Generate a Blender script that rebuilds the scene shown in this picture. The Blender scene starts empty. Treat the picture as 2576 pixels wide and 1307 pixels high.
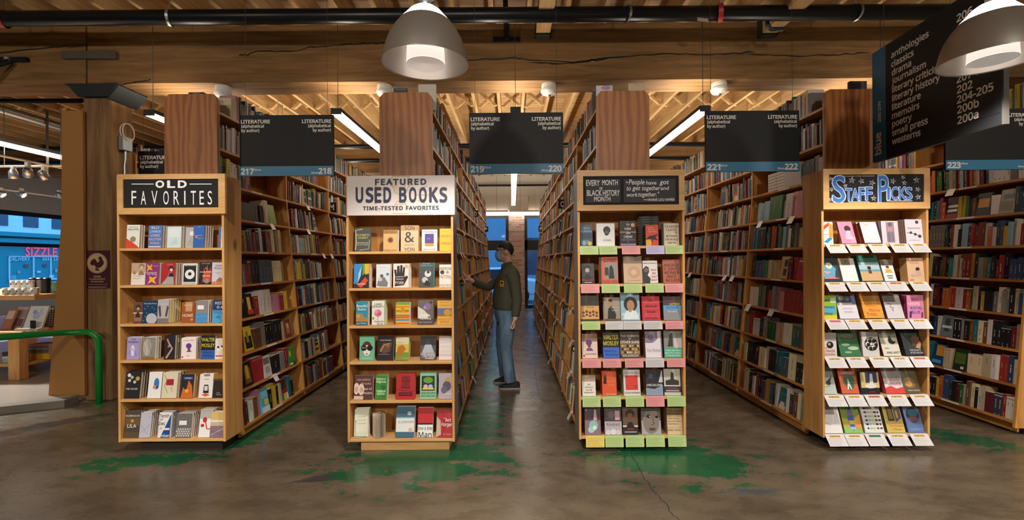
import bpy, math, random
from mathutils import Vector, Matrix, Euler
C = bpy.context.scene.collection
PI = math.pi
SC = bpy.context.scene

# ------------------------------------------------------------------ camera, world, exposure
F, CX, CY, H, ROLL = 1145.0, 1288.0, 653.5, 1.55, 0.0074
cam_d = bpy.data.cameras.new('camera'); cam = bpy.data.objects.new('camera', cam_d); C.objects.link(cam)
cam_d.sensor_width = 36.0; cam_d.lens = F * 36.0 / 2576.0; cam_d.clip_start = 0.05; cam_d.clip_end = 200
cam.location = (0, 0, H); cam.rotation_euler = (PI / 2, ROLL, 0)
SC.camera = cam
vs = SC.view_settings
vs.view_transform = 'Standard'; vs.look = 'None'; vs.gamma = 1.0; vs.use_curve_mapping = False
vs.exposure = 1.22

wd = bpy.data.worlds.new('world'); SC.world = wd; wd.use_nodes = True
bg = wd.node_tree.nodes['Background']
bg.inputs[0].default_value = (0.14, 0.42, 0.85, 1); bg.inputs[1].default_value = 1.7

LAMP_POWER, TUBE_UP, TUBE_DOWN, TRACK = 74.0, 25.0, 4.8, 135.0

def W(px, py, Y):
    """the point at depth Y that shows at a pixel of the photograph"""
    u, v = px - CX, CY - py
    u, v = u + ROLL * v, v - ROLL * u
    return u * Y / F, H + v * Y / F

def FL(px, py, z=0.0):
    """the floor point that shows at a pixel"""
    u, v = px - CX, CY - py
    u, v = u + ROLL * v, v - ROLL * u
    Y = F * (H - z) / -v
    return u * Y / F, Y

# ------------------------------------------------------------------ colour and materials
def lin(c):
    return tuple((x / 12.92 if x <= 0.04045 else ((x + 0.055) / 1.055) ** 2.4) for x in c)
def rgb(h):
    if isinstance(h, (tuple, list)): return tuple(h)
    h = h.lstrip('#')
    if len(h) == 3: h = ''.join(x * 2 for x in h)
    return lin(tuple(int(h[i:i + 2], 16) / 255 for i in (0, 2, 4)))

def newmat(name):
    m = bpy.data.materials.new(name); m.use_nodes = True
    return m, m.node_tree.nodes, m.node_tree.links, m.node_tree.nodes['Principled BSDF']

def plain(name, col, rough=0.5, metal=0.0, spec=0.5, emit=None, es=0.0, vary=0.0, vscale=6.0):
    m, N, L, b = newmat(name)
    c = rgb(col)
    b.inputs['Base Color'].default_value = (*c, 1); b.inputs['Roughness'].default_value = rough
    b.inputs['Metallic'].default_value = metal; b.inputs['Specular IOR Level'].default_value = spec
    if emit is not None:
        b.inputs['Emission Color'].default_value = (*rgb(emit), 1); b.inputs['Emission Strength'].default_value = es
    if vary:
        tc = N.new('ShaderNodeTexCoord'); no = N.new('ShaderNodeTexNoise'); no.inputs['Scale'].default_value = vscale
        no.inputs['Detail'].default_value = 6
        mx = N.new('ShaderNodeMix'); mx.data_type = 'RGBA'
        mx.inputs[6].default_value = (*[x * (1 - vary) for x in c], 1); mx.inputs[7].default_value = (*[min(1, x * (1 + vary)) for x in c], 1)
        L.new(tc.outputs['Object'], no.inputs['Vector']); L.new(no.outputs['Fac'], mx.inputs[0]); L.new(mx.outputs[2], b.inputs['Base Color'])
    return m

def wood(name, dark, light, stretch=(14, 14, 1.2), scale=2.2, rough=0.45, rings=0.0, knots=0.0, spec=0.4, bump=0.0):
    m, N, L, b = newmat(name)
    tc = N.new('ShaderNodeTexCoord'); oi = N.new('ShaderNodeObjectInfo')
    ad = N.new('ShaderNodeVectorMath'); ad.operation = 'ADD'
    mul = N.new('ShaderNodeVectorMath'); mul.operation = 'SCALE'; mul.inputs[0].default_value = (7.3, 3.1, 5.7)
    L.new(oi.outputs['Random'], mul.inputs['Scale']); L.new(tc.outputs['Object'], ad.inputs[0]); L.new(mul.outputs[0], ad.inputs[1])
    mp = N.new('ShaderNodeMapping'); mp.inputs['Scale'].default_value = stretch; L.new(ad.outputs[0], mp.inputs['Vector'])
    no = N.new('ShaderNodeTexNoise'); no.inputs['Scale'].default_value = scale; no.inputs['Detail'].default_value = 5; no.inputs['Roughness'].default_value = .62
    no.inputs['Distortion'].default_value = .6
    L.new(mp.outputs[0], no.inputs['Vector'])
    fac = no.outputs['Fac']
    if rings:
        wv = N.new('ShaderNodeTexWave'); wv.inputs['Scale'].default_value = rings; wv.inputs['Distortion'].default_value = 11.0
        wv.inputs['Detail'].default_value = 2.5; wv.inputs['Detail Scale'].default_value = .9
        mp2 = N.new('ShaderNodeMapping'); mp2.inputs['Scale'].default_value = tuple(s / 4.5 for s in stretch); L.new(ad.outputs[0], mp2.inputs['Vector'])
        L.new(mp2.outputs[0], wv.inputs['Vector'])
        mm = N.new('ShaderNodeMath'); mm.operation = 'MULTIPLY_ADD'; mm.inputs[1].default_value = .45; L.new(wv.outputs['Fac'], mm.inputs[0])
        m2 = N.new('ShaderNodeMath'); m2.operation = 'MULTIPLY'; m2.inputs[1].default_value = .6; L.new(fac, m2.inputs[0]); L.new(m2.outputs[0], mm.inputs[2])
        fac = mm.outputs[0]
    rp = N.new('ShaderNodeValToRGB'); e = rp.color_ramp.elements
    e[0].position = .3; e[0].color = (*rgb(dark), 1); e[1].position = .68; e[1].color = (*rgb(light), 1)
    L.new(fac, rp.inputs['Fac'])
    out = rp.outputs[0]
    if knots:
        vo = N.new('ShaderNodeTexVoronoi'); vo.inputs['Scale'].default_value = knots; vo.inputs['Randomness'].default_value = 1
        mp3 = N.new('ShaderNodeMapping'); mp3.inputs['Scale'].default_value = (1, 1, .55); L.new(ad.outputs[0], mp3.inputs['Vector']); L.new(mp3.outputs[0], vo.inputs['Vector'])
        mr = N.new('ShaderNodeMapRange'); mr.inputs[1].default_value = .04; mr.inputs[2].default_value = .10; mr.inputs[3].default_value = .8; mr.inputs[4].default_value = 0
        L.new(vo.outputs['Distance'], mr.inputs[0])
        mx = N.new('ShaderNodeMix'); mx.data_type = 'RGBA'; L.new(mr.outputs[0], mx.inputs[0]); L.new(out, mx.inputs[6])
        mx.inputs[7].default_value = (*[x * .25 for x in rgb(dark)], 1); out = mx.outputs[2]
    L.new(out, b.inputs['Base Color'])
    b.inputs['Roughness'].default_value = rough; b.inputs['Specular IOR Level'].default_value = spec
    if bump:
        bp = N.new('ShaderNodeBump'); bp.inputs['Strength'].default_value = bump; bp.inputs['Distance'].default_value = .004
        L.new(fac, bp.inputs['Height']); L.new(bp.outputs[0], b.inputs['Normal'])
    return m

def printmat(name, rough=0.42):
    m, N, L, b = newmat(name)
    at = N.new('ShaderNodeAttribute'); at.attribute_name = 'Col'
    L.new(at.outputs['Color'], b.inputs['Base Color']); b.inputs['Roughness'].default_value = rough
    return m

def glassmat(name, tint='#eef6fa', amount=.86):
    m, N, L, b = newmat(name); N.remove(b)
    out = N['Material Output']; tr = N.new('ShaderNodeBsdfTransparent'); tr.inputs[0].default_value = (*rgb(tint), 1)
    gl = N.new('ShaderNodeBsdfGlossy'); gl.inputs['Roughness'].default_value = .03
    lw = N.new('ShaderNodeLayerWeight'); lw.inputs[0].default_value = .5
    pw = N.new('ShaderNodeMath'); pw.operation = 'POWER'; pw.inputs[1].default_value = 4.0; L.new(lw.outputs['Facing'], pw.inputs[0])
    fr = N.new('ShaderNodeMath'); fr.operation = 'MULTIPLY_ADD'; fr.inputs[1].default_value = .45; fr.inputs[2].default_value = .04; L.new(pw.outputs[0], fr.inputs[0])
    mx = N.new('ShaderNodeMixShader'); L.new(fr.outputs[0], mx.inputs[0]); L.new(tr.outputs[0], mx.inputs[1]); L.new(gl.outputs[0], mx.inputs[2])
    L.new(mx.outputs[0], out.inputs[0])
    return m

M = {}
M['print'] = printmat('printed_paper')
M['spine'] = printmat('book_cloth', .5)
M['pine'] = wood('pine_shelf', '#a8702f', '#d29a55', (10, 10, 1.3), 2.0, .42, knots=2.3)
M['pine_h'] = wood('pine_board', '#a8702f', '#d59d58', (1.3, 10, 10), 2.0, .42)
M['pine_y'] = wood('pine_long', '#9c662c', '#c98f4c', (10, 1.3, 10), 2.0, .42)
M['birch_h'] = wood('birch_board', '#cf9a5a', '#e2b47a', (1.6, 12, 12), 1.6, .38)
M['birch'] = wood('birch_upright', '#c98f4e', '#dfae70', (12, 12, 1.3), 1.6, .4)
M['panel'] = wood('pine_panel', '#b07b3f', '#d2a061', (11, 11, .9), 1.6, .45, knots=2.6)
M['ply'] = wood('fir_plywood', '#95582e', '#b5743e', (6, 6, 1.3), 1.8, .42, rings=3.8)
M['beam'] = wood('old_beam', '#604628', '#8f6b43', (.7, 9, 9), 1.5, .75, knots=.75, spec=.2, bump=.35)
M['column'] = wood('old_column', '#6a5034', '#9c7a52', (9, 9, .7), 1.5, .75, knots=.9, spec=.2, bump=.4)
M['joist'] = wood('fir_joist', '#9a784c', '#c4a272', (9, .8, 9), 1.5, .7, spec=.2)
M['tan'] = plain('tan_paint', '#a8763c', .6, vary=.06, vscale=3)
M['black_board'] = plain('chalkboard', '#131315', .75, vary=.35, vscale=9)
M['black_sign'] = plain('black_sign_face', '#0b0d0f', .6, vary=.12, vscale=5)
M['blue_band'] = plain('blue_band', '#3c7fa6', .45)
M['blue_edge'] = plain('blue_edge', '#1f6f9c', .45)
M['sign_white'] = plain('sign_lettering', '#e8e2dc', .5)
M['chalk'] = plain('chalk_white', '#f4f2f4', .8)
M['chalk_blue'] = plain('chalk_blue', '#3f74c4', .8)
M['white_panel'] = plain('white_sign_board', '#ded2cf', .45)
M['navy'] = plain('navy_lettering', '#2a3046', .5)
M['gold'] = plain('tan_ink', '#c9a982', .5)
M['black_pipe'] = plain('black_steel_pipe', '#16191d', .32, .4)
M['black_metal'] = plain('black_metal', '#17191a', .5, .3)
M['iron'] = plain('cast_iron', '#2b2f30', .55, .3, vary=.2)
M['grey_metal'] = plain('grey_metal', '#8d9292', .45, .6)
M['back_grey'] = plain('sign_back_grey', '#3c3936', .6)
M['zinc'] = plain('zinc', '#a7adb0', .35, .9)
M['red'] = plain('red_clamp', '#a3202a', .4)
M['alu'] = plain('spun_aluminium', '#bdb9b4', .36, .72)
M['alu_in'] = plain('reflector_inside', '#d8d2cc', .28, 1.0)
M['lamp_glow'] = plain('lit_lamp_crown', '#ffffff', .4, emit='#fff4ea', es=3.2)
M['lamp_lens'] = plain('lit_refractor', '#ffffff', .2, emit='#fff2e6', es=.22)
M['tube_down'] = plain('lit_tube_lens', '#ffffff', .4, emit='#fff3e4', es=TUBE_DOWN)
M['tube_bright'] = plain('lit_bright_lens', '#ffffff', .4, emit='#fff0e0', es=9.0)
M['tube_up'] = plain('lit_tube_top', '#ffffff', .4, emit='#fff0da', es=TUBE_UP)
M['spot_glow'] = plain('lit_spot', '#ffffff', .4, emit='#fff6ec', es=9.0)
M['white_plastic'] = plain('white_plastic', '#dcd8d0', .4)
M['white_wall'] = plain('white_wall', '#d9d4c8', .8, vary=.04)
M['dark_frame'] = plain('dark_window_frame', '#14171a', .45)
M['green'] = plain('green_paint', '#0d8a33', .3)
M['glass'] = glassmat('window_glass')
M['wire'] = plain('steel_wire', '#5a5650', .4, .6)
M['paper'] = plain('white_card', '#dcd8d4', .6)

# ------------------------------------------------------------------ mesh builder
class MB:
    def __init__(s):
        s.v = []; s.f = []; s.m = []; s.c = []; s.mi = 0; s.col = (1, 1, 1); s.T = None
    def add(s, vs, fs, col=None, mi=None):
        n = len(s.v)
        if s.T is not None: vs = [tuple(s.T @ Vector(p)) for p in vs]
        s.v.extend(vs); col = s.col if col is None else col; mi = s.mi if mi is None else mi
        for f in fs:
            s.f.append(tuple(i + n for i in f)); s.m.append(mi); s.c.append(col)
        return s
    def box(s, x0, y0, z0, x1, y1, z1, col=None, mi=None):
        return s.add([(x0, y0, z0), (x1, y0, z0), (x1, y1, z0), (x0, y1, z0), (x0, y0, z1), (x1, y0, z1), (x1, y1, z1), (x0, y1, z1)],
                     [(3, 2, 1, 0), (4, 5, 6, 7), (0, 1, 5, 4), (1, 2, 6, 5), (2, 3, 7, 6), (3, 0, 4, 7)], col, mi)
    def prism(s, poly, fn, d0, d1, col=None, mi=None):
        """poly in 2D, fn(a, b, d) -> 3D"""
        n = len(poly)
        vs = [fn(a, b, d0) for a, b in poly] + [fn(a, b, d1) for a, b in poly]
        fs = [tuple(range(n)), tuple(range(2 * n - 1, n - 1, -1))] + [(i, i + n, (i + 1) % n + n, (i + 1) % n) for i in range(n)]
        return s.add(vs, fs, col, mi)
    def tube(s, pts, r, n=8, cap=True, col=None, mi=None, sq=None):
        pts = [Vector(p) for p in pts]; k = len(pts)
        rr = r if isinstance(r, (list, tuple)) else [r] * k
        vs, fs = [], []
        t0 = (pts[1] - pts[0]).normalized()
        a = Vector((0, 0, 1)) if abs(t0.z) < .9 else Vector((0, 1, 0))
        nx = t0.cross(a).normalized()
        for i in range(k):
            t = (pts[min(i + 1, k - 1)] - pts[max(i - 1, 0)]).normalized()
            nx = (nx - t * nx.dot(t)).normalized(); ny = t.cross(nx)
            ra, rb = rr[i] if isinstance(rr[i], (list, tuple)) else (rr[i], rr[i])
            for j in range(n):
                q = 2 * PI * j / n
                vs.append(tuple(pts[i] + nx * ra * math.cos(q) + ny * rb * math.sin(q)))
        for i in range(k - 1):
            for j in range(n):
                b = i * n; fs.append((b + j, b + (j + 1) % n, b + n + (j + 1) % n, b + n + j))
        if cap: fs += [tuple(range(n - 1, -1, -1)), tuple(range((k - 1) * n, k * n))]
        return s.add(vs, fs, col, mi)
    def lathe(s, prof, n=32, c=(0, 0, 0), cap=False, col=None, mi=None):
        vs, fs = [], []
        for r, z in prof:
            for j in range(n):
                q = 2 * PI * j / n; vs.append((c[0] + r * math.cos(q), c[1] + r * math.sin(q), c[2] + z))
        for i in range(len(prof) - 1):
            for j in range(n):
                b = i * n; fs.append((b + j, b + (j + 1) % n, b + n + (j + 1) % n, b + n + j))
        if cap: fs += [tuple(range(n - 1, -1, -1)), tuple(range((len(prof) - 1) * n, len(prof) * n))]
        return s.add(vs, fs, col, mi)
    def loft(s, rings, n=20, col=None, mi=None):
        """rings of (cx, cy, cz, rx, ry) lying level"""
        vs, fs = [], []
        for cx, cy, cz, rx, ry in rings:
            for j in range(n):
                q = 2 * PI * j / n; vs.append((cx + rx * math.cos(q), cy + ry * math.sin(q), cz))
        for i in range(len(rings) - 1):
            for j in range(n):
                b = i * n; fs.append((b + j, b + (j + 1) % n, b + n + (j + 1) % n, b + n + j))
        fs += [tuple(range(n - 1, -1, -1)), tuple(range((len(rings) - 1) * n, len(rings) * n))]
        return s.add(vs, fs, col, mi)
    def ball(s, c, r, n=16, k=10, col=None, mi=None):
        r = r if isinstance(r, (list, tuple)) else (r, r, r)
        vs, fs = [], []
        for i in range(1, k):
            p = PI * i / k
            for j in range(n):
                q = 2 * PI * j / n; vs.append((c[0] + r[0] * math.sin(p) * math.cos(q), c[1] + r[1] * math.sin(p) * math.sin(q), c[2] - r[2] * math.cos(p)))
        for i in range(k - 2):
            for j in range(n):
                b = i * n; fs.append((b + j, b + (j + 1) % n, b + n + (j + 1) % n, b + n + j))
        t = len(vs); vs += [(c[0], c[1], c[2] - r[2]), (c[0], c[1], c[2] + r[2])]
        for j in range(n):
            fs += [(t, (j + 1) % n, j), (t + 1, (k - 2) * n + j, (k - 2) * n + (j + 1) % n)]
        return s.add(vs, fs, col, mi)
    def mesh(s, name, mats):
        me = bpy.data.meshes.new(name); me.from_pydata(s.v, [], s.f)
        for m in (mats if isinstance(mats, (list, tuple)) else [mats]): me.materials.append(m)
        me.polygons.foreach_set('material_index', s.m)
        a = me.attributes.new('Col', 'FLOAT_COLOR', 'FACE')
        a.data.foreach_set('color', [x for c in s.c for x in (c[0], c[1], c[2], 1.0)])
        return me
    def build(s, name, mats, parent=None, smooth=False, bevel=0.0, loc=None):
        me = s.mesh(name, mats)
        if smooth: me.polygons.foreach_set('use_smooth', [True] * len(me.polygons))
        me.update()
        o = bpy.data.objects.new(name, me); C.objects.link(o)
        if parent is not None: o.parent = parent
        if loc is not None: o.location = loc
        if bevel:
            b = o.modifiers.new('bevel', 'BEVEL'); b.width = bevel; b.segments = 2; b.limit_method = 'ANGLE'
        return o

import re
def tag(o, label, cat, group=None):
    if len(re.findall(r"[A-Za-z0-9'-]+", label)) > 16: print('LONG', label)
    o['label'] = label; o['category'] = cat
    if group: o['group'] = group
    return o
def empty(name, loc, label, cat, group=None, rz=0.0):
    o = bpy.data.objects.new(name, None); C.objects.link(o); o.location = loc; o.rotation_euler = (0, 0, rz)
    o.empty_display_size = .1
    return tag(o, label, cat, group)
def struct(o):
    o['kind'] = 'structure'; return o
def copy_tree(o, parent=None, loc=None):
    c = o.copy(); C.objects.link(c)
    if parent is not None: c.parent = parent
    if loc is not None: c.location = loc
    for ch in list(o.children): copy_tree(ch, c)
    return c
def bx(x0, y0, z0, x1, y1, z1):
    return MB().box(x0, y0, z0, x1, y1, z1)

# ------------------------------------------------------------------ lettering
_tc = {}
FONT = {'plain': None, 'sans': None}
try:
    import os
    FONT['sans'] = bpy.data.fonts.load(os.path.join(bpy.utils.system_resource('DATAFILES', path='fonts'), 'NotoSansHebrew-Regular.woff2'))
except Exception:
    pass
CUR = ['plain']
def text_mesh(s, bold=0.0, res=2, space=1.0):
    k = (s, res, space, CUR[0])
    if k not in _tc:
        cu = bpy.data.curves.new('lettering', 'FONT'); cu.body = s; cu.size = 1.0; cu.resolution_u = res
        cu.space_character = space
        if FONT[CUR[0]]: cu.font = FONT[CUR[0]]
        cu.fill_mode = 'BOTH'
        ob = bpy.data.objects.new('lettering', cu)
        me = bpy.data.meshes.new_from_object(ob)
        vs = [(v.co.x, v.co.y) for v in me.vertices]; fs = [tuple(p.vertices) for p in me.polygons]
        bpy.data.objects.remove(ob); bpy.data.curves.remove(cu); bpy.data.meshes.remove(me)
        if vs:
            x0 = min(v[0] for v in vs); x1 = max(v[0] for v in vs); y0 = min(v[1] for v in vs); y1 = max(v[1] for v in vs)
        else: x0 = y0 = 0; x1 = y1 = 1
        _tc[k] = (vs, fs, x0, y0, max(x1 - x0, 1e-4), max(y1 - y0, 1e-4))
    return _tc[k]
CAPS = {'plain': .69, 'sans': .69}
CUR[0] = 'sans'
try:
    if FONT['sans'] is None or text_mesh('x')[5] > text_mesh('H')[5] * .95: raise ValueError
    CAPS['sans'] = text_mesh('H')[5]
except Exception: FONT['sans'] = None; _tc.clear()
CUR[0] = 'plain'
def put_text(mb, s, fn, a, b, h, maxw=None, align='c', bold=.0, col=None, mi=None, res=2, width=None, space=1.0, fit=False):
    """write s on a surface: fn(a, b) -> 3D; a, b = middle (or start / end) of the line's baseline box; h = capital height"""
    vs, fs, x0, y0, w, hh = text_mesh(s, bold, res, space)
    sy = h / (hh if fit else CAPS[CUR[0]]); sx = sy
    if width: sx = width / w
    if maxw and w * sx > maxw: sx = maxw / w
    ox = a - (w * sx / 2 if align == 'c' else (0 if align == 'l' else w * sx)) - x0 * sx
    oy = b - (y0 * sy if fit else 0)
    if bold > 0:   # a heavier stroke: the same outline laid down a few times, a hair apart
        r = bold * .8; n = 4 if bold < .03 else 8
        o_, e_, u_ = (Vector(fn(*p)) for p in ((0, 0), (1, 0), (0, 1))); nv = (e_ - o_).cross(u_ - o_).normalized()
        for q in range(n):
            dx, dy = r * math.cos(2 * PI * (q + .5) / n) * sx, r * math.sin(2 * PI * (q + .5) / n) * sy
            mb.add([tuple(Vector(fn(ox + x * sx + dx, oy + y * sy + dy)) + nv * (6e-5 * q)) for x, y in vs], fs, col, mi)
    else: mb.add([fn(ox + x * sx, oy + y * sy) for x, y in vs], fs, col, mi)
    return w * sx
# ------------------------------------------------------------------ the setting: floor
def floor_material():
    m, N, L, b = newmat('worn_painted_concrete')
    tc = N.new('ShaderNodeTexCoord')
    def noise(scale, detail=6, rough=.6, stretch=None, dist=0):
        n = N.new('ShaderNodeTexNoise'); n.inputs['Scale'].default_value = scale; n.inputs['Detail'].default_value = detail
        n.inputs['Roughness'].default_value = rough; n.inputs['Distortion'].default_value = dist
        if stretch:
            mp = N.new('ShaderNodeMapping'); mp.inputs['Scale'].default_value = stretch; mp.inputs['Rotation'].default_value = (0, 0, .35)
            L.new(tc.outputs['Object'], mp.inputs['Vector']); L.new(mp.outputs[0], n.inputs['Vector'])
        else: L.new(tc.outputs['Object'], n.inputs['Vector'])
        return n.outputs['Fac']
    def ramp(f, p0, c0, p1, c1):
        r = N.new('ShaderNodeValToRGB'); e = r.color_ramp.elements
        e[0].position = p0; e[0].color = (*rgb(c0), 1); e[1].position = p1; e[1].color = (*rgb(c1), 1); L.new(f, r.inputs[0]); return r.outputs[0]
    def mixc(f, a, c):
        x = N.new('ShaderNodeMix'); x.data_type = 'RGBA'
        L.new(f, x.inputs[0])
        for i, s in ((6, a), (7, c)):
            if isinstance(s, str): x.inputs[i].default_value = (*rgb(s), 1)
            else: L.new(s, x.inputs[i])
        return x.outputs[2]
    def math_(op, a, c, clamp=False):
        x = N.new('ShaderNodeMath'); x.operation = op; x.use_clamp = clamp
        for i, s in ((0, a), (1, c)):
            if isinstance(s, (int, float)): x.inputs[i].default_value = s
            else: L.new(s, x.inputs[i])
        return x.outputs[0]
    n1, n2, n3 = noise(.9, 6, .6, (1, 1.6, 1)), noise(3.2, 9, .66, (1, 2.2, 1)), noise(30, 5)
    base = ramp(n1, .3, '#393025', .68, '#726451')
    stain = ramp(n2, .34, '#3d3429', .66, '#766955')
    col = mixc(math_('MULTIPLY', n3, .8), base, stain)
    def dist(patches):
        cur = None
        for (p, q, minor) in patches:
            ax, ay = FL(*p); bx_, by_ = FL(*q)
            cx, cy = (ax + bx_) / 2, (ay + by_) / 2; mj = math.hypot(bx_ - ax, by_ - ay) / 2
            mp = N.new('ShaderNodeMapping'); mp.vector_type = 'TEXTURE'
            mp.inputs['Location'].default_value = (cx, cy, 0); mp.inputs['Rotation'].default_value = (0, 0, math.atan2(by_ - ay, bx_ - ax))
            mp.inputs['Scale'].default_value = (mj, minor, 1); L.new(tc.outputs['Object'], mp.inputs['Vector'])
            ln = N.new('ShaderNodeVectorMath'); ln.operation = 'LENGTH'; L.new(mp.outputs[0], ln.inputs[0])
            cur = ln.outputs['Value'] if cur is None else math_('MINIMUM', cur, ln.outputs['Value'])
        return cur
    def mask(patches, amp, lo, hi, bias=0):
        d = dist(patches)
        k = math_('ADD', d, math_('MULTIPLY', math_('SUBTRACT', n2, .5 + bias), amp)); k = math_('ADD', k, math_('MULTIPLY', math_('SUBTRACT', n3, .5), amp * .35))
        mr = N.new('ShaderNodeMapRange'); mr.inputs[1].default_value = hi; mr.inputs[2].default_value = lo
        L.new(k, mr.inputs[0]); return mr.outputs[0]
    # bare, paler concrete by the ramp and the dark painted band below it
    col = mixc(math_('MULTIPLY', mask([((-260, 1120), (260, 1030), .45)], 1.5, .75, 1.15), .75), col, '#7d725e')
    col = mixc(math_('MULTIPLY', mask([((-150, 1120), (300, 1035), .13), ((700, 1215), (900, 1190), .06)], 2.2, .75, 1.0), .85), col, '#2f2f30')
    green = mask([((190, 1178), (540, 1140), .15), ((470, 1150), (700, 1085), .14), ((600, 1112), (770, 1028), .12),
                  ((840, 1160), (1300, 1150), .36), ((1175, 1160), (1225, 985), .2), ((1228, 990), (1256, 850), .12),
                  ((1520, 1150), (1885, 1172), .33), ((1700, 1105), (1785, 1195), .2), ((2330, 1085), (2570, 1128), .19)], 5.0, .88, 1.04, -.012)
    gcol = ramp(n1, .35, '#08452f', .65, '#0c6038')
    col = mixc(math_('MULTIPLY', green, .92), col, gcol)
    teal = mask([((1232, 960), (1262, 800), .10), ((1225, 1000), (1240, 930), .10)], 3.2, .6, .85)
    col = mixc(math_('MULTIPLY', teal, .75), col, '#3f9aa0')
    col = mixc(math_('MULTIPLY', mask([((1750, 1240), (2040, 1232), .05)], 3.0, .4, .6), .6), col, '#3a4a5c')
    L.new(col, b.inputs['Base Color'])
    rr = N.new('ShaderNodeMapRange'); rr.inputs[1].default_value = .3; rr.inputs[2].default_value = .7; rr.inputs[3].default_value = .19; rr.inputs[4].default_value = .36
    L.new(n2, rr.inputs[0]); L.new(rr.outputs[0], b.inputs['Roughness']); b.inputs['Specular IOR Level'].default_value = .55
    bp = N.new('ShaderNodeBump'); bp.inputs['Strength'].default_value = .05; bp.inputs['Distance'].default_value = .004
    L.new(n3, bp.inputs['Height']); L.new(bp.outputs[0], b.inputs['Normal'])
    return m
M['floor'] = floor_material()
M['crack'] = plain('crack_dark', '#221c17', .9)
def polyline(mb, pts, w, col=(1, 1, 1), mi=0, fn=None):
    """a flat ribbon along 2D points, fn(a, b) -> 3D; w one width or one per point"""
    ws = w if isinstance(w, (list, tuple)) else [w] * len(pts)
    vs, fs = [], []
    for i, p in enumerate(pts):
        a, c = pts[max(i - 1, 0)], pts[min(i + 1, len(pts) - 1)]
        dx, dy = c[0] - a[0], c[1] - a[1]; l = math.hypot(dx, dy) or 1
        vs += [fn(p[0] - dy / l * ws[i] / 2, p[1] + dx / l * ws[i] / 2), fn(p[0] + dy / l * ws[i] / 2, p[1] - dx / l * ws[i] / 2)]
    for i in range(len(pts) - 1): fs.append((2 * i, 2 * i + 1, 2 * i + 3, 2 * i + 2))
    mb.add(vs, fs, col, mi)

XL, XR, YF, YB = -13.8, 8.2, -4.0, 14.35
rnd = random.Random(5)
mb = bx(XL, YF, -.1, XR, YB, 0)
def crack(pix, w):
    pts = [FL(*p) for p in pix]; out = []
    for a, c in zip(pts, pts[1:]):
        for k in range(5):
            t = k / 5; j = .012 if k else 0
            out.append((a[0] + (c[0] - a[0]) * t + rnd.uniform(-j, j), a[1] + (c[1] - a[1]) * t + rnd.uniform(-j, j)))
    polyline(mb, out + [pts[-1]], w, mi=1, fn=lambda a, b: (a, b, .0008))
crack([(1345, 860), (1338, 880), (1352, 905), (1346, 935), (1350, 960), (1360, 1000), (1370, 1012), (1355, 1040), (1320, 1055)], .004)
crack([(1588, 1135), (1612, 1185), (1645, 1235), (1672, 1262), (1690, 1290), (1712, 1320)], .005)
struct(mb.build('floor', [M['floor'], M['crack']]))
# the raised terrazzo floor of the shop beyond the ramp
M['terrazzo'] = plain('pale_terrazzo', '#b8b0a6', .22, vary=.25, vscale=90)
M['curb'] = plain('curb_concrete', '#7c7366', .7, vary=.2, vscale=6)
ZT = .077
c1, c2, c3 = (-4.83, 5.06), (-4.83, 4.90), (-7.6, 3.62)
mb = MB().prism([(XL, 3.3), (-7.62, 3.3), (c3[0], c3[1] + .12), (c2[0] - .07, c2[1] + .12), (c1[0] - .07, YB), (XL, YB)], lambda a, b, d: (a, b, d), .0, ZT - .002)
struct(mb.build('floor_raised', M['terrazzo']))
mb = MB().prism([c3, c2, c1, (c1[0] - .07, c1[1]), (c2[0] - .07, c2[1] + .12), (c3[0], c3[1] + .12)], lambda a, b, d: (a, b, d), .0, ZT)
struct(mb.build('trim_curb', M['curb']))

# ------------------------------------------------------------------ walls, windows, street
def brickmat():
    m, N, L, b = newmat('old_brick')
    tc = N.new('ShaderNodeTexCoord'); sp = N.new('ShaderNodeSeparateXYZ'); cb = N.new('ShaderNodeCombineXYZ')
    L.new(tc.outputs['Object'], sp.inputs[0]); L.new(sp.outputs['X'], cb.inputs['X']); L.new(sp.outputs['Z'], cb.inputs['Y'])
    br = N.new('ShaderNodeTexBrick'); br.inputs['Scale'].default_value = 1.0; br.inputs['Brick Width'].default_value = .22; br.inputs['Row Height'].default_value = .075
    br.inputs['Mortar Size'].default_value = .009; br.inputs['Color1'].default_value = (*rgb('#9a6a55'), 1); br.inputs['Color2'].default_value = (*rgb('#b8a598'), 1)
    br.inputs['Mortar'].default_value = (*rgb('#a79f93'), 1); br.inputs['Bias'].default_value = -.15
    L.new(cb.outputs[0], br.inputs['Vector']); L.new(br.outputs['Color'], b.inputs['Base Color']); b.inputs['Roughness'].default_value = .85
    return m
M['brick'] = brickmat()
ZW = 2.95
mb = bx(XL, YB, ZW, XR, YB + .3, 4.6)
struct(mb.build('wall_back', M['white_wall']))
for n, (a, c) in enumerate([(XL, -1.80), (-.10, .40), (2.15, XR)]):
    struct(bx(a, YB, 0, c, YB + .3, ZW).build('wall_back_pier', M['brick']))
for n, (a, c) in enumerate([(-1.80, -.10), (.40, 2.15)]):
    mb = MB(); y0, y1 = YB + .06, YB + .16
    mb.box(a, y0, .0, c, y1, .12); mb.box(a, y0, 2.88, c, y1, ZW); mb.box(a, y0, 1.86, c, y1, 2.17)
    mb.box(a, y0, .12, a + .09, y1, 2.88); mb.box(c - .09, y0, .12, c, y1, 2.88)
    w = mb.build('window_%d' % (n + 1), M['dark_frame']); struct(w)
    bx(a + .09, y0 + .04, .12, c - .09, y0 + .052, 1.86).build('pane', M['glass'], w)
    bx(a + .09, y0 + .04, 2.17, c - .09, y0 + .052, 2.88).build('pane', M['glass'], w)
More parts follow.
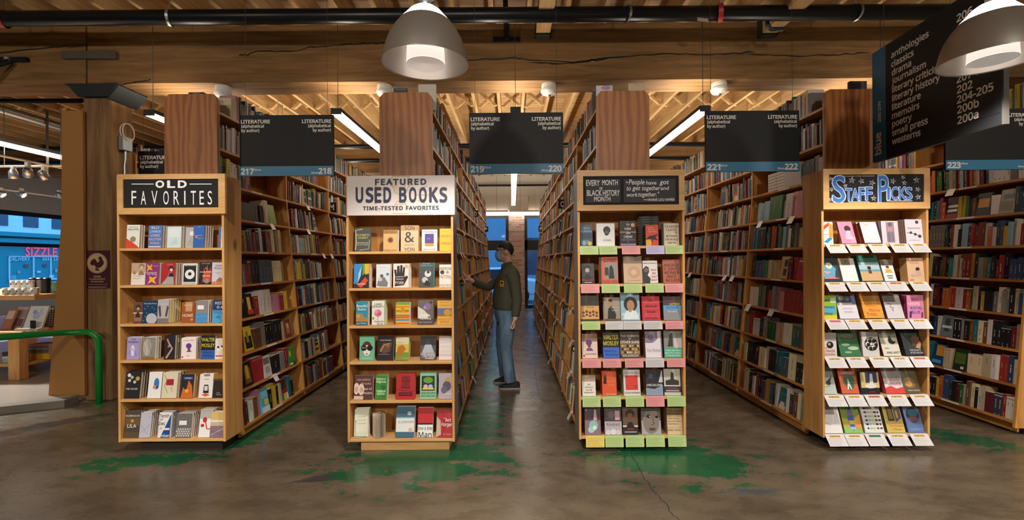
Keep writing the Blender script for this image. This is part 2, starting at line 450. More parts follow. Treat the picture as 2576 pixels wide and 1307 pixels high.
# left wall towards the street
struct(bx(XL - .3, YF, 3.02, XL, YB + .3, 4.6).build('wall_left', M['white_wall']))
struct(bx(XL - .3, YF, -.1, XL, YB + .3, .72).build('wall_left_sill', M['white_wall']))
struct(bx(XL - .3, YF, .72, XL, 7.6, 3.02).build('wall_left_pier', M['white_wall']))
mb = MB(); x0, x1 = XL - .16, XL - .04
mb.box(x0, 7.6, 2.90, x1, YB, 3.02); mb.box(x0, 7.6, .72, x1, YB, .80); mb.box(x0, 7.6, 2.03, x1, YB, 2.13)
for y in (7.6, 10.9, YB - .1): mb.box(x0, y, .8, x1, y + .1, 2.9)
w = struct(mb.build('window_3', M['dark_frame']))
bx(XL - .11, 7.7, .8, XL - .098, YB - .1, 2.03).build('pane', M['glass'], w); bx(XL - .11, 7.7, 2.13, XL - .098, YB - .1, 2.9).build('pane', M['glass'], w)
struct(bx(XR, YF, -.1, XR + .2, YB + .3, 4.6).build('wall_right', M['white_wall']))
struct(bx(XL, YF - .2, -.1, XR, YF, 4.6).build('wall_front', M['white_wall']))
# outside
M['asphalt'] = plain('asphalt', '#6d7276', .8, vary=.15, vscale=2)
struct(bx(-60, 4, -.25, XL - .3, 70, -.2).build('street_ground', M['asphalt']))
struct(bx(XL - .3, YB + .3, -.25, 60, 70, -.2).build('street_ground', M['asphalt']))
M['teal_front'] = plain('teal_shopfront', '#1f8f93', .6); M['pale_stone'] = plain('pale_stone', '#dfe3e6', .8, vary=.08, vscale=1)
M['dark_glass'] = plain('dark_shop_glass', '#2a3b4a', .15)
t = empty('pizza_shop', (-24, 23, -.2), 'teal pizza shop across the street with pink sign letters over its window', 'building')
rel = lambda mb: setattr(mb, 'T', Matrix.Translation((24, -23, .2))) or mb
mb = rel(MB()); mb.box(-30, 14, -.2, -24, 32, 3.0); mb.box(-24, 14, 2.55, -23.7, 32, 2.75); mb.box(-24, 14, 2.85, -23.6, 32, 3.05)
mb.build('facade', M['teal_front'], t)
mb = rel(bx(-24.02, 21.65, .75, -23.96, 26.5, 1.90)); mb.build('shop_window', M['dark_glass'], t)
mb = rel(MB())
for y in (21.65, 22.75, 23.6, 24.6): mb.box(-23.96, y, .75, -23.92, y + .05, 1.9)
mb.box(-23.96, 21.65, .70, -23.9, 26.5, .78); mb.box(-23.96, 21.65, 1.88, -23.92, 26.5, 1.92); mb.build('window_frame', M['pale_stone'], t)
mb = rel(MB()); fx = lambda a, b: (-23.93, a, b)
put_text(mb, 'SIZZLE PIE', fx, 22.40, 1.93, .42, align='l', width=2.35, bold=.03)
mb.build('sign_lettering', plain('pink_letters', '#e04a66', .5, emit='#ff3c5c', es=.35), t)
mb = rel(MB())
put_text(mb, 'DELIVERY', fx, 21.68, 1.70, .16, align='l', width=.92, bold=.02); put_text(mb, '503-', fx, 23.2, 1.70, .15, align='l', width=.42, bold=.02)
put_text(mb, '234-', fx, 23.75, 1.70, .15, align='l', width=.42, bold=.02); mb.build('window_lettering', M['sign_white'], t)
rs = random.Random(2); mb = rel(MB())
for k in range(16):
    y, z = 21.75 + k * .3, .8 + (k % 3) * .28
    mb.box(-23.955, y, z, -23.95, y + rs.uniform(.1, .24), z + rs.uniform(.08, .2), rgb(rs.choice(['#8aa', '#c9b48a', '#a44', '#dde', '#556'])))
mb.build('window_display', M['print'], t)
t = empty('office_building', (-38, 34, -.2), 'pale stone building with rows of windows above the teal shop roof', 'building')
bx(-8, -20, 0, 0, 30, 16).build('facade', M['pale_stone'], t)
for i in range(9):
    for j in range(2):
        bx(0, -14 + i * 2.2, 4.6 + j * 3.0, .06, -12.9 + i * 2.2, 6.1 + j * 3.0).build('window', M['dark_glass'], t)
t = empty('street_facade', (0, 30, -.2), 'plain pale building seen through the far windows beyond the aisle', 'building')
bx(-14, 0, 0, 14, 5, 10).build('facade', plain('blue_grey_render', '#6d8290', .8), t)
for i in range(6): bx(-12 + i * 4, -.06, .8, -9.6 + i * 4, 0, 3.2).build('window', M['dark_glass'], t)
# a parked car beyond the window
t = empty('car', (-1.0, 19.0, -.2), 'pale car parked outside the window beyond the aisle', 'car')
prof = [(-2.1, .35), (-2.15, .7), (-1.7, .85), (-1.1, .95), (-.55, 1.42), (.75, 1.45), (1.45, 1.0), (2.05, .92), (2.15, .6), (2.1, .35)]
MB().prism(prof, lambda a, b, d: (a, d, b), -.85, .85).build('body', plain('car_paint', '#c9d2d8', .25), t, bevel=.06)
MB().prism([(-.95, .98), (-.5, 1.36), (.68, 1.38), (1.25, 1.02)], lambda a, b, d: (a, d, b), -.86, .86).build('side_glass', M['dark_glass'], t)
for x in (-1.35, 1.35):
    for y in (-.82, .82):
        MB().tube([(x, y - .1, .33), (x, y + .1, .33)], .33, 20).build('wheel', M['black_metal'], t)

# ------------------------------------------------------------------ ceiling, joists, beams, column
def deckmat():
    m, N, L, b = newmat('ceiling_planks')
    tc = N.new('ShaderNodeTexCoord'); wv = N.new('ShaderNodeTexWave'); wv.bands_direction = 'Y'; wv.inputs['Scale'].default_value = 1.1; wv.wave_profile = 'SAW'
    L.new(tc.outputs['Object'], wv.inputs['Vector'])
    mr = N.new('ShaderNodeMapRange'); mr.inputs[1].default_value = .0; mr.inputs[2].default_value = .07; mr.inputs[3].default_value = .25; mr.inputs[4].default_value = 1; L.new(wv.outputs['Fac'], mr.inputs[0])
    mp = N.new('ShaderNodeMapping'); mp.inputs['Scale'].default_value = (.8, 8, 8); no = N.new('ShaderNodeTexNoise'); no.inputs['Scale'].default_value = 2
    L.new(tc.outputs['Object'], mp.inputs[0]); L.new(mp.outputs[0], no.inputs['Vector'])
    rp = N.new('ShaderNodeValToRGB'); e = rp.color_ramp.elements; e[0].position = .3; e[1].position = .7
    e[0].color = (*rgb('#917048'), 1); e[1].color = (*rgb('#c09c6a'), 1); L.new(no.outputs['Fac'], rp.inputs[0])
    mx = N.new('ShaderNodeMix'); mx.data_type = 'RGBA'; mx.blend_type = 'MULTIPLY'; mx.inputs[0].default_value = 1
    L.new(rp.outputs[0], mx.inputs[6]); L.new(mr.outputs[0], mx.inputs[7]); L.new(mx.outputs[2], b.inputs['Base Color']); b.inputs['Roughness'].default_value = .75
    return m
M['deck'] = deckmat()
ZJ = 4.20
struct(bx(XL, YF, 4.50, XR, YB, 4.58).build('ceiling', M['deck']))
jm = bx(-.025, YF, ZJ, .025, YB, 4.50).mesh('ceiling_joist', M['joist'])
k = 0; x = -13.6; joists = []
while x < XR:
    o = bpy.data.objects.new('ceiling_joist', jm); C.objects.link(o); o.location = (x, 0, 0); struct(o); joists.append(x); x += .406
# cross bridging halfway along the bay
bm_ = MB()
for s in (-1, 1):
    bm_.T = None
    p = [(-.17, ZJ + .02), (-.17 + .05, ZJ + .005), (.18, ZJ + .26), (.18 - .05, ZJ + .285)] if s > 0 else [(.17, ZJ + .02), (.12, ZJ + .005), (-.18, ZJ + .26), (-.13, ZJ + .285)]
    bm_.prism(p, lambda a, b, d: (a, d, b), -.03 + s * .045, .03 + s * .045)
bme = bm_.mesh('ceiling_bridging', M['joist'])
for x in joists:
    for y in (7.9, 12.3):
        if -13 < x < 7.5 and not (y == 7.9 and .3 < x < 1.6):
            o = bpy.data.objects.new('ceiling_bridging', bme); C.objects.link(o); o.location = (x + .203, y, 0); struct(o)
ZB, YB0, YB1 = 3.56, 5.105, 5.48
def beam(name, xa, xb, ya, yb, cracks, z0=ZB):
    mb = bx(xa, ya, z0, xb, yb, ZJ)
    for pix in cracks:
        pts = [W(p[0], p[1], ya) for p in pix]; out, ws = [], []
        for a, c in zip(pts, pts[1:]):
            for k in range(6):
                t = k / 6; j = .008 if k else 0
                out.append((a[0] + (c[0] - a[0]) * t, a[1] + (c[1] - a[1]) * t + rnd.uniform(-j, j))); ws.append(.009 + rnd.uniform(0, .012))
        out.append(pts[-1]); ws.append(.003); ws[0] = .003
        polyline(mb, out, ws, mi=1, fn=lambda a, b: (a, ya - .001, b))
    return struct(mb.build(name, [M['beam'], M['crack']]))
beam('ceiling_beam', XL, -4.755, YB0 - .01, YB1, [[(-40, 136), (0, 133), (135, 118), (222, 114)]])
beam('ceiling_beam', -4.745, XR, YB0, YB1, [[(600, 138), (620, 139), (647, 129), (745, 128), (778, 118), (842, 114), (903, 111), (970, 108), (1180, 152), (1298, 145), (1328, 151), (1463, 157), (1503, 148), (1668, 135), (1786, 138), (1900, 131)],
    [(1330, 158), (1420, 160), (1470, 154), (1530, 147)], [(1876, 135), (1994, 141), (2095, 138), (2192, 133)], [(300, 213), (360, 205), (380, 200)]])
beam('ceiling_beam', XL, XR, 10.35, 10.72, [])
# purlins hung on the beam's near face
for px, pw in ((1365, .155), (1925, .16)):
    X, Z = W(px, 97, YB0)
    struct(bx(X - pw / 2, YF, Z + .02, X + pw / 2, YB0 - .004, ZJ - .02).build('ceiling_purlin', M['joist']))
    mb = MB(); mb.box(X - pw / 2 - .012, YB0 - .09, Z, X + pw / 2 + .012, YB0 - .001, Z + .018)
    for s in (-1, 1): mb.box(X + s * (pw / 2 + .005) - .005, YB0 - .09, Z, X + s * (pw / 2 + .005) + .005, YB0 - .001, Z + .3)
    tag(mb.build('joist_hanger', M['iron']), 'steel hanger holding the %s purlin on the big beam' % ('middle' if px < 1500 else 'second'), 'bracket')
# column with its iron cap
struct(bx(-4.83, 5.14, 0, -4.525, 5.445, 3.42).build('wall_column', M['column'], bevel=.012))
t = empty('column_cap', (-4.68, 5.29, 3.41), 'dark cast iron cap between the old timber column and the beam', 'bracket')
mb = MB(); mb.box(-.155, -.2, 0, .155, .2, .02); mb.box(-.30, -.2, .128, .27, .2, .149)
mb.prism([(-.155, .0), (.155, .0), (.25, .148), (-.29, .148)], lambda a, b, d: (a, d, b), -.205, -.185)
mb.prism([(-.155, .0), (.155, .0), (.25, .148), (-.29, .148)], lambda a, b, d: (a, d, b), .185, .205)
mb.build('cap_plate', M['iron'], t)
for y in (-.2, 0, .2):
    MB().prism([(.155, .0), (.175, .0), (.29, .13), (.29, .148), (.155, .148)], lambda a, b, d: (a, d, b), y - .012, y + .012).build('rib', M['iron'], t)
MB().prism([(.155, -.02), (.175, -.02), (.30, .125), (.285, .14)], lambda a, b, d: (a, d, b), -.2, .2).build('sloping_flange', M['iron'], t)
t = empty('junction_box', (-4.52, 5.30, 2.95), 'grey junction box with a coiled cable on the timber column side', 'electrical box')
a = bx(0, -.065, -.10, .06, .065, .06); a.build('box', M['grey_metal'], t, bevel=.006)
MB().tube([(.03, 0, -.1), (.03, 0, -.2), (.02, 0, -.28), (.02, 0, -1.2)], .012, 8).build('conduit', M['zinc'], t)
pts = [(.05 + .015 * math.sin(q * .5), .01 + .09 * math.cos(q), .12 + .1 * math.sin(q)) for q in [k * PI / 8 for k in range(0, 30)]]
MB().tube(pts, .0055, 6).build('cable', M['white_plastic'], t)
bx(0, -.03, -.62, .035, .03, -.6).build('clip', M['zinc'], t)
# ------------------------------------------------------------------ pipes and hardware under the ceiling
def pipe(pts, r, mat, label, n=14):
    return tag(MB().tube(pts, r, n).build('pipe', mat, smooth=True), label, 'pipe')
YP, ZP = 4.62, 4.035
pipe([(XL, YP, ZP), (XR, YP, ZP)], .074, M['black_pipe'], 'thick black pipe running along the big timber beam', 20)
def ring(name, X, r, w, mat, label, group=None, tilt=0.0, rod=True):
    t = empty(name, (X, YP, ZP), label, 'pipe clamp', group)
    mb = MB(); n = 20
    prof = []
    mb.tube([(0, 0, 0), (w, 0, 0)], r, n, cap=False); o = mb.build('band', mat, t); o.location = (-w / 2, 0, 0); o.rotation_euler = (0, 0, tilt)
    sm = o.modifiers.new('solid', 'SOLIDIFY'); sm.thickness = .006; sm.offset = 1
    if rod: MB().tube([(0, 0, r), (0, 0, ZJ - ZP)], .007, 6).build('rod', M['zinc'], t)
ring('pipe_clamp', W(6, 40, YP)[0], .083, .045, M['red'], 'red clamp round the thick black pipe above the gift shop corner', tilt=.3)
ring('pipe_clamp', W(1811, 35, YP)[0], .083, .045, M['red'], 'red clamp round the thick black pipe beside its paper tag', tilt=-.3)
for px, lab in ((427, 'thin steel hanger on the thick black pipe above the old favorites bookcase'), (1578, 'thin steel hanger on the thick black pipe above the chalkboard quote bookcase'), (2152, 'thin steel hanger on the thick black pipe beside the big directory sign')):
    ring('pipe_hanger', W(px, 30, YP)[0], .079, .025, M['zinc'], lab, tilt=.25)
X, Z = W(1768, 48, YP - .08); mb = bx(-.055, -.002, -.03, .055, 0, .012)
o = tag(mb.build('paper_tag', plain('buff_paper', '#b0a48c', .7), loc=(X, YP - .079, Z)), 'small buff paper tag stuck to the thick black pipe', 'tag'); o.rotation_euler = (-.3, .12, 0)
t = empty('sway_brace', (W(1275, 100, YB0)[0], YB0, W(1275, 103, YB0)[1]), 'black strut with a flat foot bolted to the beam behind the pipe', 'brace')
bx(-.15, -.035, -.02, .15, -.001, .03).build('foot_plate', M['black_metal'], t); MB().tube([(0, -.045, 0), (-.01, -.06, .3), (-.02, -.12, .62)], .028, 8).build('strut', M['black_metal'], t)
t = empty('sway_brace', (W(40, 154, YB0)[0], YB0 - .01, W(40, 154, YB0)[1]), 'black slanting strut on a short rail, bolted to the beam over the shop', 'brace')
bx(-.17, -.045, -.02, .17, -.001, .025).build('foot_plate', M['black_metal'], t); MB().tube([(.0, -.06, -.03), (-.12, -.2, -.17), (-.3, -.42, -.36)], .03, 8).build('strut', M['black_metal'], t)
MB().lathe([(.0, -.02), (.03, -.02), (.03, .03), (.0, .03)], 12, (-.02, -.06, -.02)).build('bolt_head', M['zinc'], t)
X0, Z0 = W(155, 147, YB0 - .05); X1, Z1 = W(289, 127, YB0 - .05)
tag(bx(X0, YB0 - .055, Z0, X1, YB0 - .011, Z1).build('steel_plate', plain('dull_steel', '#5a4f45', .6, .4, vary=.3), bevel=.004), 'dull steel angle plate across the joint in the timber beam', 'plate')
pipe([(XL, 5.75, 3.62), (-4.9, 5.75, 3.60)], .028, M['black_pipe'], 'thin dark pipe under the beam leading to the column')
pipe([(-8.15, 5.6, 4.02), (-8.15, YB, 4.02)], .07, M['zinc'], 'grey pipe running back over the gift shop ceiling')
pipe([(-8.05, 7.9, ZJ), (-8.05, 7.9, 3.0)], .018, M['grey_metal'], 'slim grey rod hanging beside the gift shop lights')
pipe([(XL, 9.55, 3.95), (XR, 9.55, 3.95)], .05, M['black_pipe'], 'slim black pipe crossing the aisles ahead of the second beam')
pipe([(XL, 10.2, 3.80), (XR, 10.2, 3.80)], .045, M['black_pipe'], 'black pipe hugging the second beam at the aisles\' middle')
pipe([(XL, 14.1, 3.86), (XR, 14.1, 3.86)], .03, M['black_pipe'], 'thin black pipe along the top of the far white wall')
X, Z = W(1930, 95, 4.9); 
pipe([(X - .10, 4.72, ZP), (X - .10, 4.72, Z + .05), (X - .06, 4.72, Z), (X + .06, 4.72, Z)], .022, M['iron'], 'short bent conduit dropping below the thick pipe by the second purlin')
tag(bx(.25, 14.22, 3.05, .85, YB - .001, 3.55).build('wall_cabinet', M['white_wall'], bevel=.01), 'white cabinet fixed high on the far white wall', 'cabinet').location = (-.33, 0, 0)
for k, (xa, xb) in enumerate(((-2.6, -.12), (-.07, 2.4))):
    t = empty('wall_light', ((xa + xb) / 2, 14.2, 3.02), 'long fluorescent light over the %s of the two far windows' % ('first' if k == 0 else 'second'), 'light', 'lights over the far windows')
    bx((xa - xb) / 2, -.06, .02, (xb - xa) / 2, .06, .08).build('housing', M['white_plastic'], t); bx((xa - xb) / 2 + .02, -.05, -.05, (xb - xa) / 2 - .02, .05, .02).build('tube_lens', M['tube_down'], t)
    for x in (-.9, .9): MB().tube([(x, 0, .08), (x, 0, ZJ - 3.02)], .004, 5).build('wire', M['wire'], t)
for X, lab in ((-.95, 'pale wall stud strip above the far windows, first one'), (.82, 'pale wall stud strip above the far windows beside the cabinet')):
    tag(bx(X - .06, YB - .03, 3.12, X + .06, YB - .001, 4.0).build('wall_batten', M['white_plastic']), lab, 'batten')

# ------------------------------------------------------------------ lights
def spot(name, loc, power, r=.07, size=2.5, col=(1, .93, .85), rot=(0, 0, 0), blend=.35):
    l = bpy.data.lights.new(name, 'SPOT'); l.energy = power; l.shadow_soft_size = r; l.spot_size = size; l.spot_blend = blend; l.color = col
    o = bpy.data.objects.new(name, l); C.objects.link(o); o.location = loc; o.rotation_euler = rot; return o
ZR = 2.655
def pendant(X, Y, label, first=None):
    t = empty('pendant_lamp', (X, Y, ZR), label, 'lamp', 'spun aluminium pendant lamps')
    mb = MB(); sh = [(.236, 0), (.232, .03), (.222, .075), (.203, .13), (.175, .18), (.143, .222)]
    mb.lathe(sh, 48, mi=0); mb.lathe([(r - .004, z) for r, z in sh][::-1], 48, mi=1); mb.lathe([(.236, 0), (.239, -.004), (.236, -.006), (.232, 0)], 48, mi=0)
    mb.build('shade', [M['alu'], M['alu_in']], t, smooth=True)
    MB().lathe([(.142, .223), (.114, .254), (.09, .283), (.065, .302), (.045, .31)], 40).build('glowing_crown', M['lamp_glow'], t, smooth=True)
    mb = MB(); mb.lathe([(.107, -.006), (.104, .06), (.098, .15), (.09, .2)], 40); mb.build('refractor', M['lamp_lens'], t, smooth=True)
    MB().lathe([(.107, -.007), (.06, -.002), (.0, .002)], 40).build('glass_lens', plain('prism_glass', '#c8c2bc', .18, .6, emit='#fff2e6', es=.12), t, smooth=True)
    mb = MB(); mb.lathe([(.03, .31), (.03, .37), (.055, .37), (.055, .40), (.075, .40), (.075, .41), (.02, .42), (.012, .44), (.012, ZJ - ZR)], 24); mb.build('stem', M['zinc'], t, smooth=True)
    s = spot('lamp_light', (0, 0, -.02), LAMP_POWER); s.parent = t
    return t
LY = 2.55
pendant(-.475, LY, 'spun aluminium pendant lamp hanging over the middle of the floor')
pendant(2.70, LY, 'spun aluminium pendant lamp overlapping the big black directory sign')
def aim(o, target):
    o.rotation_euler = (Vector(target) - o.location).to_track_quat('-Z', 'Y').to_euler(); return o
aim(spot('track_light', (-1.75, .7, 3.7), 150, .05, .62, (1, .93, .84), blend=.7), (-2.72, YP - .95, 1.25))  # unseen spot without a fixture, lighting the old favorites endcap
for X, Y in ((5.87, LY), (-2.0, -.9), (1.2, -.9), (4.4, -.9), (-5.2, -.9)):
    s = spot('lamp_light', (X, Y, ZR - .02), LAMP_POWER * ((.55 if X < 0 else 1.0) if Y > 0 else 1.3))
for X in (-5.5, -1.8, 1.8, 5.5):   # unseen fill spots added behind the viewer to brighten beam and displays
    spot('track_light', (X, -2.6, 3.7), TRACK * 1.1, .18, 1.35, (1, .92, .8), (math.radians(78), 0, -X * .02), .6)
def fluorescent(X, Y, Z, L, label, group, down=M['tube_down']):
    t = empty('fluorescent_light', (X, Y, Z), label, 'light', group)
    mb = MB(); mb.box(-.055, 0, -.008, .055, .012, .055); mb.box(-.055, L - .012, -.008, .055, L, .055); mb.box(-.055, .012, .015, -.05, L - .012, .055); mb.box(.05, .012, .015, .055, L - .012, .055)
    mb.box(-.05, .012, .018, .05, L - .012, .028)
    mb.build('housing', M['iron'], t)
    bx(-.053, .013, -.004, .053, L - .013, .016).build('lens', down, t)
    bx(-.04, .05, .0285, .04, L - .05, .033).build('top_tube', M['tube_up'], t)
    for y in (.06, L - .06): MB().tube([(0, y, .03), (0, y, ZJ - Z if not (YB0 < Y + y < YB1 or 10.33 < Y + y < 10.74) else ZB - Z)], .003, 5).build('wire', M['wire'], t)
Z = 3.11
for X, name in ((-3.82, 'the aisle between the timber column and old favorites'), (-1.845, 'the aisle between old favorites and used books'), (.05, 'the middle aisle with the man'), (2.05, 'the aisle between chalkboard quote and staff picks'), (3.95, 'the aisle past staff picks')):
    for k in range(3):
        fluorescent(X, 4.80 + k * 2.75, Z, 2.72, '%s fluorescent light hung over %s' % (('front', 'second', 'farthest')[k], name), 'fluorescent lights over ' + name)
# alarms under the beam
t0 = None
for px, py, lab in ((562, 242, 'old favorites'), (968, 238, 'used books'), (1381, 238, 'middle aisle sign'), (1809, 237, 'aisle 221 sign')):
    X, Zc = W(px, py, 5.22)
    t = empty('smoke_detector', (X, 5.22, ZB), 'white round smoke alarm under the beam over the ' + lab, 'smoke alarm', 'smoke alarms under the beam')
    MB().lathe([(.0, -.001), (.082, -.001), (.085, -.03), (.082, -.06), (.093, -.066), (.093, -.09), (.075, -.115), (.03, -.125), (.0, -.125)], 32).build('body', M['white_plastic'], t, smooth=False)
    MB().lathe([(.022, -.124), (.02, -.14), (.0, -.142)], 16).build('sensor', M['zinc'], t, smooth=True)

# ------------------------------------------------------------------ hanging signs
CUR[0] = 'sans'
def aisle_sign(px, py_top, Y, num_l, num_r, label, wpx=236.5):
    q = Y / 4.3
    X0, Z1 = W(px, py_top, Y); w = wpx * Y / F; h = .575 * q; Z0 = Z1 - h
    t = empty('aisle_sign', (X0, Y, Z0), label, 'sign', 'hanging aisle signs')
    bx(0, 0, 0, w, .018, h).build('panel', M['black_sign'], t)
    bx(0, -.003, 0, w, 0, .092 * q).build('blue_band', M['blue_band'], t)
    fn = lambda a, b: (a, -.0012, b); fb = lambda a, b: (a, -.0042, b)
    for al, x, n in (('l', .016 * q, num_l), ('r', w - .022 * q, num_r)):
        s = 1 if al == 'l' else -1; mb = MB()
        put_text(mb, 'LITERATURE', fn, x, h - .077 * q, .032 * q, align=al, width=.272 * q, bold=.045)
        put_text(mb, '(alphabetical', fn, x + .003 * s, h - .117 * q, .027 * q, align=al, width=.212 * q, bold=.036)
        put_text(mb, 'by author)', fn, x + .003 * s, h - .158 * q, .027 * q, align=al, width=.168 * q, bold=.036)
        mb.build('lettering', M['sign_white'], t); mb = MB()
        put_text(mb, n, fb, x, .018 * q, .051 * q, align=al, width=.118 * q, bold=.055)
        put_text(mb, 'blue', fb, x + s * .126 * q, (.05 if s > 0 else .019) * q, .018 * q, align=al, width=.06 * q, bold=.03)
        mb.build('number_lettering', M['sign_white'], t)
    for x in (.055, w - .055): MB().tube([(x, .009, h), (x, .009, ZJ - Z0)], .0018, 5).build('wire', M['wire'], t)
aisle_sign(602, 290, 4.12, '217', '218', 'black hanging sign between the old favorites and used books endcaps')
aisle_sign(1180, 284, 4.12, '219', '220', 'black hanging sign over the middle aisle where the man stands')
aisle_sign(1774, 279, 4.12, '221', '222', 'black hanging sign between the chalkboard quote and staff picks endcaps')
aisle_sign(2378, 274, 3.72, '223', '224', 'black hanging sign past the staff picks endcap, partly behind the directory sign')
aisle_sign(348, 380, 5.65, '215', '216', 'black hanging sign half hidden behind the old favorites plywood panel')
# the big directory sign, hung across the row
Ya, Yb = 3.87, 2.76
Pa = Vector((W(2195, 270, Ya)[0], Ya, 2.352)); Pb = Vector((2.985, Yb, 2.352)); HS = .925
ax = (Pb - Pa); LS = ax.length; ax.normalize(); nrm = Vector((-ax.y, ax.x, 0)) * -1
if nrm.x > 0: nrm = -nrm
def on_sign(px, py):
    """where a pixel's ray meets the sign's face: along, up"""
    u, v = px - CX, CY - py; u, v = u + ROLL * v, v - ROLL * u
    d = Vector((u / F, 1, v / F)); o = Vector((0, 0, H)); k = (Pa - o).dot(nrm) / d.dot(nrm); q = o + d * k - Pa
    return q.dot(ax), q.z
t = empty('directory_sign', tuple(Pa), 'big black directory sign with blue edge listing anthologies to westerns', 'sign')
T = Matrix.Translation(-Pa)
fs = lambda d: (lambda a, b: tuple(ax * a + Vector((0, 0, b)) + nrm * d))
def slab(a0, b0, a1, b1, d0, d1):
    return MB().prism([(a0, b0), (a1, b0), (a1, b1), (a0, b1)], lambda a, b, d: fs(d)(a, b), d0, d1)
slab(0, 0, LS, HS, -.035, -.004).build('backing', M['back_grey'], t)
ab = on_sign(2229, 300)[0]
slab(ab, 0, LS - .012, .075, -.004, 0).build('lower_panel', M['black_sign'], t); slab(ab, .077, LS - .012, HS, -.004, .001).build('face', M['black_sign'], t)
slab(0, 0, ab - .001, HS, -.004, .001).build('blue_edge', M['blue_edge'], t)
f3 = fs(.0025)
for s, (cx, cy) in {'anthologies': (1090, 436), 'classics': (1091, 505), 'drama': (1094, 567), 'journalism': (1095, 629), 'literary criticism': (1097, 695), 'literary history': (1097, 760), 'literature': (1097, 824), 'memoirs': (1097, 889), 'poetry': (1097, 950), 'small press': (1097, 1016), 'westerns': (1097, 1080)}.items():
    a, b = on_sign(1876 + .3367 * cx, .3367 * cy)
    mb = MB(); put_text(mb, s, f3, a, b, .047, align='l', bold=.035); mb.build('lettering', M['sign_white'], t)
for s, (cx, cy) in {'206': (1580, 168), '207-228': (1580, 622), '202': (1582, 700), '204-205': (1582, 775), '200b': (1584, 850), '200a': (1586, 928)}.items():
    a, b = on_sign(1876 + .3367 * cx, .3367 * cy); mb = MB(); put_text(mb, s, f3, a, b, .049, align='l', bold=.035); mb.build('lettering', M['sign_white'], t)
rot = lambda a0, b0: (lambda a, b: fs(.0025)(a0 - b, b0 + a))
a, b = on_sign(2217, 386); mb = MB(); put_text(mb, 'blue', rot(a, b), 0, 0, .066, align='l', bold=.05); mb.build('lettering', M['sign_white'], t); mb = MB()
a, b = on_sign(2217, 306); put_text(mb, '200-299', rot(a, b), 0, 0, .034, align='l', bold=.03)
mb.build('lettering', M['sign_white'], t)
for a in (.11, LS - .11):
    MB().tube([fs(-.018)(a, HS), fs(-.018)(a, ZJ - Pa.z)], .002, 5).build('wire', M['wire'], t)

CUR[0] = 'plain'
# ------------------------------------------------------------------ the long two-sided bookcases
M['kick'] = plain('dark_kick_board', '#2c221a', .7)
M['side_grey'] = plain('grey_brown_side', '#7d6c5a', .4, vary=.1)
TH = math.atan(.0907); ZK = 2.25; DEP = .215
LEV = [.12, .43, .735, 1.04, 1.345, 1.65, 1.945, 2.245, 2.545, 2.86]
BAY, YS = 1.175, 3.942
def hw(z): return .225 if z >= ZK else .225 + (ZK - z) * .0907
def frame_at(s, z):
    """front edge point, inward and upward directions of one shelf on side s"""
    a = 0 if z > 2.2 else TH
    return (s * hw(z), z), (-s * math.cos(a), -math.sin(a)), (-s * math.sin(a), math.cos(a))
def shelf_mesh(s, z):
    p, n, w = frame_at(s, z); t = .022
    q = [(p[0], p[1]), (p[0] + n[0] * DEP, p[1] + n[1] * DEP), (p[0] + n[0] * DEP - w[0] * t, p[1] + n[1] * DEP - w[1] * t), (p[0] - w[0] * t, p[1] - w[1] * t)]
    mb = MB().prism(q, lambda a, b, d: (a, d, b), .0225, BAY - .0005)
    if z < .2:
        mb.box(p[0] - s * .045 - .009, .0225, .02, p[0] - s * .045 + .009, BAY - .0005, .098)
    return mb.mesh('shelf', M['pine_y'])
HT = 2.97
def upright_mesh():
    q = [(-hw(.06), .06), (hw(.06), .06), (hw(ZK), ZK), (.225, HT - .03), (.2, HT), (-.2, HT), (-.225, HT - .03), (-hw(ZK), ZK)]
    return MB().prism(q, lambda a, b, d: (a, d, b), 0, .022).mesh('upright', M['pine'])
def back_mesh(s):
    a, b = hw(.1) - DEP, hw(ZK) - DEP
    q = [(s * a, .1), (s * b, ZK), (s * b, HT - .02), (s * (b - .007), HT - .02), (s * (b - .007), ZK), (s * (a - .012), .1)]
    return MB().prism(q, lambda x, z, d: (x, d, z), .022, BAY).mesh('back_panel', M['pine_dark'])
M['pine_dark'] = wood('pine_back', '#7a4a1e', '#a06a31', (10, 10, 1.3), 2.0, .5)
def strip_mesh(s, z):
    p, n, w = frame_at(s, z)
    q = [(p[0] - n[0] * e - w[0] * d, p[1] - n[1] * e - w[1] * d) for e, d in ((.0008, .003), (.0022, .003), (.0022, .019), (.0008, .019))]
    return MB().prism(q, lambda a, b, d: (a, d, b), .50, .68).mesh('label_strip', M['paper'])
LM = {(s, z): strip_mesh(s, z) for s in (1, -1) for z in LEV[:8]}
SM = {(s, z): shelf_mesh(s, z) for s in (1, -1) for z in LEV}
UM, BM = upright_mesh(), {s: back_mesh(s) for s in (1, -1)}
KM = bx(-hw(.1) + .09, 0, 0, hw(.1) - .09, BAY, .06).mesh('kick_base', M['kick'])
PLM = MB().prism([(-hw(.12), .12), (hw(.12), .12), (hw(2.2), 2.2), (.2285, 2.25), (.2285, 2.955), (.187, 3.0), (-.187, 3.0), (-.2285, 2.955), (-.2285, 2.25), (-hw(2.2), 2.2)], lambda a, b, d: (a, d, b), -.02, 0).mesh('end_panel', M['ply'])
def link(me, parent):
    o = bpy.data.objects.new(me.name.split('.')[0], me); C.objects.link(o); o.parent = parent; return o
ORD = ['first', 'second', 'third', 'fourth', 'fifth', 'sixth', 'seventh', 'eighth', 'ninth', 'tenth', 'eleventh', 'twelfth', 'thirteenth', 'fourteenth', 'fifteenth',
       'sixteenth', 'seventeenth', 'eighteenth', 'nineteenth', 'twentieth', 'twenty-first', 'twenty-second', 'twenty-third', 'twenty-fourth', 'twenty-fifth', 'twenty-sixth',
       'twenty-seventh', 'twenty-eighth', 'twenty-ninth', 'thirtieth', 'thirty-first', 'thirty-second', 'thirty-third', 'thirty-fourth', 'thirty-fifth', 'thirty-sixth']
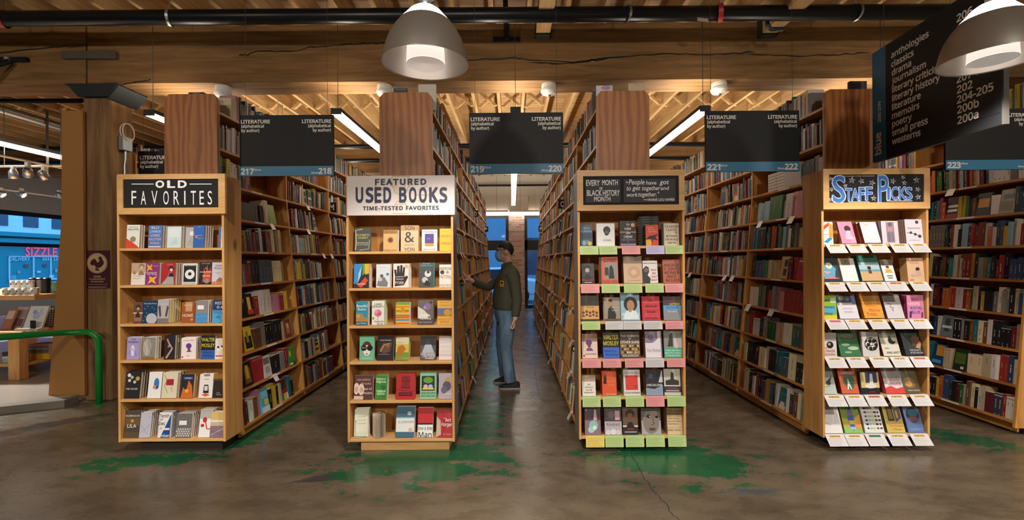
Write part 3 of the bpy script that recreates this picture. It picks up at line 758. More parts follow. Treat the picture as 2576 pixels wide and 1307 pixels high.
CEN = {0: -5.055, 1: -2.76, 2: -.906, 3: .965, 4: 2.937, 5: 4.77}
NBAY = {0: 2, 1: 5, 2: 7, 3: 7, 4: 5, 5: 3}
SIDE = {0: 1, 1: 1, 2: 1, 3: -1, 4: -1, 5: -1}
RNAME = {0: 'beside the old timber column', 1: 'behind the old favorites endcap', 2: 'behind the used books endcap', 3: 'behind the chalkboard quote endcap', 4: 'behind the staff picks endcap', 5: 'past the staff picks endcap'}
def bay_start(r, k): return (5.85 if r == 0 else YS) + k * BAY
for r in range(6):
    for k in range(NBAY[r]):
        last = k == NBAY[r] - 1
        t = empty('bookcase', (CEN[r], bay_start(r, k), 0), 'sloped pine bookcase bay, %s one back, %s' % (ORD[k], RNAME[r]), 'bookcase', 'bookcase bays ' + RNAME[r])
        link(UM, t); link(KM, t)
        if last: link(UM, t).location = (0, BAY, 0)
        if k == 0 and r in (1, 2, 3, 4): link(PLM, t)
        for s in (1, -1):
            link(BM[s], t)
            if s != SIDE[r] and k > 2: continue
            for z in LEV: link(SM[(s, z)], t)
            if s == SIDE[r] and k < 3 and r in (1, 4, 5):
                for z in LEV[:8]: link(LM[(s, z)], t)

# ------------------------------------------------------------------ the four endcap display bookcases
YE = 3.68; EW = .866; ED = .238
ENDS = {1: ('old favorites', [.124, .445, .76, 1.055, 1.368, 1.667]), 2: ('used books', [.11, .42, .734, 1.026, 1.33, 1.627]),
        3: ('chalkboard quote', [.12, .437, .743, 1.047, 1.35, 1.657]), 4: ('staff picks', [.12, .437, .743, 1.047, 1.35, 1.657])}
for r, (nm, zs) in ENDS.items():
    t = empty('display_bookcase', (CEN[r], YE, 0), 'pine endcap bookcase with covers facing out under the %s sign' % nm, 'bookcase', 'endcap display bookcases')
    h = EW / 2; tw = .019
    zt = 2.255
    for s in (-1, 1):
        a, b = (s * h - tw, s * h) if s > 0 else (s * h, s * h + tw)
        mb = bx(a, 0, zs[0] - .024, b, ED, zt)
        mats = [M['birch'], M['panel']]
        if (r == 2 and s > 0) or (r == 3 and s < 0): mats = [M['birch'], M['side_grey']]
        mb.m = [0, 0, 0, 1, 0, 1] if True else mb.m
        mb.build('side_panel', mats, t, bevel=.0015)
    for z in zs: bx(-h + tw, .001, z - .02, h - tw, ED - .008, z).build('shelf', M['birch_h'], t, bevel=.0012)
    bx(-h + tw, .002, 1.945, h - tw, ED, 1.965).build('top_board', M['birch_h'], t)
    bx(-h + tw, ED - .007, zs[0] - .02, h - tw, ED, zt).build('back_panel', M['pine_bk'] if 'pine_bk' in M else M.setdefault('pine_bk', wood('pine_back_panel', '#9a6530', '#bd8748', (9, 9, 1.2), 1.8, .45)), t)
    e = .09 if r == 2 else .12
    bx(-h + e, .055 if r == 2 else .075, 0, h - e * .6, ED, zs[0] - .022).build('kick_base', M['birch_h'] if r == 2 else M['kick'], t)
def sign_rect(x0, y0, x1, y1, Y):
    a, c = W(x0, (y0 + y1) / 2, Y)[0], W(x1, (y0 + y1) / 2, Y)[0]; m = (x0 + x1) / 2
    return a, W(m, y1, Y)[1], c, W(m, y0, Y)[1]
YG = 3.655
def framed(px, inner, label):
    x0, z0, x1, z1 = sign_rect(*px, YG); a0, b0, a1, b1 = sign_rect(*inner, YG)
    t = empty('header_sign', ((x0 + x1) / 2, YG, z0), label, 'sign', 'endcap header signs')
    O = Vector(((x0 + x1) / 2, YG, z0)); X = lambda v: v - O.x; Zz = lambda v: v - O.z
    mb = MB()
    for q in ([(x0, z0), (x1, z0), (a1, b0), (a0, b0)], [(x1, z0), (x1, z1), (a1, b1), (a1, b0)], [(x1, z1), (x0, z1), (a0, b1), (a1, b1)], [(x0, z1), (x0, z0), (a0, b0), (a0, b1)]):
        mb.prism([(X(a), Zz(b)) for a, b in q], lambda a, b, d: (a, d, b), 0, .0245)
    mb.build('frame', M['birch_h'], t)
    bx(X(a0), .008, Zz(b0), X(a1), .018, Zz(b1)).build('board', M['black_board'], t)
    def at(px_, py_):
        x, z = W(px_, py_, YG); return X(x), Zz(z)
    return t, at, (lambda a, b: (a, .0072, b))
def wtext(mb, s, fn, at, px, py, hpx, wpx, bold=.0, align='c', space=1.0, mi=None, dy=0):
    k = YG / F; a, b = at(px, py)
    put_text(mb, s, fn, a, b + dy, hpx * k, width=wpx * k, bold=bold, align=align, space=space, res=3, fit=True, mi=mi)
SN = [0]
def stroke(mb, at, fn, pix, wpx, mi=0):
    SN[0] = (SN[0] + 1) % 24; e = SN[0] * 2.5e-5
    polyline(mb, [at(*p) for p in pix], wpx * YG / F, mi=mi, fn=lambda a, b: (lambda q: (q[0], q[1] - e, q[2]))(fn(a, b)))
# old favorites
t, at, fn = framed((295, 437, 566, 538), (309, 450, 549, 522), 'wood framed chalkboard reading old favorites over the endcap beside the timber column')
mb = MB()
for ch, x, w in (('O', 400.5, 20), ('L', 429, 17), ('D', 457, 20)): wtext(mb, ch, fn, at, x, 471, 17, w, bold=.055)
for ch, x, w in (('F', 335, 12), ('A', 359, 13), ('V', 387, 15), ('O', 416, 14), ('R', 442, 14), ('I', 463.5, 3.4), ('T', 485, 13), ('E', 506, 11), ('S', 526.5, 11)): wtext(mb, ch, fn, at, x, 514, 34.5, w, bold=.0)
for a, c in ((329, 385), (475, 531)): stroke(mb, at, fn, [(a, 462.3), (c, 462.3)], 2.0)
for a, c in ((392, 409), (424, 436), (449, 466)): pass
mb.build('lettering', M['chalk'], t)
CUR[0] = 'sans'
# used books: a plain printed board
x0, z0, x1, z1 = sign_rect(872, 441, 1144, 541, YG)
t = empty('header_sign', ((x0 + x1) / 2, YG, z0), 'white printed board reading featured used books with a trophy drawing', 'sign', 'endcap header signs')
O = Vector(((x0 + x1) / 2, YG, z0))
bx(x0 - O.x, 0, 0, x1 - O.x, .0245, z1 - z0).build('board', M['white_panel'], t, bevel=.003)
def at(px_, py_):
    x, z = W(px_, py_, YG); return x - O.x, z - O.z
fn1 = lambda a, b: (a, -.0008, b); fn2 = lambda a, b: (a, -.0016, b)
mb = MB(); k = lambda cx, cy: (865 + .2602 * cx, 430 + .2602 * cy)
for pix in ([(465, 50), (632, 50)], [(468, 52), (470, 140), (490, 200), (548, 238), (606, 200), (628, 140), (630, 52)], [(465, 70), (432, 75), (438, 120), (478, 160)], [(632, 70), (665, 75), (660, 120), (620, 160)],
            [(515, 290), (500, 318), (490, 340)], [(582, 290), (597, 318), (608, 340)], [(515, 292), (582, 292)], [(500, 320), (600, 320)], [(490, 355), (475, 410), (625, 410), (610, 355)],
            [(338, 68), (375, 95)], [(762, 68), (725, 95)], [(290, 142), (385, 183)], [(808, 142), (712, 183)], [(265, 231), (395, 231)], [(835, 231), (705, 231)], [(290, 320), (380, 283)], [(808, 320), (715, 283)], [(338, 388), (390, 340)], [(762, 388), (705, 340)],
            [(478, 145), (520, 145)], [(482, 165), (520, 165)], [(488, 188), (520, 188)], [(498, 210), (520, 210)], [(590, 100), (590, 150)]):
    stroke(mb, at, fn1, [k(*p) for p in pix], 2.1)
mb.build('trophy_drawing', M['gold'], t)
mb = MB()
wtext(mb, 'FEATURED', fn2, at, 1008, 464.3, 14, 127, bold=.06, space=1.25)
for i, ch in enumerate('USED'): wtext(mb, ch, fn2, at, 904.5 + (0, 25.5, 46.5, 70)[i], 508, 35.5, (16.5, 16.5, 14, 17)[i], bold=.05)
for i, ch in enumerate('BOOKS'): wtext(mb, ch, fn2, at, 1013.5 + (0, 25, 50.5, 77.5, 102)[i], 507.5, 35, (16, 16.5, 17, 19.5, 16.5)[i], bold=.05)
wtext(mb, 'TIME-TESTED FAVORITES', fn2, at, 1008.5, 527.7, 9.3, 190, bold=.05, space=1.15)
mb.build('lettering', M['navy'], t)
CUR[0] = 'plain'
# chalkboard with the quote
t, at, fn = framed((1452, 427, 1722, 529), (1467, 442, 1708, 514.5), 'wood framed chalkboard with two handwritten panels over the endcap of coloured cards')
fp = lambda a, b: (a, .0076, b)
mb = MB()
for q in ((1474, 450, 1561, 509), (1570, 449, 1700, 508)):
    p0 = at(q[0], q[3]); p1 = at(q[2], q[1]); mb.box(p0[0], .0074, p0[1], p1[0], .008, p1[1])
mb.build('slate_panel', plain('slate_grey', '#35333a', .6, vary=.2, vscale=12), t)
mb = MB()
for s, x, y, w, h in (('EVERY', 1492, 466.5, 34, 14), ('MONTH', 1535, 465, 39, 13), ('IS', 1512.5, 476, 7, 6), ('BLACK', 1495.5, 492, 37, 14.5), ('HISTORY', 1538, 492, 42, 14.5), ('MONTH', 1515.5, 505.5, 41, 11.5)):
    wtext(mb, s, fn, at, x, y, h, w, bold=.02)
mb.build('lettering', M['chalk'], t); mb = MB()
sh = lambda a, b: (a + .18 * (b - .2), .0072, b)
for s, x, y, w, h in (('"', 1576, 460, 3.5, 4), ('People', 1601, 467.5, 39, 17), ('have', 1638, 463.5, 26, 9.5), ('got', 1671, 466.5, 22, 13), ('to', 1583.5, 478.5, 11, 9), ('get', 1603, 481, 19, 12), ('together', 1640, 481, 46, 14),
                      ('and', 1674.5, 477, 20, 9), ('work', 1595, 494, 28, 10), ('together."', 1636, 497, 52, 15), ):
    wtext(mb, s, sh, at, x, y, h, w, bold=.012)
wtext(mb, 'FANNIE LOU HAMER', fn, at, 1664, 504.8, 6.6, 68, bold=.02); stroke(mb, at, fn, [(1620, 501.8), (1628, 501.8)], 1.6)
mb.build('lettering', M['chalk'], t)
# staff picks
t, at, fn = framed((2071, 423.5, 2340, 525), (2086, 438, 2325, 508.5), 'wood framed chalkboard reading staff picks in blue letters with chalk stars')
k7 = lambda cx, cy: (2050 + .2679 * cx, 420 + .2679 * cy)
fo = lambda a, b: (a, .0076, b); fi = lambda a, b: (a, .0064, b)
mb, m2 = MB(), MB()
for ch, x, y, h, w in (('S', 232, 331, 248, 118), ('P', 650, 326, 248, 94)):
    px, py = k7(x, y)
    wtext(mb, ch, fo, at, px, py, h * .2679, w * .2679, bold=.042); wtext(m2, ch, fi, at, px, py - .3, h * .2679 - .8, w * .2679 - 1.4, bold=.012)
for ch, x, y, h, w in (('T', 324, 312, 112, 62), ('A', 385, 312, 112, 70), ('F', 447, 312, 122, 52), ('F', 514, 308, 122, 62), ('I', 698, 306, 118, 24), ('C', 757, 304, 118, 66), ('K', 832, 303, 118, 68), ('S', 890, 302, 112, 62)):
    px, py = k7(x, y)
    wtext(mb, ch, fo, at, px, py, h * .2679, w * .2679, bold=.048); wtext(m2, ch, fi, at, px, py - .4, h * .2679 - .8, w * .2679 - 1.2, bold=.012)
m3 = MB()
for x, y, r in ((152, 108, 20), (160, 207, 22), (150, 305, 22), (290, 175, 22), (352, 122, 32), (442, 130, 28), (542, 147, 30), (558, 292, 26), (738, 130, 28), (835, 95, 22), (847, 147, 24), (960, 120, 30), (973, 208, 25), (975, 280, 27)):
    pts = [k7(x + r * math.sin(q * 4 * PI / 5 + x), y - r * math.cos(q * 4 * PI / 5 + x)) for q in range(6)]
    ms = MB(); stroke(ms, at, fi, pts, 1.1); ms.build('chalk_star', M['chalk'], t)
stroke(m3, at, fi, [k7(318, 325), k7(518, 325)], 1.3); stroke(m3, at, fi, [k7(680, 318), k7(922, 316)], 1.3)
wtext(m3, 'THE JADED CYNIC HONORARY', fi, at, *k7(422, 90), 3.0, 78)
mb.build('letter_outline', plain('chalk_pale_blue', '#c9d6ee', .8), t); m2.build('letter_fill', M['chalk_blue'], t); m3.build('chalk_writing', M['chalk'], t)

# ------------------------------------------------------------------ cards clipped to the endcap shelves
CC = {'g': ('#b9d08a', 'green'), 'p': ('#e59a9a', 'pink'), 'w': ('#d2cecf', 'white'), 'u': ('#c3bbe0', 'lilac'), 'y': ('#e8cf6a', 'yellow')}
def card(X0, X1, z, drop, tilt, col, label, group, staff=False, skew=0.0, head='#e8b85a', cat='card'):
    t = empty('shelf_card', ((X0 + X1) / 2, YE, z), label, cat, group)
    w = (X1 - X0) / 2; c, s_ = math.cos(tilt), math.sin(tilt)
    def surf(a, b, d=0): return (a + skew * max(0, -b), -.002 - s_ * max(0, -b) - c * d + min(0, 0), c * min(0, b) - s_ * d + .0012)
    mb = MB(); colr = rgb(CC[col][0])
    mb.box(-w, -.002, .0006, w, .03, .0012, colr)
    n = 4
    for i in range(n):
        b0, b1 = -drop * i / n, -drop * (i + 1) / n
        mb.add([surf(-w, b0), surf(w, b0), surf(w, b1), surf(-w, b1), surf(-w, b0, -.0006), surf(w, b0, -.0006), surf(w, b1, -.0006), surf(-w, b1, -.0006)],
               [(3, 2, 1, 0), (4, 5, 6, 7), (0, 4, 7, 3), (1, 2, 6, 5), (3, 7, 6, 2), (0, 1, 5, 4)], colr)
    rc = random.Random(int(X0 * 1000 + z * 777))
    f = lambda a, b: surf(a, b, .0008)
    ink = tuple(x * .52 for x in colr)
    if staff:
        for a0, a1, b0, b1 in ((-w * .62, w * .62, -.004, -.021),):
            mb.add([f(a0, b0), f(a0, b1), f(a1, b1), f(a1, b0)], [(0, 1, 2, 3)], rgb(head))
        f2 = lambda a, b: surf(a, b, .0016)
        put_text(mb, 'STAFF PICK', f2, 0, -.0185, .0115, width=w * 1.05, bold=.03, col=rgb('#5a4a30'))
    y = -.03 if staff else -.012
    while y > -drop + .006:
        a0 = -w * .88; a1 = w * rc.uniform(.3, .9)
        mb.add([f(a0, y), f(a0, y - .0012), f(a1, y - .0012), f(a1, y)], [(0, 1, 2, 3)], ink); y -= .0065
    mb.build('sheet', M['print'], t)
    return t
# ------------------------------------------------------------------ books that show their covers
K, WH, CR = '#1b1b1d', '#e6e2de', '#dcc9a6'
SK = {'l': '#d9ab8a', 'd': '#7a4a32', 'm': '#b07d58'}
def art_faces(mb, w, h, art, y=-.0005):
    """cover drawing: b block, c ellipse, p polygon, t text, f face; 0..1 across and up"""
    lvl = 0; CUR[0] = 'sans' if (len(art) + int(w * 1e5)) % 2 else 'plain'
    for it in art:
        k = it[0]; lvl += 1; yy = y - .00012 * lvl
        fn = lambda a, b, yy=yy: (min(max(a, 0), w), yy, min(max(b, 0), h))
        if k == 'b':
            _, x0, y0, x1, y1, c = it
            mb.add([fn(x0 * w, y0 * h), fn(x1 * w, y0 * h), fn(x1 * w, y1 * h), fn(x0 * w, y1 * h)], [(0, 1, 2, 3)], rgb(c))
        elif k == 'c':
            _, cx, cy, r, c = it[:5]; ry = it[5] if len(it) > 5 else r * w / h
            mb.add([fn((cx + r * math.cos(q * PI / 10)) * w, (cy + ry * math.sin(q * PI / 10)) * h) for q in range(20)], [tuple(range(20))], rgb(c))
        elif k == 'p':
            mb.add([fn(a * w, b * h) for a, b in it[1]], [tuple(range(len(it[1])))], rgb(it[2]))
        elif k == 'l':
            polyline(mb, [(a * w, b * h) for a, b in it[1]], it[2] * w, rgb(it[3]), fn=fn)
        elif k == 't':
            _, s, cx, cy, hh, c = it[:6]; mw = it[6] if len(it) > 6 else .9
            put_text(mb, s, fn, cx * w, (cy - hh / 2) * h, hh * h, maxw=mw * w, bold=.012 if CUR[0] == 'sans' else .006, col=rgb(c))
        elif k == 'f':
            _, cx, cy, r, skin, hair = it
            art_faces(mb, w, h, [('c', cx, cy + r * .25, r * 1.25, hair), ('c', cx, cy - r * .1, r * .8, skin), ('p', [(cx - r * 1.5, cy - r * 2.2), (cx - r * .5, cy - r * 1.0), (cx + r * .5, cy - r * 1.0), (cx + r * 1.5, cy - r * 2.2)], hair)], yy)
def book_mesh(w, h, t, bgc, spine, art, page='#e4d6bd'):
    c = .0016; mb = MB(); b, sp = rgb(bgc), rgb(spine or bgc)
    mb.box(0, 0, 0, w, c, h, b); mb.box(0, t - c, 0, w, t, h, sp); mb.box(0, c, 0, c, t - c, h, sp)
    art_faces(mb, w, h, art); CUR[0] = 'plain'
    pg = bx(c, c + .0002, .0025, w - .0025, t - c - .0002, h - .0025); pg.col = rgb(page); pg.c = [pg.col] * len(pg.f)
    return mb.mesh('paperback', M['print']), pg.mesh('page_block', M['paper_block'])
def papermat():
    m, N, L, b = newmat('page_edges'); tc = N.new('ShaderNodeTexCoord'); at = N.new('ShaderNodeAttribute'); at.attribute_name = 'Col'
    wv = N.new('ShaderNodeTexWave'); wv.bands_direction = 'Y'; wv.inputs['Scale'].default_value = 260; wv.inputs['Distortion'].default_value = 3
    L.new(tc.outputs['Object'], wv.inputs['Vector']); mr = N.new('ShaderNodeMapRange'); mr.inputs[3].default_value = .8; mr.inputs[4].default_value = 1; L.new(wv.outputs['Fac'], mr.inputs[0])
    mx = N.new('ShaderNodeMix'); mx.data_type = 'RGBA'; mx.blend_type = 'MULTIPLY'; mx.inputs[0].default_value = 1; L.new(at.outputs['Color'], mx.inputs[6]); L.new(mr.outputs[0], mx.inputs[7])
    L.new(mx.outputs[2], b.inputs['Base Color']); b.inputs['Roughness'].default_value = .8; return m
M['paper_block'] = papermat()
def put_book(meshes, loc, tilt, yaw, label, group=None, name='paperback', roll=0.0, cat='book'):
    o = bpy.data.objects.new(name, meshes[0]); C.objects.link(o); o.location = loc; o.rotation_euler = (-tilt, roll, yaw); o.rotation_mode = 'XYZ'
    tag(o, label, cat, group)
    p = bpy.data.objects.new('page_block', meshes[1]); C.objects.link(p); p.parent = o
    return o
ROWN = ['bottom', 'second', 'third', 'fourth', 'fifth', 'top']
def endcap_row(r, row, yshelf, books, tilt, gap, t0, shift=True):
    """row 0 = top; books: (x0, x1, ytop, copies, colour, spine, label, art[, options]) in pixels of the photograph"""
    nm, zs = ENDS[r]; zsh = zs[5 - row]
    for it in books:
        x0, x1, yt, copies, bgc, spine, lab, art = it[:8]; op = it[8] if len(it) > 8 else {}
        tl = op.get('tilt', tilt); Y = YE + op.get('gap', gap)
        X0, X1 = W(x0, yshelf, Y)[0], W(x1, yshelf, Y)[0]
        h = (yshelf - yt) * Y / F / math.cos(tl) * op.get('hs', 1.0); h = min(h, .262); t = op.get('t', t0); w = X1 - X0
        # keep inside the two side panels
        lo, hi = CEN[r] - EW / 2 + .021, CEN[r] + EW / 2 - .021
        if X0 < lo: X0 = lo
        if X0 + w > hi: w = hi - X0
        ms = book_mesh(w, h, t, bgc, spine, art, op.get('page', '#e4d6bd'))
        where = 'on the %s shelf of the %s endcap' % (ROWN[5 - row] if row else 'top', nm)
        yaw = op.get('yaw', 0.0)
        z = zsh + .0005 + t * math.sin(tl)
        R = Euler((-tl, 0, yaw)).to_matrix()
        ymax = YE + ED - .012
        label = lab + ' ' + where
        if len(label.split()) > 16: label = lab + ', %s %s shelf' % (nm, ROWN[5 - row] if row else 'top')
        n = 0
        for c in range(copies):
            d = R @ Vector((0, t * 1.04 * c, 0))
            top = (Vector((X0, Y, z)) + d + R @ Vector((0, t, h)))
            if top.y > ymax: break
            n += 1
            zz = z + (0 if c == 0 else -d.z)
            if c == 0: put_book(ms, (X0, Y, z), tl, yaw, label, 'covers %s' % where)
            else: put_book(ms, (X0 + d.x, Y + t * 1.04 / math.cos(tl) * c, z), tl, yaw, 'copy behind the ' + lab, 'copies behind the ' + lab)
D3, D8 = math.radians(4), math.radians(8)
T = 't'
# ---- old favorites
endcap_row(1, 0, 625, [
 (317, 350, 566, 2, '#eae6e0', WH, 'white paperback with red corner and grey title', [('p', [(0, 0), (1, 0), (.8, .12), (0, .42)], '#d8432f'), ('c', .5, .38, .22, '#8a8f6a'), ('t', 'ARMISTEAD', .5, .9, .055, '#8a8a90', .8), ('t', 'MAUPIN', .5, .8, .09, '#5c6a78', .85)]),
 (372, 406, 568, 2, '#4f7cc0', WH, 'blue paperback with five lines of white title', [('t', 'BILLY', .5, .9, .1, '#f0dcd0', .8), ('t', "LYNN'S", .5, .73, .1, '#f0dcd0', .8), ('t', 'LONG', .5, .56, .1, '#f0dcd0', .8), ('t', 'HALFTIME', .5, .39, .1, '#f4b8a0', .92), ('t', 'WALK', .5, .22, .1, '#f4b8a0', .8), ('b', .05, .03, .95, .08, '#e8d6d0')]),
 (419, 455, 571, 2, '#d5e4e8', WH, 'pale icy blue paperback with washed out cover', [('b', .1, .5, .9, .9, '#e2ecee'), ('p', [(.2, .1), (.8, .2), (.6, .5)], '#bfdbe2')], {'t': .03}),
 (466, 496, 573, 1, '#b5b4b4', WH, 'grey paperback with a white label', [('b', .35, .6, .8, .8, '#ecebe8'), ('l', [(.2, .1), (.5, .5), (.5, .1), (.75, .4)], .03, '#6a6a6a')], {'gap': .06}),
 (485, 513, 569, 4, '#2a63b8', WH, 'bright blue paperback with a garland drawing', [('t', 'JUNOT', .55, .93, .03, '#e8d8c8', .6), ('l', [(.0, .75), (.1, .55), (.5, .42), (.95, .42)], .06, '#d85a6a'), ('c', .3, .47, .07, '#e8c040'), ('c', .6, .4, .07, '#40b060'), ('t', 'wondrous life', .5, .55, .035, '#dde', .6)], {'t': .026}),
 (549, 562, 573, 2, '#3d6cb0', WH, 'narrow visible blue and white paperback by the side panel', [('b', .5, 0, 1, 1, '#e8e4e0'), ('b', .2, .3, .5, .4, '#d04a5a')]),
], D3, .03, .024)
endcap_row(1, 1, 718, [
 (329, 365, 663, 1, '#e6ded6', WH, 'white paperback with sepia portrait and gold seal', [('b', 0, .55, 1, 1, '#c2a68a'), ('f', .7, .8, .16, '#d8b898', '#9a7a5c'), ('c', .22, .55, .13, '#b98a3e'), ('t', 'The Golden', .45, .4, .055, '#c8b0a0'), ('t', 'Notebook', .4, .3, .055, '#c8b0a0')]),
 (364, 398, 663, 2, '#8e2f78', WH, 'purple paperback with yellow starfish', [('p', [(.1, .95), (.3, .85), (.5, .95), (.42, .78), (.55, .65), (.3, .7), (.1, .6), (.18, .76)], '#e8b830'), ('p', [(.3, .4), (.55, .32), (.9, .4), (.7, .22), (.85, .03), (.5, .14), (.2, .03), (.35, .22)], '#e8b830'), ('t', 'A Supposedly', .45, .56, .06, '#f4e0e8'), ('t', 'Fun Thing', .5, .48, .07, '#f4e0e8'), ('t', 'David Foster Wallace', .68, .86, .04, '#f0d070', .6)]),
 (405, 439, 664, 3, '#b3202a', WH, 'red paperback with seated woman in patterned dress', [('p', [(.0, .0), (.95, .0), (.9, .35), (.75, .6), (.6, .55), (.4, .3)], '#a8a6a4'), ('f', .72, .7, .15, '#e0c0a8', K), ('t', 'ALICE MUNRO', .6, .94, .03, '#f0d0c8', .6)], {'t': .026}),
 (458, 495, 665, 1, '#e8e6e4', K, 'white and black ornate paperback with oval frame', [('b', .08, .12, .92, .88, '#1d1d1f'), ('c', .5, .48, .33, '#ece9e6'), ('c', .5, .5, .12, '#1d1d1f'), ('t', 'THE PRINCESS BRIDE', .5, .9, .05, K, .9), ('t', 'WILLIAM GOLDMAN', .5, .06, .045, K, .9)]),
 (501, 532, 663, 1, '#1c1b1c', WH, 'black paperback with orange flames and gear', [('p', [(.25, .1), (.35, .75), (.5, .5), (.6, .9), (.75, .55), (.9, .8), (.95, .1)], '#c8502a'), ('c', .6, .15, .2, '#8c8a88'), ('t', 'A', .5, .74, .06, '#eee'), ('t', 'CLOCKWORK', .5, .56, .06, '#f4ece4', .95), ('t', 'ORANGE', .55, .38, .06, '#f4ece4', .8), ('t', 'ANTHONY BURGESS', .5, .94, .03, '#ddd', .7)], {'gap': .05}),
 (532, 563, 663, 2, '#cdc4cc', WH, 'pale lilac paperback with a red roofed house', [('t', 'JOHN', .5, .85, .08, '#55566a', .8), ('t', 'IRVING', .5, .73, .08, '#55566a', .9), ('b', .0, .0, 1, .12, '#c47a5a'), ('p', [(.35, .12), (.5, .25), (.7, .32), (.95, .22), (.95, .12)], '#9a6a50'), ('t', 'A Prayer for', .5, .52, .035, '#888')]),
], D3, .03, .024)
endcap_row(1, 2, 816, [
 (334, 358, 764, 1, '#6b4336', WH, 'brown paperback with old group photograph', [('b', .1, .1, .9, .42, '#9a6a58'), ('f', .5, .72, .2, '#b98a70', '#3a2420'), ('b', 0, .46, 1, .52, '#d8c0a0')]),
 (357, 395, 760, 2, '#123a63', '#0e2c4c', 'dark blue paperback with grey moon and yellow stars', [('c', .62, .2, .36, '#b9bdc2'), ('t', 'The Little Prince', .5, .88, .06, '#e8d870', .92)] + [('c', a, b, .025, '#e8d040') for a, b in ((.15, .65), (.35, .75), (.3, .45), (.8, .62), (.2, .3), (.65, .7), (.9, .45), (.1, .12))]),
 (395, 423, 757, 5, '#b9b0b4', '#d8c840', 'grey paperback with two bare trees and yellow edges', [('p', [(.2, .25), (.05, .7), (.25, .75), (.35, .3)], '#4a4448'), ('p', [(.7, .3), (.85, .75), (1, .68), (.85, .25)], '#4a4448'), ('b', 0, 0, 1, .2, '#7d7678'), ('t', 'THE ROAD', .5, .8, .04, '#efe8ec', .6)], {'t': .026, 'page': '#e0cfae'}),
 (455, 489, 765, 1, '#a0532e', WH, 'brown orange paperback with big pale title', [('b', .3, .55, .8, 1, '#c99a6a'), ('t', 'ROBINSON', .5, .85, .06, '#e8d0b8', .8), ('t', 'HOME', .5, .35, .13, '#f4e4d4', .95), ('c', .8, .15, .1, '#c89a50')], {'gap': .05}),
 (491, 520, 760, 3, '#8a8686', WH, 'grey and blue paperback with a white label plate', [('b', 0, 0, 1, .42, '#4a90c8'), ('b', .15, .6, .7, .78, '#efece8'), ('l', [(0, .3), (.3, .26), (.6, .32), (1, .27)], .03, '#7ab8de')]),
 (534, 563, 759, 1, '#1f3566', WH, 'navy and sky blue paperback with block title', [('b', 0, 0, 1, .55, '#49a3d8'), ('t', 'HIST', .55, .86, .12, '#f2eee8', .85), ('t', 'IS A', .6, .68, .1, '#f2eee8', .6), ('t', 'YOU LE', .5, .46, .1, '#2a4a80', .9), ('t', 'ME', .5, .25, .1, '#2a4a80', .5)]),
], D3, .03, .024)
endcap_row(1, 3, 907, [
 (318, 349, 851, 2, '#a89ad0', WH, 'lilac paperback with pale winged figure', [('t', 'TOM', .5, .9, .07, '#6a2a6a', .5), ('t', 'ROBBINS', .5, .78, .08, '#6a2a6a', .9), ('c', .48, .4, .16, '#e2dcf0', .25), ('l', [(.2, .25), (.45, .5), (.8, .2)], .05, '#8a7ab8')]),
 (357, 387, 852, 3, '#8f8a84', WH, 'grey paperback showing a head of fair hair', [('c', .4, .55, .34, '#b5aca2', .38), ('l', [(.15, .8), (.4, .5), (.35, .2)], .06, '#d0c6b8'), ('l', [(.5, .85), (.6, .5), (.8, .25)], .05, '#7a726a'), ('b', 0, 0, 1, .12, '#8a6a34')]),
 (412, 439, 847, 4, '#26222a', K, 'black paperback with bare bent legs', [('l', [(.25, .85), (.5, .6), (.35, .5)], .16, '#b58a78'), ('l', [(.45, .65), (.75, .45), (.2, .05)], .17, '#c09a86')]),
 (455, 490, 854, 3, '#ece0de', WH, 'white paperback with purple turbaned woman', [('c', .5, .62, .19, '#6a3a8a'), ('c', .52, .48, .1, SK['d']), ('t', 'YOUR BLACK FRIEND', .5, .88, .035, '#d04a4a', .8), ('p', [(.35, .34), (.45, .42), (.62, .42), (.7, .34)], '#6a3a8a'), ('c', .1, .1, .06, '#c8302a'), ('t', 'BABY', .5, .15, .04, '#888', .6)], {'yaw': .12}),
 (505, 540, 848, 1, '#20201e', K, 'black and blue paperback with yellow block lettering', [('b', 0, 0, 1, .38, '#2f5fb0'), ('t', 'WALTER', .5, .82, .15, '#e8d23a', .92), ('t', 'MOSLEY', .5, .58, .15, '#e8d23a', .92), ('t', 'Devil in a', .5, .28, .07, '#16264a', .7), ('t', 'Blue Dress', .55, .15, .07, '#16264a', .7)]),
 (540, 563, 856, 1, '#e6dcd0', WH, 'white paperback with a black and white dog', [('c', .5, .5, .26, '#f2efea'), ('c', .35, .58, .12, '#2a2624'), ('c', .75, .62, .1, '#2a2624'), ('b', .1, .12, .9, .18, '#c84a3a')]),
], D3, .025, .023)
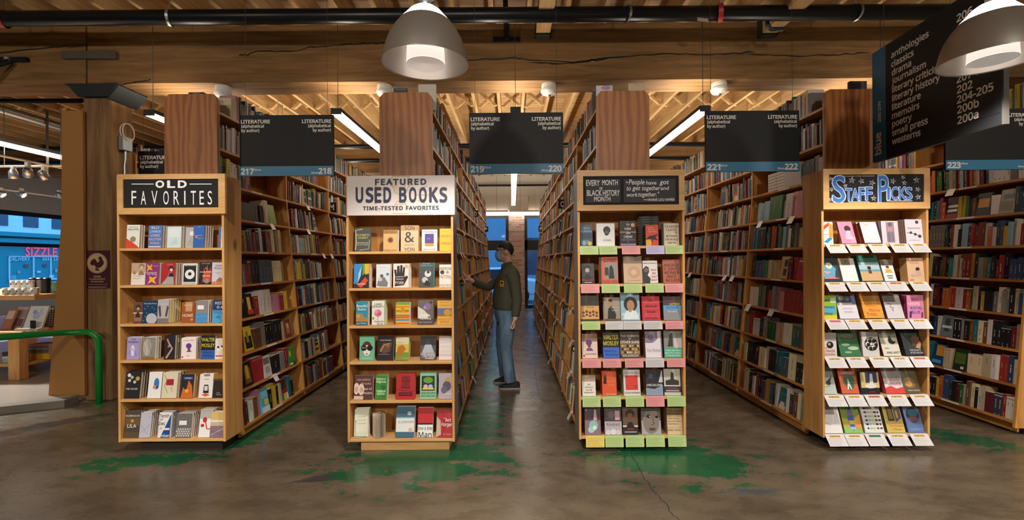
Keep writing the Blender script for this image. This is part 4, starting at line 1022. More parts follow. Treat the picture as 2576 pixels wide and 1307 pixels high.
endcap_row(1, 4, 1005, [
 (312, 350, 941, 3, '#222122', K, 'black paperback with white blossoms and gold seal', [('c', .2, .88, .12, '#d8d6d2'), ('c', .4, .8, .1, '#b9b6b0'), ('c', .25, .68, .1, '#cfccc8'), ('c', .6, .62, .1, '#c4c0ba'), ('c', .78, .75, .14, '#b59a44'), ('t', 'THE HOURS', .45, .36, .06, '#e4e0da', .8)], {'tilt': D8}),
 (370, 403, 941, 1, '#eceae8', WH, 'white paperback with blue and red paint blot', [('c', .62, .55, .2, '#3a78b8', .22), ('c', .5, .42, .14, '#e8806a'), ('c', .7, .42, .1, '#2a4a8a')], {'tilt': D8}),
 (405, 443, 943, 3, '#ded0b4', WH, 'cream paperback with red plate and leaf sprigs', [('b', .25, .5, .75, .74, '#a32230'), ('l', [(.1, .9), (.3, .7), (.15, .5), (.4, .2)], .03, '#7a8a5a'), ('l', [(.6, .45), (.7, .25)], .03, '#7a8a5a')], {'tilt': D8, 't': .028}),
 (452, 484, 947, 3, '#2a2130', '#c88a30', 'dark paperback with glowing orange rooms', [('p', [(.05, .0), (1, .0), (.9, .5), (.6, .75), (.45, .3), (.2, .45)], '#cf6a24'), ('c', .5, .3, .14, '#e8b040'), ('b', .2, .78, .9, .88, '#4a6aa0'), ('t', 'INVISIBLE', .55, .83, .04, '#e8dcd0', .6)], {'tilt': D8}),
 (499, 534, 947, 2, '#eae2de', WH, 'white paperback with black typewriter and flames', [('p', [(.3, .2), (.35, .55), (.65, .55), (.72, .2)], '#1f1d20'), ('b', .38, .3, .62, .5, '#d8d4d0'), ('p', [(.2, .12), (.5, .2), (.8, .12), (.5, .05)], '#d8602a'), ('t', 'JOHN', .5, .78, .05, '#c8705a', .6), ('c', .5, .95, .25, '#8a8884', .05)], {'tilt': D8}),
 (533, 563, 946, 1, '#2b2220', K, 'black paperback with brown gold top', [('b', 0, .78, 1, 1, '#9a6a24'), ('b', 0, .7, 1, .78, '#5a4020'), ('t', 'JOHN', .5, .2, .035, '#d8c8b0', .4), ('t', 'WILLIAMS', .55, .13, .035, '#d8c8b0', .6)], {'tilt': D8}),
], D3, .02, .024)
endcap_row(1, 5, 1105, [
 (306, 344, 1041, 3, '#4a4038', '#3a322c', 'dark brown paperback with pale title and round gold seal', [('b', 0, .45, 1, .75, '#6b5334'), ('t', 'ROBINSON', .5, .83, .075, '#e0d8cc', .95), ('t', 'LILA', .5, .45, .13, '#ece4d8', .95), ('c', .5, .64, .1, '#c89a48'), ('b', 0, 0, 1, .22, '#5c4a34')], {'tilt': D8}),
 (349, 375, 1045, 4, '#b9b6c4', WH, 'pale grey paperback with thin crossing lines', [('l', [(.1, .2), (.9, .5)], .03, '#8a8a98'), ('l', [(.1, .5), (.8, .1)], .03, '#8a8a98'), ('l', [(.7, .8), (.9, .8)], .03, '#777')], {'tilt': math.radians(10), 'yaw': .1}),
 (396, 428, 1044, 3, '#e8e4e0', '#1f4a8a', 'white paperback with navy triangle and serif title', [('p', [(.2, .0), (.95, .0), (.95, .95)], '#1f4a8a'), ('t', 'Tenth', .4, .86, .13, '#2a2a30', .75), ('t', 'of', .2, .72, .08, '#2a2a30'), ('t', 'Dec', .27, .56, .13, '#2a2a30', .5), ('t', 'ember', .5, .08, .11, '#f0ece8', .85), ('b', .35, .3, .9, .38, '#ece0dc'), ('c', .2, .37, .1, '#c8c4c0')], {'tilt': D8}),
 (440, 478, 1047, 4, '#6d6866', WH, 'grey paperback with white label and pale blossom band', [('b', .2, .52, .7, .7, '#ece8e4')] + [('c', .1 + .16 * i + (.08 if j % 2 else 0), .08 + .09 * j, .06, '#d2c4c0') for i in range(6) for j in range(4)], {'tilt': D8}),
 (498, 531, 1038, 3, '#eceae8', WH, 'white paperback with red wax shapes', [('b', 0, .66, 1, 1, '#b8b2ac'), ('c', .4, .62, .16, '#c22a34', .1), ('c', .25, .42, .14, '#c22a34', .06), ('l', [(.45, .6), (.6, .3), (.85, .3)], .08, '#c22a34')], {'tilt': math.radians(10)}),
 (527, 563, 1044, 2, '#cdb49a', WH, 'striped paperback with yellow sunset over mauve fields', [('b', 0, .68, 1, 1, '#dcb870'), ('b', 0, .6, 1, .68, '#efe6da'), ('b', 0, 0, 1, .45, '#8a7280'), ('l', [(.1, .1), (.9, .35)], .03, '#e0d0c8'), ('l', [(0, .25), (.9, .1)], .02, '#554450')], {'tilt': D8}),
], D3, .02, .022)
# ---- used books
endcap_row(2, 0, 633, [
 (892, 930, 574, 2, '#232a20', '#3a3a2a', 'dark green paperback with pale botanical border', [('l', [(.05, .05), (.1, .4), (.05, .9), (.5, .95)], .06, '#a8a878'), ('l', [(.3, .04), (.9, .1), (.95, .5)], .06, '#8a8a5a'), ('t', 'ELIZABETH', .52, .7, .08, '#b8b04a', .8), ('t', 'GILBERT', .52, .58, .08, '#b8b04a', .7), ('t', 'THE SIGNATURE', .5, .36, .045, '#d8c890', .75), ('t', 'OF ALL THINGS', .5, .28, .045, '#d8c890', .75)], {'yaw': .18, 'tilt': D8}),
 (964, 1000, 579, 2, '#cfa86c', WH, 'tan paperback with a dark sunflower', [('c', .5, .52, .2, '#8a5a20'), ('c', .5, .52, .1, '#4a2c12'), ('b', 0, .82, 1, 1, '#a8783c'), ('t', 'ISHMAEL', .5, .9, .1, '#7a5024', .9), ('t', 'DANIEL QUINN', .5, .05, .06, '#5a3c1c', .9)]),
 (1008, 1052, 568, 2, '#dcb88e', '#b08a60', 'tan paperback with one giant dark ampersand', [('b', 0, .8, 1, 1, '#b8905c'), ('t', 'SON', .5, .89, .14, '#3a3634', .98), ('t', '&', .5, .54, .38, '#3a3634', .9), ('t', 'YON', .5, .06, .14, '#3a3634', .95), ('t', 'David B. Dixon', .5, .24, .04, '#6a5a4a', .7)]),
 (1061, 1099, 579, 1, '#e6e0da', WH, 'white paperback with a violet night panel', [('b', .2, .22, .8, .8, '#4a3a8a'), ('b', .2, .22, .8, .36, '#c88a40'), ('t', 'FITZGERALD', .5, .89, .085, '#3a3a70', .92), ('t', 'GREAT GATSBY', .5, .07, .06, '#2a2a2c', .95), ('l', [(.35, .55), (.45, .6), (.55, .55)], .03, '#a8a0d8')]),
 (1106, 1140, 577, 1, '#e8b21e', WH, 'yellow paperback with red ornate title', [('t', "PORTNOY'S", .55, .66, .1, '#b0401c', .9), ('t', 'COMPLAINT', .55, .33, .1, '#b0401c', .9), ('t', 'philip roth', .5, .9, .05, '#d88a1c', .6)]),
], D3, .045, .024)
endcap_row(2, 1, 725, [
 (890, 928, 665, 3, '#2b2a2e', WH, 'paperback with swirling blue, yellow and red paint', [('p', [(0, .15), (0, 1), (.55, 1), (.45, .5), (.25, .2)], '#3a8ad0'), ('p', [(.25, .2), (.45, .5), (.5, .9), (.3, .6)], '#a8d0ea'), ('p', [(.6, 1), (1, 1), (1, .6), (.75, .55)], '#e8b030'), ('p', [(.55, 1), (.7, 1), (.72, .6), (.55, .5)], '#5aa048'), ('p', [(.25, .08), (.75, .45), (.95, .3), (.5, 0)], '#d84a30'), ('t', 'EVERYTHING IS', .5, .16, .06, '#f0e8e0', .6)], {'t': .026}),
 (946, 981, 666, 2, '#d9dde4', WH, 'white paperback with a couple in old clothes', [('c', .4, .5, .12, '#5a5654'), ('p', [(.05, .08), (.2, .42), (.6, .45), (.85, .2), (.8, .05)], '#7d7c80'), ('c', .3, .35, .14, '#c8c4c4'), ('c', .82, .57, .1, '#2f7ab0'), ('t', 'The Time', .5, .86, .05, '#b8bcc8', .7), ('t', 'Carolyn Parkhurst', .5, .06, .04, '#445', .6)]),
 (989, 1028, 665, 4, '#ecdcd4', WH, 'pale pink paperback with a hand made of black letters', [('p', [(.1, .05), (.12, .45), (.05, .75), (.2, .75), (.24, .55), (.25, .9), (.4, .92), (.42, .6), (.46, .95), (.6, .93), (.58, .6), (.64, .86), (.76, .84), (.72, .45), (.92, .5), (.95, .42), (.7, .1)], '#29262a'), ('t', 'JONATHAN', .42, .45, .05, '#ecdcd4', .5), ('t', 'SAFRAN', .42, .35, .06, '#ecdcd4', .5), ('t', 'FOER', .42, .2, .11, '#ecdcd4', .55), ('c', .84, .88, .12, '#e0a070')]),
 (1054, 1091, 663, 2, '#4b4d50', '#28a0a8', 'grey and teal paperback with dancing figure', [('c', .6, .55, .22, '#d8d6d4'), ('c', .4, .3, .2, '#c2c0be'), ('c', .62, .62, .1, '#2a2a2c'), ('p', [(.3, .1), (.5, .3), (.8, .15), (.7, .05)], '#222'), ('t', 'FEVER PITCH', .5, .88, .06, '#48c0c0', .85), ('t', 'NICK HORNBY', .5, .96, .03, '#ddd', .8)]),
 (1105, 1140, 668, 1, '#e4dcd2', WH, 'white paperback with red second title line', [('t', 'AMERICAN', .5, .82, .12, '#3a3634', .96), ('t', 'PASTORAL', .5, .46, .13, '#b83a30', .96), ('t', 'PHILIP ROTH', .5, .08, .1, '#6a6460', .96), ('c', .24, .66, .17, '#4a3428'), ('c', .66, .66, .11, '#a88a6a')]),
], D3, .035, .024)
endcap_row(2, 2, 820, [
 (895, 925, 761, 2, '#2f93ae', WH, 'blue green paperback with a seaside cliff village', [('p', [(0, .05), (0, .5), (.5, .5), (.75, .3), (1, .32), (1, .05)], '#b08a50'), ('c', .2, .38, .14, '#c8a870'), ('b', 0, 0, 1, .15, '#1f6a8a'), ('t', 'Beautiful', .5, .82, .11, '#f2eee6', .9), ('t', 'Ruins', .5, .68, .11, '#f2eee6', .7), ('t', 'Jess Walter', .5, .08, .07, '#f0d870', .85)]),
 (935, 966, 760, 4, '#ebe7df', '#c8d8a8', 'white paperback with a pink flowering tree', [('c', .5, .5, .3, '#dc7a9a', .15), ('c', .35, .56, .14, '#e8a0b8'), ('c', .65, .46, .13, '#c85a80'), ('l', [(.5, .2), (.5, .5)], .03, '#5a4030'), ('t', 'LIANE', .5, .87, .085, '#4a4a4c', .6), ('t', 'MORIARTY', .5, .77, .085, '#4a4a4c', .9), ('t', "Husband's", .6, .15, .075, '#4a4a4c', .75), ('t', 'Secret', .68, .05, .075, '#4a4a4c', .5), ('c', .12, .28, .1, '#8ab040')], {'page': '#dfe0b8'}),
 (995, 1030, 764, 2, '#e6b52c', WH, 'striped rainbow paperback', [('b', 0, .9, 1, 1, '#5aa84a'), ('b', 0, .78, 1, .83, '#e07030'), ('b', 0, .4, 1, .45, '#4a78c8'), ('b', 0, .3, 1, .38, '#e05a3a'), ('b', 0, .18, 1, .26, '#3a9ac0'), ('b', 0, .04, 1, .1, '#d05a2a'), ('t', 'MEG', .5, .73, .05, '#222', .3), ('t', 'WOLITZER', .5, .62, .1, '#1d1d20', .92)]),
 (1051, 1090, 759, 2, '#6b625e', '#5a4c44', 'brown grey paperback with hands holding lilac flowers', [('p', [(0, .2), (0, .75), (.4, .6), (.7, .4), (.6, .2)], '#d8ccc6'), ('c', .6, .74, .22, '#8a6a9a'), ('c', .45, .7, .1, '#a88ab8'), ('b', 0, 0, 1, .26, '#4a4644'), ('t', 'ANNA', .45, .38, .11, '#f4f0ec', .75), ('t', 'Karenina', .5, .26, .09, '#f4f0ec', .88), ('t', 'LEO TOLSTOY', .5, .1, .07, '#b8b0a8', .85), ('c', .85, .92, .07, '#2a2624')]),
 (1100, 1139, 760, 1, '#d8a544', WH, 'orange paperback with a golden tree on a plain', [('b', 0, .35, 1, .68, '#5a6a9a'), ('b', 0, .35, 1, .45, '#8a6a2c'), ('c', .7, .5, .26, '#c88a24', .14), ('t', 'WALLACE', .5, .93, .07, '#b87a2a', .9), ('t', 'STEGNER', .5, .8, .07, '#b87a2a', .95), ('t', 'ANGLE OF', .5, .22, .08, '#b87a2a', .9), ('t', 'REPOSE', .5, .1, .08, '#b87a2a', .85)]),
], D3, .03, .024)
endcap_row(2, 3, 911, [
 (904, 941, 851, 1, '#6fbf9c', '#4a9a7a', 'mint paperback with a woman in huge dark sunglasses', [('c', .5, .56, .32, '#6a2a24', .24), ('c', .5, .42, .25, '#f2e8e0', .22), ('c', .3, .52, .2, '#191719', .12), ('c', .7, .52, .2, '#191719', .12), ('c', .5, .28, .06, '#c8281e', .03), ('t', "WHERE'D YOU", .3, .53, .04, '#eee', .3), ('t', 'MARIA SEMPLE', .5, .1, .04, '#f0f4e8', .6)]),
 (948, 990, 851, 1, '#26242a', '#1a1a1e', 'black paperback with a curled golden figure', [('p', [(.1, .4), (.35, .7), (.9, .72), (.75, .35), (.4, .28)], '#6a4a3a'), ('l', [(.2, .35), (.4, .62), (.75, .7), (.6, .55)], .06, '#c89a58'), ('t', 'ALICE MUNRO', .5, .82, .05, '#e0c8a0', .8), ('l', [(.1, .25), (.75, .25)], .02, '#c8a070')], {'tilt': D8, 'yaw': -.06}),
 (994, 1028, 855, 2, '#d8bc4a', '#8aa04a', 'yellow and green paperback with a brown cow', [('b', 0, .7, 1, 1, '#d8d2b0'), ('b', 0, 0, 1, .35, '#7a9a34'), ('p', [(.1, .3), (.2, .6), (.55, .68), (.8, .5), (.6, .35), (.3, .1)], '#b8742a'), ('t', 'Animal', .35, .78, .06, '#9a9a70', .5), ('t', 'Barbara Kingsolver', .75, .1, .03, '#ddd', .4)], {'yaw': -.1, 'tilt': D8}),
 (1057, 1096, 853, 1, '#2b2c33', '#22232a', 'slate black paperback with pale bowler figure', [('b', 0, .0, 1, .62, '#50525e'), ('c', .5, .72, .16, '#3a3c44'), ('p', [(.1, .3), (.3, .65), (.7, .65), (.9, .3)], '#b4b6c0'), ('t', 'UNBEARABLE', .5, .25, .085, '#f2f0ee', .94), ('t', 'LIGHTNESS', .55, .16, .085, '#f2f0ee', .8), ('t', 'OF BEING', .6, .07, .07, '#f2f0ee', .55)], {'tilt': D8}),
 (1104, 1139, 853, 1, '#e6dcd8', WH, 'white paperback with faint stencilled title', [('b', 0, .82, 1, 1, '#c8c0bc'), ('t', 'DIARY', .5, .76, .12, '#c8bab4', .85), ('t', 'A NOVEL', .45, .56, .1, '#d4c8c2', .7), ('t', 'CHUCK', .5, .36, .1, '#d4c8c2', .7), ('t', 'PALAHNIUK', .5, .2, .09, '#d0a098', .9)], {'tilt': D8}),
], D3, .045, .024)
endcap_row(2, 4, 1008, [
 (890, 937, 949, 1, '#5a3636', '#c8bcae', 'dark red paperback with two white bonneted women', [('c', .12, .45, .15, '#e8d4c4', .24), ('c', .38, .42, .16, '#e8d4c4', .24), ('c', .12, .42, .09, '#d8a890', .12), ('c', .4, .4, .1, '#d8a890', .12), ('b', .0, .0, .5, .15, '#d8c4b4'), ('t', 'Geraldine', .5, .82, .09, '#d8a890', .85), ('t', 'Brooks', .65, .66, .09, '#d8a890', .6), ('t', 'Year of', .7, .44, .09, '#f0dcd4', .5), ('t', 'Wonders', .7, .27, .09, '#f0dcd4', .55)], {'tilt': D8}),
 (943, 973, 949, 2, '#3f8a3a', WH, 'leafy green paperback with white script', [('c', .3, .75, .2, '#62ac44'), ('c', .7, .5, .22, '#2d6e2c'), ('c', .35, .3, .2, '#6ab848'), ('c', .75, .15, .16, '#347a30'), ('t', 'Barbara', .45, .85, .08, '#f0f0e4', .75), ('t', 'Kingsolver', .5, .73, .08, '#f0f0e4', .85), ('t', 'Prodigal', .5, .35, .09, '#f0f0e4', .75), ('t', 'Summer', .5, .23, .08, '#f0f0e4', .7)], {'tilt': D8, 'yaw': -.05}),
 (996, 1043, 945, 2, '#b4262a', '#8a1c22', 'large red paperback with black decorative title block', [('b', .28, .42, .74, .9, '#8c1d24'), ('t', 'THE', .5, .83, .06, '#1c1416', .4), ('t', 'MONK', .5, .7, .09, '#1c1416', .42), ('t', 'OF', .5, .58, .06, '#1c1416', .3), ('t', 'MOKHA', .5, .45, .09, '#1c1416', .5), ('b', .15, .13, .86, .26, '#1c1416'), ('t', 'DAVE EGGERS', .5, .195, .06, '#c8403a', .62), ('l', [(.1, .38), (.4, .32), (.6, .34), (.92, .3)], .02, '#1c1416')], {'tilt': D8}),
 (1056, 1097, 944, 2, '#8cc49a', '#6aa47c', 'pale green paperback with a bright woodcut scene', [('b', .1, .32, .9, .88, '#232a3a'), ('c', .5, .72, .3, '#6a9a30', .12), ('c', .35, .47, .14, '#d8b8a0'), ('c', .65, .47, .14, '#a8bcd8'), ('b', .15, .36, .85, .42, '#e8c838'), ('t', 'THEIR EYES WERE', .5, .23, .065, '#16201c', .92), ('t', 'WATCHING GOD', .5, .12, .065, '#16201c', .88)], {'tilt': D8}),
 (1103, 1138, 945, 1, '#b3a9b6', '#8a808c', 'mauve paperback with a dark cloud and gold seal', [('c', .6, .5, .3, '#5c5462', .2), ('c', .4, .35, .22, '#6c6472', .14), ('c', .66, .76, .17, '#c09a3c'), ('t', 'DISGRACE', .7, .2, .05, '#eee', .5)], {'tilt': D8}),
], D3, .025, .024)
endcap_row(2, 5, 1105, [
 (890, 925, 1039, 3, '#d8dcc0', WH, 'pale green paperback with a letter and lamp post', [('b', .1, .2, .9, .88, '#e6e6d0'), ('l', [(.1, .0), (.1, .55)], .02, '#3a3a34'), ('c', .1, .58, .04, '#3a3a34'), ('t', 'The Guernsey', .5, .74, .05, '#a8a870', .6), ('t', 'Literary and', .5, .62, .05, '#a8a870', .6), ('t', 'Potato Peel', .5, .5, .05, '#a8a870', .6), ('l', [(.0, .04), (.9, .02)], .03, '#222')], {'tilt': math.radians(12), 'yaw': .12}),
 (995, 1041, 1032, 2, '#3d6a80', WH, 'teal paperback with a wide white title band', [('b', 0, .18, 1, .62, '#e8e6e2'), ('b', 0, .62, 1, .66, '#8ab0bc'), ('t', 'ELSEWHERE', .55, .5, .075, '#7a8a94', .85), ('c', .8, .24, .12, '#e0b8a0'), ('b', .62, .72, .82, .84, '#aebcc0')], {'tilt': math.radians(11)}),
 (1050, 1088, 1034, 1, '#c02a2c', WH, 'red topped paperback with black and white title below', [('b', 0, .0, 1, .42, '#eae8e4'), ('b', 0, .42, 1, .47, '#1c1a1c'), ('t', 'Inv s ble', .5, .3, .11, '#1c1a1c', .94), ('t', 'Man', .5, .09, .17, '#1c1a1c', .9)], {'tilt': math.radians(11)}),
 (1097, 1138, 1039, 1, '#b23034', '#7a2024', 'red paperback with draped cloth and pale title', [('p', [(0, .0), (0, .75), (.25, .6), (.3, .1)], '#c8b098'), ('l', [(.35, .95), (.5, .5), (.4, .1)], .04, '#8a1c22'), ('l', [(.8, .9), (.75, .6)], .04, '#d0484a'), ('t', 'THE', .5, .68, .04, '#f0e4dc', .2), ('t', 'Art', .72, .62, .11, '#f6ece4', .4), ('t', 'Forger', .65, .46, .12, '#f6ece4', .65), ('t', 'B.A. Shapiro', .7, .12, .05, '#e0b0a8', .5)], {'tilt': math.radians(11), 'yaw': -.06}),
], D3, .02, .024)
# the paperback left fanned open
t = empty('open_paperback', (W(952, 1100, 3.70)[0], 3.74, ENDS[2][1][0] + .001), 'splayed paperback standing open on the bottom shelf of the used books endcap', 'book')
mb = MB()
for k in range(15):
    q = math.radians(-64 + k * 8.2); r = .104
    mb.add([(0, .045, .003), (r * math.sin(q) * .62, .045 - r * math.cos(q), .003), (r * math.sin(q) * .62, .045 - r * math.cos(q), .19), (0, .045, .19), (.0012, .046, .003), (r * math.sin(q) * .62 + .0012, .046 - r * math.cos(q), .003), (r * math.sin(q) * .62 + .0012, .046 - r * math.cos(q), .19), (.0012, .046, .19)],
           [(0, 1, 2, 3), (7, 6, 5, 4), (0, 3, 7, 4), (1, 5, 6, 2), (3, 2, 6, 7), (0, 4, 5, 1)], rgb('#e6d9c4'))
mb.build('page_block', M['print'], t)
mb = MB().prism([(-.065, .002), (.0, .052), (.045, .0), (.047, .002), (.0, .056), (-.066, .004)], lambda a, b, d: (a, b, d), 0, .196, rgb('#8a5a3a')); mb.build('cover', M['print'], t)
# ---- chalkboard quote endcap
B1 = math.radians(9)
endcap_row(3, 0, 618, [
 (1460, 1491, 564, 2, '#41586e', K, 'blue grey paperback with ornate carved arches', [('b', 0, .35, 1, .6, '#2f4454'), ('c', .3, .15, .2, '#8aa0ae'), ('c', .6, .18, .18, '#6f8694'), ('t', 'FIFTH', .5, .83, .09, '#a8c0d0', .7), ('t', 'SEASON', .5, .69, .09, '#a8c0d0', .85), ('c', .78, .12, .17, '#d8b040')], {'tilt': D3}),
 (1502, 1547, 561, 2, '#eeecea', WH, 'white paperback with a hanging black hood', [('c', .56, .7, .2, '#2a2a2c', .17), ('p', [(.42, .62), (.45, .48), (.55, .45), (.66, .5), (.7, .62)], '#1c1c1e'), ('c', .56, .6, .1, '#5a5a5e'), ('t', 'CITIZEN', .56, .25, .07, '#5a5a5c', .5)], {'tilt': D3}),
 (1560, 1601, 555, 2, '#201e20', '#1a181a', 'black paperback with hands gripping bars', [('b', 0, .52, .4, .57, '#b07a50'), ('b', .68, .52, 1, .57, '#b07a50'), ('b', .44, 0, .54, 1, '#5a4a58'), ('t', 'THE', .5, .85, .06, '#f2eeee', .3), ('t', 'NEW', .5, .68, .085, '#f2eeee', .4), ('t', 'JIM', .5, .52, .085, '#f2eeee', .3), ('t', 'CROW', .5, .36, .085, '#f2eeee', .55), ('c', .8, .83, .12, '#e8a868'), ('b', .0, .0, 1, .1, '#4a3a6a'), ('t', 'MICHELLE ALEXANDER', .5, .05, .045, '#f0e8f0', .9), ('b', .1, .2, .9, .28, '#565056')], {'tilt': D3}),
 (1625, 1657, 566, 2, '#d84a26', K, 'orange paperback with a flying black bird and yellow sun', [('c', .2, .14, .26, '#e8b430'), ('p', [(.0, .3), (.25, .45), (.6, .5), (1, .55), (.75, .4), (.95, .25), (.6, .3), (.45, .08), (.5, .32)], '#1f1a1c'), ('t', 'I Know', .4, .88, .06, '#f0c8b0', .7), ('t', 'Why the', .45, .78, .06, '#f0c8b0', .7), ('t', 'Caged Bird', .5, .68, .06, '#f0c8b0', .85)], {'tilt': D3}),
 (1671, 1709, 562, 3, '#d9cbb4', '#8a8a86', 'cream paperback filled with black capital lettering', [('t', 'TA-NEHISI', .5, .85, .1, '#3a3430', .9), ('t', 'COATES', .5, .7, .1, '#3a3430', .68), ('t', 'BETWEEN', .5, .42, .09, '#3a3430', .7), ('t', 'THE WORLD', .5, .27, .09, '#3a3430', .88), ('t', 'AND ME', .5, .12, .09, '#3a3430', .55), ('c', .8, .58, .07, '#c88a40')], {'tilt': D3}),
], B1, .03, .022)
ms = book_mesh(.115, .158, .0205, '#232224', '#232224', [], '#cfc4ae')
mbs = MB(); mbs.v = []
x = W(1610, 618, YE + .1)[0]
for k in range(12):
    o = put_book(ms, (x, YE + .105, ENDS[3][1][5] + .001 + .021 * k), 0, 0, 'black book lying flat in the tall stack behind the orange bird paperback', 'flat black copies on the chalkboard quote endcap')
    o.rotation_euler = Matrix(((0, 0, 1), (1, 0, 0), (0, 1, 0))).to_euler()
    sb = MB()
    put_text(sb, 'CAGED BIRD', lambda a, b: (-.0004, b, a), .05, .007, .007, width=.06, bold=.02, col=rgb('#8a8688')); put_text(sb, 'MAYA', lambda a, b: (-.0004, b, a), .13, .007, .007, width=.03, bold=.02, col=rgb('#8a8688'))
    e = sb.build('spine_lettering', M['print'], o)
endcap_row(3, 1, 714.5, [
 (1464, 1496, 664, 1, '#1f1e1f', K, 'black paperback with a thoughtful man and red title', [('b', .05, .3, .98, .98, '#3a3838'), ('f', .45, .68, .22, '#a8a09a', '#161516'), ('t', 'MALCOLM X', .5, .19, .1, '#d8303c', .94), ('t', 'ALEX HALEY', .5, .05, .045, '#eee', .7)]),
 (1508, 1555, 648, 2, '#d8562a', '#c84a20', 'orange paperback with a grainy black and white street photo', [('b', 0, 0, .12, 1, '#2a2220'), ('b', .28, .16, .98, .78, '#8a8884'), ('p', [(.5, .18), (.55, .6), (.65, .7), (.75, .55), (.8, .18)], '#1d1c1c'), ('b', .3, .3, .5, .6, '#2c2a2a'), ('t', 'ZAMI', .6, .88, .14, '#2a1a14', .75), ('t', 'AUDRE LORDE', .55, .07, .07, '#3a2a6a', .8)], {'yaw': -.08}),
 (1570, 1617, 646, 1, '#c9a98c', '#3a3f4a', 'tan paperback with a thin orange ring', [('c', .55, .4, .3, '#b8764e'), ('c', .55, .4, .265, '#c9a98c'), ('c', .55, .4, .2, '#b8764e'), ('c', .55, .4, .17, '#d0b498'), ('b', 0, .72, 1, 1, '#8a7260'), ('l', [(.2, .04), (.3, .1), (.9, .1)], .015, '#8a6a54')]),
 (1619, 1656, 658, 2, '#dcd8d4', '#6a6866', 'white paperback with a man in profile and red title', [('p', [(0, .0), (0, .62), (.2, .76), (.4, .7), (.42, .5), (.3, .35), (.5, .2), (.45, 0)], '#2c2a2a'), ('c', .22, .58, .16, '#6a5a52'), ('t', 'WHY', .74, .58, .09, '#b8303c', .42), ('t', 'WE', .74, .43, .09, '#b8303c', .3), ('t', "CAN'T", .74, .28, .09, '#b8303c', .48), ('t', 'WAIT', .74, .13, .09, '#b8303c', .45), ('t', 'MARTIN LUTHER KING, JR.', .5, .88, .05, '#3a3a3c', .92)]),
 (1669, 1712, 656, 1, '#b05a3c', '#7a3a2a', 'rust paperback filled with black hand drawn capitals', [('t', 'ANGELA', .5, .76, .12, '#221a18', .92), ('t', 'Y. DAVIS', .5, .6, .12, '#221a18', .95), ('t', 'WOMEN', .5, .44, .12, '#221a18', .92), ('t', 'RACE', .5, .28, .12, '#221a18', .7), ('t', '&CLASS', .55, .12, .12, '#221a18', .85)], {'yaw': -.05}),
], B1, .022, .026)
endcap_row(3, 2, 807, [
 (1462, 1508, 740, 1, '#3a2c22', '#2a2220', 'brown graphic paperback with marching people', [('b', 0, .06, 1, .55, '#cf9a5a'), ('t', 'MARCH', .5, .68, .15, '#1d1714', .92), ('t', 'BOOK ONE', .5, .5, .05, '#4a2c1c', .4)] + [('f', .14 + .18 * i, .28 + .04 * (i % 2), .06, SK['d'], '#5a3a2a') for i in range(5)]),
 (1521, 1561, 750, 2, '#9a8c7a', '#c8bca8', 'grey brown paperback with a seated man in a dark suit', [('p', [(.2, .05), (.25, .5), (.45, .65), (.6, .5), (.75, .25), (.7, .05)], '#1f1e22'), ('c', .42, .78, .15, SK['m']), ('c', .42, .88, .14, '#1c1816', .07), ('t', 'BARACK', .75, .86, .06, '#c8bca8', .45), ('t', 'THE AUDACITY', .7, .56, .055, '#d8d0c4', .55), ('t', 'OF HOPE', .72, .44, .055, '#d8d0c4', .45), ('b', 0, 0, 1, .08, '#6a4c2c')]),
 (1563, 1611, 737, 1, '#8db8cc', '#c8d8e0', 'pale blue hardback with a smiling woman with dark hair', [('c', .52, .58, .36, '#221a1a', .27), ('c', .52, .52, .2, SK['m'], .2), ('p', [(.1, .05), (.25, .32), (.5, .38), (.8, .32), (.95, .05)], '#d8e2e6'), ('t', 'BECOMING', .5, .92, .09, '#b8c8cc', .92), ('t', 'MICHELLE', .5, .2, .11, '#eef2f2', .92), ('t', 'OBAMA', .55, .08, .1, '#eef2f2', .7), ('p', [(.42, .3), (.4, .42), (.55, .46), (.55, .3)], SK['m'])], {'t': .03}),
 (1617, 1662, 748, 2, '#c8303c', '#a82430', 'red paperback with black script title in four bands', [('t', 'all', .5, .85, .12, '#2a1a1c', .5), ('t', 'about', .5, .6, .13, '#2a1a1c', .7), ('t', 'love', .5, .36, .13, '#2a1a1c', .6), ('t', 'bell hooks', .5, .09, .08, '#7a1c24', .7), ('b', .1, .74, .95, .75, '#e8a0a4'), ('b', .1, .5, .95, .51, '#e8a0a4'), ('b', .1, .27, .95, .28, '#e8a0a4'), ('b', .1, .17, .95, .18, '#e8a0a4')]),
 (1670, 1714, 748, 1, '#3a3c44', '#2a2a30', 'dark paperback with coloured title and grey crowd', [('b', 0, 0, 1, .4, '#8a8c90'), ('b', 0, .4, 1, .62, '#6a9ac8'), ('t', 'AFRICAN', .5, .9, .09, '#8a2c30', .8), ('t', 'AMERICAN', .5, .8, .09, '#8a2c30', .9), ('t', 'LATINX', .65, .68, .09, '#e8d84a', .6), ('t', 'HISTORY', .5, .53, .09, '#2a5a9a', .8), ('t', 'PAUL ORTIZ', .5, .36, .05, '#eee', .5)], {'yaw': -.05}),
], B1, .022, .026)
